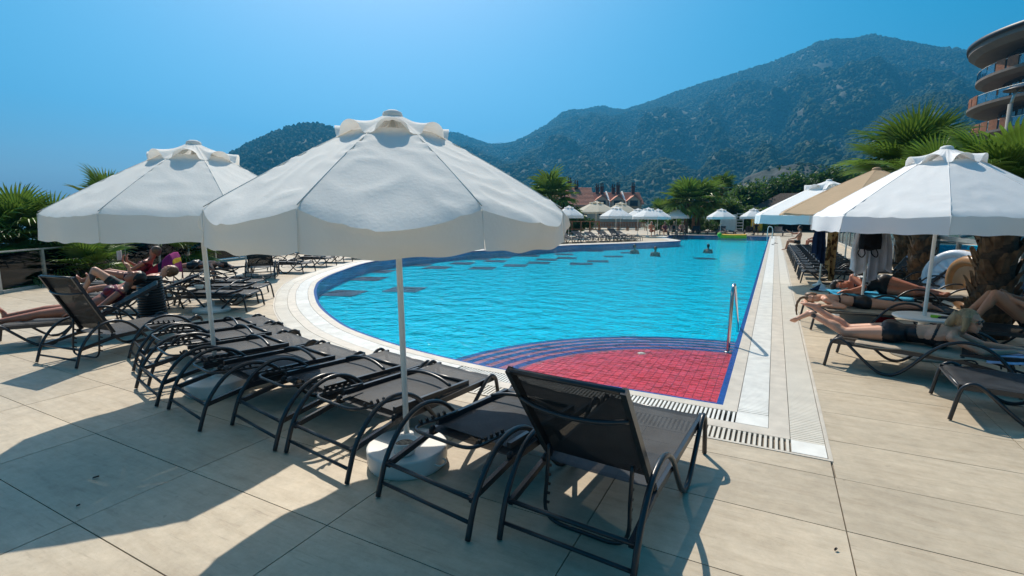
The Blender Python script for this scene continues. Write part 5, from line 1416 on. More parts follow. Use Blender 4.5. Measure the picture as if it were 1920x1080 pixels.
# inflatable fruit-slice rings leaning on the glass
def inflatable(label, loc, lean, rz, R=0.47, shade=False):
    t = thing('inflatable_ring', label, 'pool float', loc, rz)
    # local: disc in xz plane facing -y, bottom at z=0
    Cz = R
    rim = MB().tube([(R * 0.90 * math.cos(a), 0.11, Cz + R * 0.90 * math.sin(a)) for a in [2 * math.pi * k / 40 for k in range(40)]], 0.095, 10, closed=True); o1 = rim.build('outer_tube', 'vinyl_brown' if shade else 'vinyl_orange', t)
    fr = MB().tube([(R * 0.86 * math.cos(a), -0.02, Cz + R * 0.86 * math.sin(a)) for a in [2 * math.pi * k / 40 for k in range(40)]], 0.075, 10, closed=True); o2 = fr.build('white_tube', 'vinyl_white', t)
    def fn(u, v):
        a = 2 * math.pi * u; r = R * 0.82 * v
        return (r * math.cos(a), -0.01 - 0.035 * abs(math.sin(a * 6)) ** 0.7 * math.sin(math.pi * v) , Cz + r * math.sin(a))
    o3 = MB().grid(fn, 96, 8).build('padded_segments', 'vinyl_white', t)
    def fb(u, v):
        a = 2 * math.pi * u; r = R * 0.9 * v
        return (r * math.cos(a), 0.16 + 0.02 * (1 - v), Cz + r * math.sin(a))
    o4 = MB().grid(fb, 40, 4).build('back_panel', 'vinyl_brown' if shade else 'vinyl_orange', t)
    for o in (o1, o2, o3, o4): o.rotation_euler = (-lean, 0, 0)
    return t
inflatable('white padded inflatable ring with orange rim leaning against the glass', (3.0, 12.35, 0.0), rad(20), rad(-42), 0.50)
inflatable('second orange inflatable ring, seen from its brown back', (3.17, 11.05, 0.0), rad(8), rad(115), 0.46, True)

# ================================================================ PEOPLE
def remesh(me_in, voxel, smooth=6, fac=0.5):
    o = bpy.data.objects.new('tmp', me_in); COL.objects.link(o)
    r = o.modifiers.new('r', 'REMESH'); r.mode = 'VOXEL'; r.voxel_size = voxel; r.use_smooth_shade = True
    s = o.modifiers.new('s', 'SMOOTH'); s.factor = fac; s.iterations = smooth
    dg = bpy.context.evaluated_depsgraph_get(); dg.update()
    ev = o.evaluated_get(dg); me = bpy.data.meshes.new_from_object(ev)
    bpy.data.objects.remove(o); bpy.data.meshes.remove(me_in)
    me.materials.clear()
    me.polygons.foreach_set('use_smooth', [True] * len(me.polygons)); me.polygons.foreach_set('material_index', [0] * len(me.polygons))
    return me
def capsule(b, a, c, ra, rc, n=10):
    a = Vector(a); c = Vector(c); d = c - a
    L = d.length
    if L < 1e-5: return
    d /= L
    pts = []; rr = []
    for t in (-1.0, -0.85, -0.5, 0): pts.append(a + d * ra * t); rr.append(max(0.002, ra * math.sqrt(max(0, 1 - t * t))))
    for t in (0.25, 0.5, 0.75): pts.append(a.lerp(c, t)); rr.append(ra + (rc - ra) * t)
    for t in (0, 0.5, 0.85, 1.0): pts.append(c + d * rc * t); rr.append(max(0.002, rc * math.sqrt(max(0, 1 - t * t))))
    b.tube(pts, rr, n)
def hand_shape(b, wr, d, nrm, side, s=1.0, curl=0.5):
    d = d.normalized(); nrm = (nrm - d * nrm.dot(d)).normalized(); lat = d.cross(nrm) * side
    pc = wr + d * 0.045 * s
    b.ell(pc, (lat * 0.040 * s, nrm * 0.016 * s, d * 0.052 * s), 10, 8)
    for k, (off_, ln) in enumerate(((-0.028, 0.068), (-0.010, 0.078), (0.009, 0.073), (0.027, 0.058))):
        p0 = wr + d * 0.080 * s + lat * off_ * s
        p1 = p0 + (d * math.cos(curl * 0.5) + nrm * math.sin(curl * 0.5)) * ln * 0.5 * s
        p2 = p1 + (d * math.cos(curl * 1.3) + nrm * math.sin(curl * 1.3)) * ln * 0.5 * s
        capsule(b, p0, p1, 0.0098 * s, 0.009 * s, 6); capsule(b, p1, p2, 0.009 * s, 0.0078 * s, 6)
    t0 = wr + d * 0.025 * s - lat * 0.030 * s; t1 = t0 + (d * 0.7 - lat * 0.75).normalized() * 0.035 * s; t2 = t1 + (d * 0.95 - lat * 0.2 + nrm * 0.3).normalized() * 0.03 * s
    capsule(b, t0, t1, 0.012 * s, 0.0105 * s, 6); capsule(b, t1, t2, 0.0105 * s, 0.0085 * s, 6)
def foot_shape(b, ank, toe, up, s=1.0):
    d = (toe - ank).normalized(); up = (up - d * up.dot(d)).normalized(); lat = d.cross(up)
    heel = ank - d * 0.03 * s - up * 0.035 * s
    b.ell(heel, (lat * 0.030 * s, d * 0.034 * s, up * 0.032 * s), 8, 6)
    ball = toe - d * 0.045 * s - up * 0.01 * s
    capsule(b, ank - up * 0.012 * s, ball, 0.032 * s, 0.022 * s, 8); capsule(b, heel, ball - up * 0.004 * s, 0.024 * s, 0.02 * s, 8)
    b.ell(ball, (lat * 0.043 * s, d * 0.032 * s, up * 0.017 * s), 8, 6)
    for k in range(5):
        l = -0.034 + k * 0.017
        capsule(b, ball + lat * l * s + d * 0.018 * s, ball + lat * l * s + d * (0.052 - 0.006 * abs(k - 1)) * s, 0.0105 * s, 0.0088 * s, 6)
def head_shape(b, c, fd, hu, s=1.0):
    fd = fd.normalized(); hu = (hu - fd * hu.dot(fd)).normalized(); lat = fd.cross(hu)
    b.ell(c + hu * 0.02 * s - fd * 0.012 * s, (lat * 0.072 * s, fd * 0.090 * s, hu * 0.085 * s), 16, 12)
    b.ell(c + fd * 0.028 * s - hu * 0.045 * s, (lat * 0.056 * s, fd * 0.056 * s, hu * 0.068 * s), 14, 10)
    b.ell(c + fd * 0.062 * s - hu * 0.096 * s, (lat * 0.024 * s, fd * 0.020 * s, hu * 0.018 * s), 8, 6)
    capsule(b, c + fd * 0.080 * s + hu * 0.008 * s, c + fd * 0.094 * s - hu * 0.030 * s, 0.008 * s, 0.0125 * s, 7)
    capsule(b, c + fd * 0.080 * s - hu * 0.066 * s - lat * 0.016 * s, c + fd * 0.080 * s - hu * 0.066 * s + lat * 0.016 * s, 0.010 * s, 0.010 * s, 6)
    capsule(b, c + fd * 0.078 * s + hu * 0.026 * s - lat * 0.035 * s, c + fd * 0.078 * s + hu * 0.026 * s + lat * 0.035 * s, 0.010 * s, 0.010 * s, 6)
    for sd in (-1, 1):
        b.ell(c + fd * 0.058 * s - hu * 0.022 * s + lat * sd * 0.036 * s, (lat * 0.018 * s, fd * 0.016 * s, hu * 0.018 * s), 8, 6)
        b.ell(c + lat * sd * 0.074 * s - hu * 0.012 * s - fd * 0.005 * s, (lat * 0.009 * s, fd * 0.018 * s, hu * 0.030 * s), 8, 6)
def person_mesh(J, s=1.0, fem=True, voxel=0.009, fat=1.0, detail=True):
    """J: joint name -> Vector in the figure's frame"""
    b = MB(); V = lambda k: Vector(J[k])
    pel, che, nec = V('pelvis'), V('chest'), V('neck')
    lh = (V('hipR') - V('hipL')).normalized(); lc = (V('shR') - V('shL')).normalized()
    up1 = (che - pel).normalized(); f1 = up1.cross(lh).normalized() * -1; up2 = (nec - che).normalized(); f2 = up2.cross(lc).normalized() * -1
    if 'front' in J:
        if f1.dot(Vector(J['front'])) < 0: f1 = -f1
        if f2.dot(Vector(J['front'])) < 0: f2 = -f2
    w = fat * s
    b.ell(pel, (lh * (0.158 if fem else 0.145) * w, f1 * 0.098 * w, up1 * 0.115 * s), 16, 10)
    waist = pel.lerp(che, 0.52)
    b.ell(waist, (((lh + lc) / 2) * (0.112 if fem else 0.135) * w, ((f1 + f2) / 2) * 0.088 * w, up1 * 0.13 * s), 16, 10)
    b.ell(che, (lc * (0.138 if fem else 0.162) * w, f2 * 0.100 * w, up2 * 0.155 * s), 16, 10)
    capsule(b, pel, che, 0.085 * w, 0.095 * w, 12)
    capsule(b, che.lerp(nec, 0.6), nec, 0.065 * s, 0.05 * s, 10)
    for sd, (a, e, wr) in (('L', ('shL', 'elL', 'wrL')), ('R', ('shR', 'elR', 'wrR'))):
        A, E_, W = V(a), V(e), V(wr); q = 1.0 if fem else 1.22
        b.ell(A, (lc * 0.052 * s, f2 * 0.05 * s, up2 * 0.05 * s), 10, 8)
        capsule(b, nec.lerp(che, 0.25), A, 0.05 * s, 0.046 * s, 10)
        capsule(b, A, E_, 0.046 * s * q, 0.035 * s * q, 10); capsule(b, E_, W, 0.036 * s * q, 0.0235 * s * q, 10)
        capsule(b, E_.lerp(W, 0.12), E_.lerp(W, 0.42), 0.037 * s * q, 0.033 * s * q, 8)
        hd = Vector(J.get('hd' + sd, W - E_)); hn = Vector(J.get('hn' + sd, (0, 0, -1)))
        if detail: hand_shape(b, W, hd, hn, 1 if sd == 'R' else -1, s * (1.0 if fem else 1.1), J.get('curl' + sd, 0.45))
        else: b.ell(W + hd.normalized() * 0.07 * s, (0.035 * s * Vector((1, 0, 0)), 0.035 * s * Vector((0, 1, 0)), 0.035 * s * Vector((0, 0, 1))), 8, 6)
        H_, K, An = V('hip' + sd), V('kn' + sd), V('an' + sd); T = V('to' + sd)
        b.ell(H_, (lh * 0.092 * w, f1 * 0.092 * w, up1 * 0.10 * s), 12, 8)
        capsule(b, H_, K, 0.088 * w, 0.054 * s, 12); capsule(b, K, An, 0.052 * s, 0.031 * s, 10)
        back = -Vector(J['calf']) if 'calf' in J else None
        ks = (K - H_).normalized(); cs = (An - K).normalized(); cb = (ks * -1 + cs); 
        cb = (cb - cs * cb.dot(cs)); 
        if cb.length < 0.05: cb = -f1
        cb = cb.normalized() * 1.0
        b.ell(K.lerp(An, 0.30) + cb * 0.012 * s, (cs * 0.105 * s, cb * 0.050 * s, cs.cross(cb) * 0.050 * s), 10, 8)
        upv = Vector(J.get('fu' + sd, K - An))
        if detail: foot_shape(b, An, T, upv, s)
        else: capsule(b, An, T, 0.034 * s, 0.022 * s, 8)
        # buttock
        b.ell(pel.lerp(H_, 0.62) - f1 * 0.052 * w - up1 * 0.02 * s, (lh * 0.082 * w, f1 * 0.068 * w, up1 * 0.09 * s), 12, 8)
    if fem:
        for sd in (-1, 1): b.ell(che + lc * sd * 0.068 * w + f2 * 0.075 * w - up2 * 0.01 * s, (lc * 0.062 * w, f2 * 0.052 * w, up2 * 0.062 * w), 10, 8)
    hc_, fd, hu = V('head'), Vector(J['face']), Vector(J['hup'])
    capsule(b, nec, hc_ - fd.normalized() * 0.015 * s, 0.052 * s, 0.05 * s, 10)
    head_shape(b, hc_, fd, hu, s * J.get('hs', 1.0))
    me = bpy.data.meshes.new('body'); me.from_pydata(b.v, [], b.f)
    return remesh(me, voxel, 5)
def shell(body, pred, offset, name, mat, parent):
    """clothing: the body's own faces inside a region, lifted off the skin"""
    bm = bmesh.new(); bm.from_mesh(body); bm.normal_update()
    dead = [f for f in bm.faces if not pred(f.calc_center_median())]
    bmesh.ops.delete(bm, geom=dead, context='FACES')
    if not bm.faces: bm.free(); return None
    bm.normal_update()
    for v in bm.verts: v.co += v.normal * offset
    me = bpy.data.meshes.new(name); bm.to_mesh(me); bm.free(); me.materials.append(M[mat])
    me.polygons.foreach_set('use_smooth', [True] * len(me.polygons))
    o = bpy.data.objects.new(name, me); link(o, parent)
    so = o.modifiers.new('thick', 'SOLIDIFY'); so.thickness = 0.003; so.offset = -1
    return o
def hair_obj(J, s, mat, parent, extra=None, voxel=0.009, long=0.0, back=0.0):
    b = MB(); c = Vector(J['head']); fd = Vector(J['face']).normalized(); hu = Vector(J['hup']); hu = (hu - fd * hu.dot(fd)).normalized(); lat = fd.cross(hu)
    s = s * J.get('hs', 1.0)
    b.ell(c + hu * 0.034 * s - fd * 0.028 * s, (lat * 0.081 * s, fd * 0.092 * s, hu * 0.088 * s), 16, 12)
    b.ell(c - hu * 0.02 * s - fd * 0.055 * s, (lat * 0.072 * s, fd * 0.052 * s, hu * 0.075 * s), 12, 10)
    for sd in (-1, 1): b.ell(c + lat * sd * 0.066 * s + hu * 0.012 * s - fd * 0.012 * s, (lat * 0.018 * s, fd * 0.045 * s, hu * 0.06 * s), 10, 8)
    if extra:
        for pts, rr in extra:
            b.tube(spline(pts, 5), [rr[0] + (rr[1] - rr[0]) * i / (5 * (len(pts) - 1)) for i in range(5 * (len(pts) - 1) + 1)], 10)
    me = bpy.data.meshes.new('hair'); me.from_pydata(b.v, [], b.f)
    me = remesh(me, voxel, 3); me.materials.append(M[mat])
    # strands: shallow combed relief
    for v in me.vertices:
        d = v.co - c; v.co += v.normal * 0.003 * math.sin(90 * d.dot(lat) + 30 * d.dot(fd)) * 0.7
    o = bpy.data.objects.new('hair', me); link(o, parent); return o
def frame_fn(o, a, z0=0.0):
    a = Vector((a[0], a[1], 0)).normalized(); n = Vector((-a.y, a.x, 0)); o = Vector((o[0], o[1], 0))
    def f(u, v, w): return o + a * u + n * v + Vector((0, 0, w + z0))
    f.a = a; f.n = n
    return f
def make_person(label, J, s=1.0, fem=True, skin='skin', voxel=0.009, fat=1.0, hair='hair_dark', hair_extra=None, detail=True, loc=None):
    """joints are world positions; the root stands under the pelvis"""
    root = Vector(loc) if loc is not None else Vector((J['pelvis'][0], J['pelvis'][1], 0))
    JJ = {}
    dirs = ('face', 'hup', 'front', 'hdL', 'hdR', 'hnL', 'hnR', 'fuL', 'fuR', 'calf', 'hs', 'curlL', 'curlR')
    for k, v in J.items(): JJ[k] = v if k in dirs else Vector(v) - root
    t = thing('person', label, 'person', root)
    me = person_mesh(JJ, s, fem, voxel, fat, detail); me.materials.append(M[skin])
    body = bpy.data.objects.new('body', me); link(body, t)
    ex = [([Vector(p) - root for p in pts], rr) for pts, rr in hair_extra] if hair_extra else None
    if hair: hair_obj(JJ, s, hair, t, ex, max(voxel, 0.008))
    t_ = JJ
    def axes():
        pel, che, nec = Vector(t_['pelvis']), Vector(t_['chest']), Vector(t_['neck']); ax = nec - pel; L = ax.length; ax /= L
        lat = (Vector(t_['shR']) - Vector(t_['shL'])).normalized()
        return pel, ax, L, lat
    return t, me, JJ, axes
def torso_pred(JJ, axes, lo, hi, legs=0.0, arms=True, extra=None):
    pel, ax, L, lat = axes()
    hips = [(Vector(JJ['hip' + k]), Vector(JJ['kn' + k])) for k in 'LR']
    arms_ = [(Vector(JJ['sh' + k]), Vector(JJ['el' + k]), Vector(JJ['wr' + k])) for k in 'LR']
    def pred(p):
        t = (p - pel).dot(ax) / L
        r = ((p - pel) - ax * (p - pel).dot(ax)).length
        if not (lo <= t <= hi) or r > 0.23: 
            if legs:
                for h, k in hips:
                    d = k - h; u = (p - h).dot(d) / d.length_squared
                    if -0.2 < u < legs and (p - h - d * u).length < 0.14 and t < lo + 0.25: return True
            return False
        for a, e, w in arms_:
            d = e - a; u = (p - a).dot(d) / d.length_squared
            if u > 0.12 and (p - a - d * u).length < 0.06: return False
            d = w - e; u = (p - e).dot(d) / d.length_squared
            if 0 < u < 1.4 and (p - e - d * u).length < 0.055: return False
        for h, k in hips:
            d = k - h; u = (p - h).dot(d) / d.length_squared
            if u > max(legs, 0.16) and (p - h - d * u).length < 0.12: return False
        return extra(p, t, (p - pel).dot(lat)) if extra else True
    return pred

# ---- blonde woman lying on her front, feet up (right)
f = frame_fn(R1O, R1A); SZ = 0.30
J = dict(pelvis=f(0.53, 0, SZ + 0.10), chest=f(0.86, 0, SZ + 0.125), neck=f(1.02, 0, SZ + 0.20), head=f(1.08, -0.01, SZ + 0.30), face=f.a * 0.93 - f.n * 0.42 + Vector((0, 0, -0.05)), hup=Vector((0, 0, 1)) - f.a * 0.1,
         front=Vector((0, 0, -1)), hipL=f(0.48, 0.085, SZ + 0.095), hipR=f(0.48, -0.085, SZ + 0.095), knL=f(0.10, 0.11, SZ + 0.05), knR=f(0.10, -0.12, SZ + 0.05),
         anL=f(-0.25, 0.10, SZ + 0.25), anR=f(-0.27, -0.10, SZ + 0.22), toL=f(-0.40, 0.09, SZ + 0.28), toR=f(-0.43, -0.11, SZ + 0.10),
         fuL=Vector((0, 0, -1)), fuR=f.a * 0.6 - Vector((0, 0, 0.8)) * -1, shL=f(0.97, 0.155, SZ + 0.14), shR=f(0.97, -0.155, SZ + 0.14), elL=f(1.20, 0.20, SZ + 0.045), elR=f(1.20, -0.20, SZ + 0.04), wrL=f(1.40, 0.10, SZ + 0.07), wrR=f(1.41, -0.08, SZ + 0.07),
         hdL=f.a, hdR=f.a, hnL=Vector((0, 0, -1)), hnR=Vector((0, 0, -1)), curlL=0.4, curlR=0.4)
J['fuR'] = -f.a * 0.3 - Vector((0, 0, 0.2))
J['fuL'] = -f.a * 0.2 - Vector((0, 0, 0.9))
hb = J['head'] - f.a * 0.08
t, me, JJ, ax = make_person('blonde woman in black swimsuit lying face down, feet raised, wearing sunglasses', J, 0.98, True, 'skin_light', 0.0075, 1.06, 'hair_blond',
        [([hb + Vector((0, 0, 0.06)), hb - f.a * 0.06 + Vector((0, 0, -0.03)), hb - f.a * 0.09 + Vector((0, 0, -0.09)), hb - f.a * 0.10 + f.n * 0.02 + Vector((0, 0, -0.13))], (0.055, 0.012)), ([hb + f.a * 0.05 - f.n * 0.07 + Vector((0, 0, 0.04)), hb + f.a * 0.05 - f.n * 0.085 + Vector((0, 0, -0.04)), hb + f.a * 0.03 - f.n * 0.08 + Vector((0, 0, -0.10))], (0.035, 0.018))])
def suit(p, tt, l):
    zc = JJ['chest'].z
    if tt < 0.34 + 0.6 * max(0, zc - p.z): return True
    if tt < 0.92: return p.z < zc - 0.035 - (0.05 if tt > 0.85 else 0) or abs(tt - 0.60 - 0.9 * (p.z - zc)) < 0.022
    return False
shell(me, torso_pred(JJ, ax, -0.28, 0.92, extra=suit), 0.004, 'swimsuit', 'black_suit', t)
# sunglasses
c = JJ['head']; fd = Vector(JJ['face']).normalized(); hu = Vector(JJ['hup']).normalized(); lat = fd.cross(hu)
g = MB()
for sd in (-1, 1): g.ell(c + fd * 0.086 + lat * sd * 0.033 + hu * 0.004, (lat * 0.028, fd * 0.008, hu * 0.020), 10, 8)
gl = g.build('sunglasses', 'lens', t)
g = MB()
for sd in (-1, 1): g.tube([c + fd * 0.085 + lat * sd * 0.060 + hu * 0.010, c + fd * 0.03 + lat * sd * 0.082 + hu * 0.012, c - fd * 0.005 + lat * sd * 0.082 + hu * 0.006], 0.003, 5)
g.build('temple_arm', 'gold', gl)
# ankle tattoo
an = JJ['anR'].lerp(JJ['knR'], 0.16); shell(me, lambda p: (p - an + f.n * 0.03).length < 0.026, 0.0006, 'ankle_tattoo', 'ink', t)

# ---- girl with ponytail, lying face down with the head towards the pool
f = frame_fn(GO + Vector((-0.06, 0, 0)), GA); SZ = 0.295
J = dict(pelvis=f(0.70, 0, SZ + 0.085), chest=f(0.36, 0, SZ + 0.10), neck=f(0.20, 0, SZ + 0.13), head=f(0.10, -0.02, SZ + 0.125), face=-f.n * 0.95 + Vector((0, 0, -0.15)) , hup=-f.a + Vector((0, 0, 0.1)), front=Vector((0, 0, -1)),
         hipL=f(0.74, -0.08, SZ + 0.08), hipR=f(0.74, 0.08, SZ + 0.08), knL=f(1.14, -0.085, SZ + 0.055), knR=f(1.14, 0.085, SZ + 0.055), anL=f(1.52, -0.06, SZ + 0.06), anR=f(1.52, 0.08, SZ + 0.06), toL=f(1.66, -0.06, SZ + 0.012), toR=f(1.66, 0.10, SZ + 0.012),
         fuL=Vector((0, 0, -1)), fuR=Vector((0, 0, -1)), shL=f(0.24, -0.145, SZ + 0.115), shR=f(0.24, 0.145, SZ + 0.115), elL=f(0.44, -0.26, SZ + 0.045), elR=f(0.12, 0.30, SZ + 0.05), wrL=f(0.22, -0.22, SZ + 0.04), wrR=f(0.03, 0.12, SZ + 0.05),
         hdL=-f.a * 0.9 + f.n * 0.3, hdR=-f.n, hnL=Vector((0, 0, -1)), hnR=Vector((0, 0, -1)), curlL=0.3, curlR=0.3)
ph = J['head'] - f.a * 0.075
t, me, JJ, ax = make_person('girl with light ponytail and black bikini lying on her front by the pool', J, 0.90, True, 'skin_light', 0.008, 0.94, 'hair_brown',
        [([ph, ph - f.a * 0.07 + Vector((0, 0, -0.01)), ph - f.a * 0.12 + Vector((0, 0, -0.09)), ph - f.a * 0.125 + Vector((0, 0, -0.20)), ph - f.a * 0.11 + Vector((0, 0, -0.27))], (0.024, 0.012))])
shell(me, torso_pred(JJ, ax, -0.30, 0.20), 0.004, 'bikini_bottom', 'black_suit', t)
shell(me, torso_pred(JJ, ax, 0.50, 0.60, extra=lambda p, tt, l: abs(tt - 0.55) < 0.022 or p.z < JJ['chest'].z - 0.03), 0.004, 'bikini_top', 'black_suit', t)

# ---- woman on her side in a printed swimsuit
f = frame_fn(SO + Vector((-0.05, 0, 0)), SA); SZ = 0.30
J = dict(pelvis=f(0.76, 0.02, SZ + 0.165), chest=f(0.43, 0.02, SZ + 0.15), neck=f(0.25, 0.0, SZ + 0.155), head=f(0.135, -0.03, SZ + 0.135), face=-f.n * 0.95 + Vector((0, 0, -0.22)), hup=-f.a + Vector((0, 0, 0.05)), front=-f.n,
         hipL=f(0.78, 0.02, SZ + 0.085), hipR=f(0.78, 0.02, SZ + 0.235), knL=f(1.12, -0.20, SZ + 0.06), knR=f(1.16, -0.16, SZ + 0.14), anL=f(1.46, -0.06, SZ + 0.045), anR=f(1.50, -0.02, SZ + 0.07), toL=f(1.58, -0.14, SZ + 0.035), toR=f(1.62, -0.09, SZ + 0.05),
         fuL=-f.n, fuR=-f.n, shL=f(0.29, -0.02, SZ + 0.06), shR=f(0.31, 0.02, SZ + 0.27), elL=f(0.40, -0.24, SZ + 0.04), elR=f(0.44, -0.20, SZ + 0.13), wrL=f(0.20, -0.22, SZ + 0.035), wrR=f(0.24, -0.25, SZ + 0.07), hdL=-f.a, hdR=-f.a, hnL=Vector((0, 0, -1)), hnR=Vector((0, 0, -1)))
t, me, JJ, ax = make_person('tanned dark-haired woman lying on her side in a printed black swimsuit', J, 0.98, True, 'skin_red', 0.0085, 1.10, 'hair_dark',
        [([J['head'] - f.a * 0.06 + Vector((0, 0, 0.03)), J['head'] - f.a * 0.11 + Vector((0, 0, -0.02)), J['head'] - f.a * 0.10 + Vector((0, 0, -0.09))], (0.06, 0.04))])
shell(me, torso_pred(JJ, ax, -0.26, 0.86, extra=lambda p, tt, l: tt > 0.40), 0.005, 'swimsuit_top', 'print_suit', t)
shell(me, torso_pred(JJ, ax, -0.26, 0.41), 0.005, 'swimsuit_bottom', 'black_suit', t)

# ---- person sitting with bent knees at the right edge
f = frame_fn((1.78, 7.85), (1, -0.05)); SZ = 0.30
J = dict(pelvis=f(0.95, 0, SZ + 0.09), chest=f(1.10, 0, SZ + 0.40), neck=f(1.16, 0, SZ + 0.58), head=f(1.15, 0, SZ + 0.72), face=-f.a + Vector((0, 0, -0.35)), hup=Vector((0, 0, 1)) - f.a * 0.2, front=-f.a,
         hipL=f(0.93, -0.09, SZ + 0.09), hipR=f(0.93, 0.09, SZ + 0.09), knL=f(0.56, -0.12, SZ + 0.40), knR=f(0.58, 0.14, SZ + 0.36), anL=f(0.40, -0.11, SZ + 0.06), anR=f(0.36, 0.15, SZ + 0.06), toL=f(0.25, -0.12, SZ + 0.02), toR=f(0.21, 0.16, SZ + 0.02), fuL=Vector((0, 0, 1)), fuR=Vector((0, 0, 1)),
         shL=f(1.10, -0.17, SZ + 0.50), shR=f(1.10, 0.17, SZ + 0.50), elL=f(0.86, -0.24, SZ + 0.27), elR=f(0.9, 0.25, SZ + 0.3), wrL=f(0.70, -0.15, SZ + 0.36), wrR=f(0.72, 0.12, SZ + 0.38), hnL=f.n, hnR=-f.n, curlL=0.8)
t, me, JJ, ax = make_person('tanned person sitting with bent knees at the right photo edge', J, 1.0, True, 'skin', 0.010, 1.0, 'hair_dark')
shell(me, torso_pred(JJ, ax, -0.3, 0.85), 0.004, 'swimsuit', 'black_suit', t)

# ---- left woman in red reclining: lounger and figure
LA = Vector((0.46, 0.888, 0)).normalized(); LO = Vector((-8.42, 2.36, 0))
lounger_from_foot('reclined lounger carrying the woman in a red swimsuit at the left', LO, LA, 'up', recl=30)
f = frame_fn(LO, LA); SZ = 0.295
J = dict(pelvis=f(0.92, 0, SZ + 0.09), chest=f(1.20, 0, SZ + 0.26), neck=f(1.36, 0, SZ + 0.38), head=f(1.44, -0.01, SZ + 0.47), face=-f.a * 0.55 + Vector((0, 0, 0.75)) - f.n * 0.25, hup=f.a * 0.8 + Vector((0, 0, 0.55)), front=Vector((0, 0, 1)) - f.a * 0.5,
         hipL=f(0.86, 0.085, SZ + 0.085), hipR=f(0.86, -0.085, SZ + 0.085), knL=f(0.46, 0.12, SZ + 0.10), knR=f(0.45, -0.13, SZ + 0.085), anL=f(0.08, 0.15, SZ + 0.05), anR=f(0.06, -0.17, SZ + 0.04), toL=f(0.03, 0.16, SZ + 0.17), toR=f(-0.02, -0.19, SZ + 0.15), fuL=-f.a, fuR=-f.a,
         shL=f(1.28, 0.165, SZ + 0.31), shR=f(1.28, -0.165, SZ + 0.31), elL=f(1.05, 0.27, SZ + 0.13), elR=f(1.04, -0.26, SZ + 0.12), wrL=f(0.82, 0.25, SZ + 0.07), wrR=f(0.80, -0.22, SZ + 0.08), hnL=Vector((0, 0, -1)), hnR=Vector((0, 0, -1)))
t, me, JJ, ax = make_person('woman in dark red swimsuit reclining on her back at the left', J, 1.0, True, 'skin_red', 0.009, 1.05, 'hair_dark')
shell(me, torso_pred(JJ, ax, -0.3, 0.16), 0.004, 'bikini_bottom', 'black_suit', t)
shell(me, torso_pred(JJ, ax, 0.42, 0.80), 0.005, 'bikini_top', 'red_suit', t)

# ---- man with tattooed arm, one knee raised
MA = Vector((0.62, 0.785, 0)).normalized(); MO = Vector((-10.15, 3.95, 0))
lounger_from_foot('lounger carrying the man with the raised knee', MO, MA, 'up', recl=22)
f = frame_fn(MO, MA); SZ = 0.295
J = dict(pelvis=f(0.62, 0, SZ + 0.095), chest=f(0.97, 0, SZ + 0.20), neck=f(1.15, 0, SZ + 0.29), head=f(1.26, 0, SZ + 0.36), face=-f.a * 0.5 + Vector((0, 0, 0.8)), hup=f.a * 0.85 + Vector((0, 0, 0.5)), front=Vector((0, 0, 1)) - f.a * 0.35,
         hipL=f(0.58, 0.085, SZ + 0.09), hipR=f(0.58, -0.085, SZ + 0.09), knL=f(0.20, 0.12, SZ + 0.09), knR=f(0.24, -0.10, SZ + 0.42), anL=f(-0.16, 0.14, SZ + 0.05), anR=f(0.04, -0.09, SZ + 0.06), toL=f(-0.21, 0.15, SZ + 0.16), toR=f(-0.11, -0.10, SZ + 0.02), fuL=-f.a, fuR=Vector((0, 0, 1)),
         shL=f(1.05, 0.19, SZ + 0.23), shR=f(1.05, -0.19, SZ + 0.23), elL=f(0.84, 0.28, SZ + 0.10), elR=f(0.78, -0.27, SZ + 0.14), wrL=f(0.64, 0.20, SZ + 0.12), wrR=f(0.74, -0.24, SZ + 0.40), hdR=Vector((0, 0, 1)), hnR=-f.a, curlR=1.2, hnL=Vector((0, 0, -1)))
t, me, JJ, ax = make_person('man in dark patterned shorts lying with one knee raised and hand up', J, 1.04, False, 'skin_light', 0.010, 1.0, 'hair_brown')
shell(me, torso_pred(JJ, ax, -0.3, 0.20, legs=0.55), 0.012, 'swim_shorts', 'shorts', t)
ee, ww = JJ['elR'], JJ['wrR']
def tat(p):
    d = ww - ee; u = (p - ee).dot(d) / d.length_squared
    return 0.05 < u < 0.92 and (p - ee - d * u).length < 0.065 and math.sin(p.z * 60) + math.sin(p.x * 55) > -0.5
shell(me, tat, 0.0008, 'arm_tattoo', 'ink', t)
kk, hh_ = JJ['knR'], JJ['anR']
shell(me, lambda p: (p - kk.lerp(hh_, 0.35)).length < 0.085 and (p - kk.lerp(hh_, 0.35)).dot(f.a) > 0.0, 0.0008, 'calf_tattoo', 'ink', t)

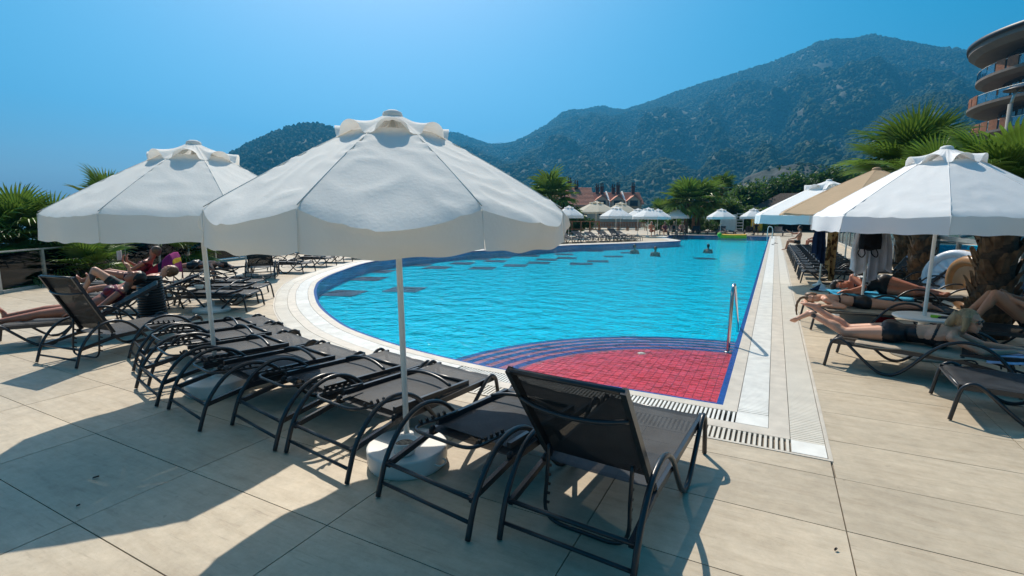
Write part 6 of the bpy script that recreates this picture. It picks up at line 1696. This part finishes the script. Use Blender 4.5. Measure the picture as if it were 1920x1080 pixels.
# ---- reader behind the draped towel
RA = Vector((0.66, 0.75, 0)).normalized(); RO = Vector((-12.1, 4.72, 0))
lounger_from_foot('lounger with raised back rest draped in a red and purple towel', RO, RA, 'up', recl=40)
f = frame_fn(RO, RA); SZ = 0.295
J = dict(pelvis=f(0.85, 0, SZ + 0.09), chest=f(1.10, 0, SZ + 0.30), neck=f(1.22, 0, SZ + 0.46), head=f(1.28, 0, SZ + 0.58), face=-f.a * 0.95 + Vector((0, 0, 0.1)), hup=f.a * 0.15 + Vector((0, 0, 1)), front=Vector((0, 0, 0.7)) - f.a * 0.7,
         hipL=f(0.80, 0.085, SZ + 0.085), hipR=f(0.80, -0.085, SZ + 0.085), knL=f(0.44, 0.12, SZ + 0.20), knR=f(0.45, -0.13, SZ + 0.2), anL=f(0.08, 0.15, SZ + 0.05), anR=f(0.06, -0.17, SZ + 0.05), toL=f(0.03, 0.16, SZ + 0.17), toR=f(0.0, -0.19, SZ + 0.16), fuL=-f.a, fuR=-f.a,
         shL=f(1.14, 0.165, SZ + 0.38), shR=f(1.14, -0.165, SZ + 0.38), elL=f(0.92, 0.24, SZ + 0.24), elR=f(0.92, -0.24, SZ + 0.24), wrL=f(0.76, 0.10, SZ + 0.40), wrR=f(0.76, -0.12, SZ + 0.40), hdL=Vector((0, 0, 1)), hdR=Vector((0, 0, 1)), hnL=f.a, hnR=f.a, curlL=0.7, curlR=0.7)
t, me, JJ, ax = make_person('sunbather reading a book behind the draped red towel', J, 1.0, True, 'skin_red', 0.011, 1.0, 'hair_brown')
shell(me, torso_pred(JJ, ax, -0.3, 0.8), 0.004, 'swimsuit', 'red_suit', t)
bk = f(0.70, 0, SZ + 0.52)
bt = thing('book', 'open paperback book held up by the reader', 'book', bk, math.atan2(f.a.y, f.a.x) - math.pi / 2)
for sd in (-1, 1):
    MB().box((sd * 0.062, -0.012, 0), (0.122, 0.012, 0.185), 0, Matrix.Rotation(sd * rad(-14), 3, 'Z')).build('page_block', 'paper', bt)

# ---- sunburnt sunbather farther back on the left
BA = Vector((0.92, 0.38, 0)).normalized(); BO = Vector((-13.35, 7.1, 0))
lounger_from_foot('lounger carrying the sunburnt sunbather beyond the low umbrella base', BO, BA, 'flat', recl=3)
f = frame_fn(BO, BA); SZ = 0.30
J = dict(pelvis=f(0.70, 0, SZ + 0.09), chest=f(1.04, 0, SZ + 0.10), neck=f(1.22, 0, SZ + 0.12), head=f(1.34, 0, SZ + 0.10), face=-f.n + Vector((0, 0, -0.2)), hup=f.a, front=Vector((0, 0, -1)),
         hipL=f(0.66, 0.085, SZ + 0.085), hipR=f(0.66, -0.085, SZ + 0.085), knL=f(0.26, 0.1, SZ + 0.06), knR=f(0.26, -0.1, SZ + 0.06), anL=f(-0.12, 0.09, SZ + 0.06), anR=f(-0.12, -0.1, SZ + 0.06), toL=f(-0.27, 0.09, SZ + 0.02), toR=f(-0.27, -0.1, SZ + 0.02),
         shL=f(1.14, 0.17, SZ + 0.11), shR=f(1.14, -0.17, SZ + 0.11), elL=f(1.30, 0.30, SZ + 0.05), elR=f(1.32, -0.33, SZ + 0.02), wrL=f(1.46, 0.15, SZ + 0.05), wrR=f(1.36, -0.36, SZ - 0.22), hdR=Vector((0, 0, -1)), hnL=Vector((0, 0, -1)), hnR=f.n)
t, me, JJ, ax = make_person('sunburnt sunbather lying face down with one arm hanging, back left', J, 1.0, False, 'skin_red', 0.012, 1.05, 'hair_dark')
shell(me, torso_pred(JJ, ax, -0.3, 0.16, legs=0.35), 0.01, 'swim_shorts', 'black_suit', t)

# ---- generic seated / swimming figures farther away
def seated(label, x, y, ang, z=0.30, s=1.0, fem=True, skin='skin', suit='black_suit', hair='hair_dark', arms='knee', lean=0.1, full=True):
    f = frame_fn((x, y), (math.cos(ang), math.sin(ang)))    # +u = facing
    J = dict(pelvis=f(0, 0, z + 0.09), chest=f(-lean * 0.4, 0, z + 0.40), neck=f(-lean * 0.5, 0, z + 0.58), head=f(-lean * 0.4 + 0.02, 0, z + 0.73), face=f.a + Vector((0, 0, -0.1)), hup=Vector((0, 0, 1)), front=f.a,
             hipL=f(0.02, 0.09, z + 0.085), hipR=f(0.02, -0.09, z + 0.085), knL=f(0.42, 0.13, z + 0.11), knR=f(0.42, -0.13, z + 0.11), anL=f(0.50, 0.13, 0.07), anR=f(0.46, -0.13, 0.07), toL=f(0.65, 0.15, 0.03), toR=f(0.61, -0.15, 0.03), fuL=Vector((0, 0, 1)), fuR=Vector((0, 0, 1)),
             shL=f(-lean * 0.5, 0.17, z + 0.50), shR=f(-lean * 0.5, -0.17, z + 0.50), elL=f(0.12, 0.24, z + 0.28), elR=f(0.12, -0.24, z + 0.28), wrL=f(0.33, 0.12, z + 0.22), wrR=f(0.33, -0.12, z + 0.22), hnL=Vector((0, 0, -1)), hnR=Vector((0, 0, -1)))
    if arms == 'point': J['elR'] = f(0.22, -0.2, z + 0.45); J['wrR'] = f(0.45, -0.2, z + 0.58)
    t, me, JJ, ax = make_person(label, J, s, fem, skin, 0.016, 1.0, hair, None, False)
    shell(me, torso_pred(JJ, ax, -0.3, 0.85 if fem else 0.15, legs=0.0 if fem else 0.4), 0.006, 'swimwear', suit, t)
    return t
p = G(1482, 462); seated('bather sitting on a lounger end with arm stretched out, far right side', 1.02, 26.9, rad(178), 0.32, 1.0, False, 'skin', arms='point')
p = G(1505, 460); seated('bather sitting behind the one with the stretched arm', 1.85, 27.6, rad(190), 0.32, 1.0, True, 'skin_red')
p = G(1246, 442); seated('seated bather in red at the far side, leftmost of the group', p.x, p.y, rad(-70), 0.31, 1.0, True, 'skin_red', 'red_suit')
p = G(1263, 441); seated('seated bather with a straw-coloured hat at the far side', p.x, p.y, rad(-80), 0.31, 1.0, True, 'skin', 'black_suit', 'hair_blond')
p = G(1278, 441); seated('dark figure seated right of the far group', p.x, p.y, rad(-80), 0.31, 0.95, False, 'skin_red', 'cloth_navy')
p = G(1417, 441); seated('bather sitting before a yellow towel at the far pool end', p.x, p.y, rad(-85), 0.34, 0.9, True, 'skin_red', 'black_suit')
p = G(1216, 443); seated('person with white cap sitting under the broad terrace parasol', p.x + 0.2, p.y, rad(-60), 0.35, 0.95, False, 'skin_red', 'cloth_navy', 'shirt_white')
for k, px in enumerate((1246, 1263, 1278)):
    p = G(px, 441); lounger('dark lounger under the far seated group, %s of three' % ORD[k], (p.x - 0.3, p.y + 0.95), (0.25, -0.97), 'up', fg, lite=True, recl=40)
def swimmer(label, x, y, ang, hair='hair_dark'):
    f = frame_fn((x, y), (math.cos(ang), math.sin(ang))); z = -0.54
    J = dict(pelvis=f(-0.25, 0, z - 0.05), chest=f(-0.08, 0, z + 0.22), neck=f(0, 0, z + 0.42), head=f(0.03, 0, z + 0.56), face=f.a, hup=Vector((0, 0, 1)), front=f.a,
             hipL=f(-0.27, 0.09, z - 0.08), hipR=f(-0.27, -0.09, z - 0.08), knL=f(-0.5, 0.12, z - 0.38), knR=f(-0.45, -0.12, z - 0.40), anL=f(-0.8, 0.12, z - 0.55), anR=f(-0.75, -0.12, z - 0.6), toL=f(-0.93, 0.12, z - 0.6), toR=f(-0.88, -0.12, z - 0.66),
             shL=f(-0.02, 0.17, z + 0.33), shR=f(-0.02, -0.17, z + 0.33), elL=f(0.10, 0.24, z + 0.06), elR=f(0.10, -0.24, z + 0.06), wrL=f(0.30, 0.20, z - 0.02), wrR=f(0.30, -0.20, z - 0.02))
    t, me, JJ, ax = make_person(label, J, 1.0, False, 'skin_red', 0.016, 1.0, hair, None, False)
    shell(me, torso_pred(JJ, ax, -0.3, 0.15), 0.006, 'swim_shorts', 'cloth_navy', t)
swimmer('swimmer with dark hair, leftmost of three heads in the pool', *G(1190, 463)[:2], rad(-60))
swimmer('swimmer, middle of three heads in the pool', *G(1229, 467)[:2], rad(-80))
swimmer('swimmer, rightmost of three heads in the pool', *G(1328, 462)[:2], rad(100))

# ================================================================ TOWELS AND CLUTTER
def sheet(name, label, cat, fn, mats, nu=24, nv=24, group=None, thick=0.006, mi=None, loc=(0, 0, 0)):
    L = Vector(loc)
    b = MB(); b.grid(lambda u, v: Vector(fn(u, v)) - L, nu, nv)
    if mi:
        k = 0
        for j in range(nv):
            for i in range(nu): b.mi[k] = mi((i + .5) / nu, (j + .5) / nv); k += 1
    o = b.build(name, mats, None, loc); meta(o, label, cat, group)
    s = o.modifiers.new('thick', 'SOLIDIFY'); s.thickness = thick; s.offset = 0
    return o
def nz3(u, v, s, k=4): return noise.fractal(Vector((u * k, v * k, s)), 1.0, 2.0, 3)
# red/purple towel over the reader's back rest
f = frame_fn(RO, RA)
def tw(u, v):
    # v along the lounger from seat over the back rest's top, u across
    s_ = v * 1.25; rc = rad(40); top = 0.76
    if s_ < top: x = LL - HINGE_Y + s_ * math.cos(rc); z = 0.335 + s_ * math.sin(rc)
    else: x = LL - HINGE_Y + top * math.cos(rc) + 0.03 * min(1, (s_ - top) * 8); z = 0.335 + top * math.sin(rc) - (s_ - top) * 0.85
    q = (u - 0.5) * 1.25; w = max(-0.335, min(0.335, q)); over = abs(q) - abs(w)
    w += math.copysign(0.12 * over + 0.02 * math.sin(v * 14) * min(1, over * 8), q); dz = -over / 0.3
    return f(x + 0.02 * nz3(u, v, 1), w, max(0.05, z + dz * 0.3 + 0.025) + 0.02 * nz3(u, v, 5, 5))
sheet('beach_towel', 'red, navy and purple beach towel draped over the reader\'s back rest', 'towel', tw, ['towel_red', 'towel_navy', 'towel_purple', 'towel_yellow'], 24, 36, mi=lambda u, v: 0 if v < 0.35 else (1 if v < 0.45 else (3 if (0.72 < v < 0.80) else 2)), loc=f(1.2, 0, 0.5))
# beige towel under the blonde woman, pale blue one at her hands
f = frame_fn(R1O, R1A)
sheet('beach_towel', 'crumpled beige towel beneath the blonde woman', 'towel', lambda u, v: f(0.22 + 1.0 * u, (v - 0.5) * 0.66, 0.298 + 0.006 * nz3(u, v, 3, 6) - 0.05 * max(0, abs(v - 0.5) - 0.44) * 10 * (0.6 + 0.4 * math.sin(u * 11))), ['towel_beige'], 30, 20, loc=f(0.7, 0, 0.3))
sheet('beach_towel', 'pale blue towel under the blonde woman\'s hands', 'towel', lambda u, v: f(1.22 + 0.5 * u, (v - 0.5) * 0.62, 0.318 + 0.05 * u + 0.012 * nz3(u, v, 8, 5) - 0.06 * max(0, abs(v - 0.5) - 0.42) * 8), ['towel_pale'], 20, 20, loc=f(1.45, 0, 0.33))
f = frame_fn(GO, GA)
sheet('beach_towel', 'beige towel under the girl with the ponytail', 'towel', lambda u, v: f(0.0 + 1.45 * u, (v - 0.5) * 0.66, 0.295 + 0.005 * nz3(u, v, 13, 6) - 0.04 * max(0, abs(v - 0.5) - 0.44) * 10), ['towel_beige'], 30, 18, loc=f(0.7, 0, 0.3))
f = frame_fn(SO, SA)
sheet('beach_towel', 'bright blue towel under the woman in the printed swimsuit', 'towel', lambda u, v: f(-0.06 + 1.1 * u, (v - 0.5) * 0.70, 0.300 + 0.008 * nz3(u, v, 23, 6) - 0.07 * max(0, abs(v - 0.5) - 0.42) * 8), ['towel_blue'], 26, 20, loc=f(0.5, 0, 0.3))
f = frame_fn((1.75, 10.75), (1, -0.04))
def tb_(u, v):
    x = 0.75 + 0.95 * u; over = max(0, x - 1.55)
    return f(min(x, 1.55 + over * 0.15), (v - 0.5) * 0.72, 0.335 - over * 1.0 + 0.006 * nz3(u, v, 33, 6) - 0.10 * max(0, abs(v - 0.5) - 0.42) * 8 + 0.03 * u)
sheet('beach_towel', 'beige towel hanging over the lounger end by the inflatable rings', 'towel', tb_, ['towel_beige'], 24, 20, loc=f(1.2, 0, 0.34))
f = frame_fn((1.75, 14.7), (1, 0.25)); rc = rad(55)
def tp(u, v):
    s_ = v * 0.9; top = 0.77; x0 = LL - HINGE_Y
    if s_ < 0.42: return f(x0 + (top - 0.42 + s_) * math.cos(rc) - 0.02, (u - 0.5) * 0.40 + 0.03 * nz3(u, v, 3), 0.32 + (top - 0.42 + s_) * math.sin(rc) + 0.012 * nz3(u, v, 2, 6))
    return f(x0 + top * math.cos(rc) + 0.04, (u - 0.5) * 0.42 + 0.03 * nz3(u, v, 3), 0.33 + top * math.sin(rc) - (s_ - 0.42) + 0.012 * nz3(u, v, 2, 6))
sheet('beach_towel', 'blue and white patterned towel over the raised back rest by the palm trunk', 'towel', tp, ['towel_pattern'], 18, 26, loc=f(1.5, 0, 0.8))
p = G(1417, 441)
sheet('beach_towel', 'yellow towel behind the far sitting bather', 'towel', lambda u, v: (p.x - 0.45 + 0.9 * u, p.y + 0.45 + 0.25 * v, 0.30 + 1.05 * v + 0.02 * nz3(u, v, 4)), ['vinyl_yellow'], 8, 8, loc=(p.x, p.y + 0.5, 0.6))
# things hung on the parasol poles
def hanging(name, label, cat, c, w, h, mat, seed, a0=0.0, folds=3, taper=0.5):
    c = Vector(c)
    def fn(u, v):
        ww = w * (taper + (1 - taper) * min(1, v * 1.6)); x = (u - 0.5) * ww; y = 0.05 * math.sin(u * folds * 6.28 + seed) * (0.4 + 0.6 * v) + 0.02 * nz3(u, v, seed)
        z = -h * v * (1 - 0.12 * math.sin(u * 5 + seed)) + 0.02 * nz3(u, v, seed + 5)
        return (c.x + x * math.cos(a0) - y * math.sin(a0), c.y + x * math.sin(a0) + y * math.cos(a0), c.z + z)
    return sheet(name, label, cat, fn, [mat], 22, 22, loc=c)
hanging('hung_clothes', 'dark navy clothes hanging from the post of the second right parasol', 'clothes', (0.93, 13.25, 1.62), 0.30, 0.98, 'cloth_navy', 1.0, YAW, 3)
hanging('hung_scarf', 'leopard-print scarf hanging beside the navy clothes', 'scarf', (1.19, 13.30, 1.60), 0.24, 1.30, 'cloth_leopard', 2.0, YAW, 2, 0.9)
PB = Vector((1.30, 9.22, 0))
hanging('hung_shirt', 'white shirt hanging on the tan parasol post, left of the backpack', 'shirt', (PB.x - 0.10, PB.y + 0.02, 1.60), 0.30, 0.82, 'shirt_white', 3.0, YAW, 2, 0.4)
hanging('hung_shirt', 'grey striped shirt hanging on the tan parasol post, right of the backpack', 'shirt', (PB.x + 0.13, PB.y + 0.02, 1.56), 0.36, 0.86, 'shirt_grey', 4.0, YAW, 3, 0.4)
t = thing('backpack', 'black backpack hung on the tan parasol post', 'backpack', (PB.x - 0.02, PB.y - 0.14, 1.10), YAW)
bb = MB(); bb.ell((0, 0, 0.19), ((0.155, 0, 0), (0, 0.085, 0), (0, 0, 0.21)), 18, 12); bb.ell((0, -0.06, 0.12), ((0.115, 0, 0), (0, 0.055, 0), (0, 0, 0.11)), 14, 10); bb.box((0, 0, 0.10), (0.27, 0.13, 0.18)); 
bo = bb.build('bag', 'bag_black', t); bo.modifiers.new('r', 'REMESH').voxel_size = 0.014; sm_ = bo.modifiers.new('s', 'SMOOTH'); sm_.iterations = 4; bo.data.polygons.foreach_set('use_smooth', [True] * len(bo.data.polygons))
MB().tube(spline([(-0.06, 0.02, 0.38), (-0.05, 0.03, 0.46), (0, 0.05, 0.49), (0.05, 0.03, 0.46), (0.06, 0.02, 0.38)], 4), 0.011, 6).build('strap', 'bag_black', t)
for sd in (-1, 1): MB().tube(spline([(sd * 0.09, 0.05, 0.06), (sd * 0.15, 0.03, -0.05), (sd * 0.11, 0, -0.11), (sd * 0.05, 0.02, -0.06), (sd * 0.06, 0.05, 0.04)], 4), 0.008, 6).build('strap', 'bag_black', t)
t = thing('sun_hat', 'cream sun hat hung above the backpack', 'hat', (PB.x + 0.10, PB.y - 0.10, 1.52), YAW)
MB().lathe([(0.0, 0.10), (0.05, 0.095), (0.085, 0.05), (0.09, 0.0), (0.16, -0.02)], 20).build('crown', 'towel_beige', t)
# round table on the right parasol pole with small things on it
t = thing('pole_table', 'white round table clamped on the right parasol pole', 'table', (1.585, 7.14, 0.0))
MB().lathe([(0.022, 0.44), (0.28, 0.44), (0.30, 0.452), (0.30, 0.468), (0.285, 0.475), (0.022, 0.475)], 40).build('table_top', 'white_plastic', t)
MB().lathe([(0.021, 0.30), (0.05, 0.30), (0.055, 0.44), (0.021, 0.44)], 18).build('collar', 'white_plastic', t)
def small_box(name, label, cat, loc, d, mat, rz=0.0, bev=0.006):
    o = MB().box((0, 0, d[2] / 2), d).build(name, mat, None, loc, rz); meta(o, label, cat); weld(o, bev); return o
small_box('phone', 'dark phone lying on the pole table', 'phone', (1.74, 7.05, 0.4755), (0.15, 0.075, 0.02), 'plastic', 0.3)
small_box('lighter', 'green packet lying on the pole table', 'packet', (1.66, 7.04, 0.4755), (0.09, 0.05, 0.028), 'green_item', -0.2)
# clutter under the girl's lounger
t = thing('storage_crate', 'white plastic crate under the girl\'s lounger', 'crate', (1.12, 8.95, 0), 0.25)
cb = MB(); cb.box((0, 0, 0.01), (0.44, 0.30, 0.02)); 
for a, d in (((0, -0.145, 0.10), (0.44, 0.014, 0.18)), ((0, 0.145, 0.10), (0.44, 0.014, 0.18)), ((-0.213, 0, 0.10), (0.014, 0.276, 0.18)), ((0.213, 0, 0.10), (0.014, 0.276, 0.18))): cb.box(a, d)
cb.build('box', 'white_plastic', t); MB().tube([(-0.225, -0.155, 0.19), (0.225, -0.155, 0.19), (0.225, 0.155, 0.19), (-0.225, 0.155, 0.19)], 0.012, 6, closed=True).build('rim', 'white_plastic', t)
t = thing('yellow_goggles', 'yellow strap tangle lying under the girl\'s lounger', 'goggles', (1.28, 8.62, 0.012), 0)
MB().tube(spline([(0.10 * math.cos(a) * (1 + 0.4 * math.sin(3 * a)), 0.06 * math.sin(a) * (1 + 0.3 * math.cos(2 * a)), 0.012 + 0.02 * abs(math.sin(2.5 * a))) for a in [k * 0.7 for k in range(14)]], 4), 0.009, 6).build('strap', 'yellow_strap', t)
for sd in (-1, 1): MB().ell((sd * 0.03, -0.05, 0.03), ((0.03, 0, 0), (0, 0.016, 0), (0, 0, 0.02)), 8, 6).build('lens_cup', 'yellow_strap', t)
t = thing('duffel_bag', 'dark red bag under the girl\'s lounger', 'bag', (1.52, 8.82, 0), 0.2)
MB().ell((0, 0, 0.085), ((0.14, 0, 0), (0, 0.09, 0), (0, 0, 0.085)), 16, 10).build('bag', 'towel_red', t); MB().tube(spline([(-0.06, 0, 0.16), (-0.04, 0, 0.21), (0.04, 0, 0.21), (0.06, 0, 0.16)], 4), 0.008, 6).build('handle', 'bag_black', t)
# crumpled white shirt on the tiles by the parasol post
p = G(1538, 545)
def crum(u, v):
    a = u * 6.283; r = 0.17 * v; return (p.x + r * math.cos(a) * 1.2, p.y + r * math.sin(a), 0.02 + 0.13 * (1 - v) ** 1.2 + 0.035 * nz3(math.cos(a) * v, math.sin(a) * v, 3, 3) * (1 - v * 0.5))
sheet('crumpled_shirt', 'crumpled white and grey cloth at the foot of the parasol post', 'clothes', crum, ['shirt_white', 'cloth_navy'], 28, 12, mi=lambda u, v: 1 if 0.45 < u < 0.72 else 0, loc=(p.x, p.y, 0))
# blue bag beneath the blonde woman's lounger
t = thing('beach_bag', 'dark blue beach bag under the blonde woman\'s lounger', 'bag', (1.78, 6.25, 0), 0.2)
MB().ell((0, 0, 0.07), ((0.17, 0, 0), (0, 0.10, 0), (0, 0, 0.07)), 16, 10).build('bag', 'cloth_navy', t); MB().tube(spline([(-0.08, 0, 0.12), (-0.05, 0.02, 0.19), (0.05, 0.02, 0.19), (0.08, 0, 0.12)], 4), 0.008, 6).build('handle', 'cloth_navy', t)
# flip-flops on the far coping and on the tiles
def flipflop(label, x, y, rz):
    t = thing('flip_flop', label, 'sandal', (x, y, 0.005), rz)
    pts = [(0.045 * math.cos(a) * (1.0 if math.sin(a) > 0 else 0.8), 0.13 * math.sin(a)) for a in [2 * math.pi * k / 16 for k in range(16)]]
    MB().prism(pts, 0.0, 0.02).build('sole', 'plastic', t)
    MB().tube(spline([(-0.035, -0.01, 0.02), (-0.015, 0.045, 0.045), (0, 0.075, 0.022), (0.015, 0.045, 0.045), (0.035, -0.01, 0.02)], 3), 0.006, 5).build('strap', 'plastic', t)
flipflop('black flip-flop nearer of the two on the far right coping', -0.02, 31.5, 0.5)
flipflop('black flip-flop farther of the two on the far right coping', 0.12, 33.2, 1.2)
# bright float at the far pool end
p = G(1375, 444.5)
t = thing('pool_raft', 'yellow and red inflatable raft with a green end floating at the far end', 'pool float', (p.x, p.y, -0.02), 0.1)
for k, (dy, mt_) in enumerate(((-0.3, 'vinyl_yellow'), (0.0, 'vinyl_red'), (0.3, 'vinyl_yellow'))):
    MB().tube(spline([(-0.9, dy, 0.10), (-0.5, dy, 0.08), (0.5, dy, 0.08), (0.9, dy, 0.10)], 4), 0.16, 8).build('air_tube', mt_, t)
MB().tube(spline([(-0.95, -0.4, 0.16), (-1.0, 0, 0.2), (-0.95, 0.4, 0.16)], 4), 0.17, 8).build('pillow', 'vinyl_green', t)
# small dropped leaf and stub on the tiles in the shade
def scrap(label, px, py, s):
    p = G(px, py); o = MB().grid(lambda u, v: ((u - .5) * s * (1 - (2 * v - 1) ** 2 * 0.6), (v - .5) * s * 2.2, 0.003 + 0.006 * (2 * u - 1) ** 2 + 0.004 * v), 4, 6).build('dry_leaf', 'dark_wood', None, (p.x, p.y, 0.002), -0.6); meta(o, label, 'leaf')
    o.modifiers.new('t', 'SOLIDIFY').thickness = 0.002
scrap('larger dark dry leaf on the shaded tiles at lower left', 180, 897, 0.014)
scrap('smaller dark dry leaf on the shaded tiles, right of centre bottom', 1567, 1033, 0.008)
scrap('tiny dark dry leaf on the shaded tiles, lower left', 147, 950, 0.007)
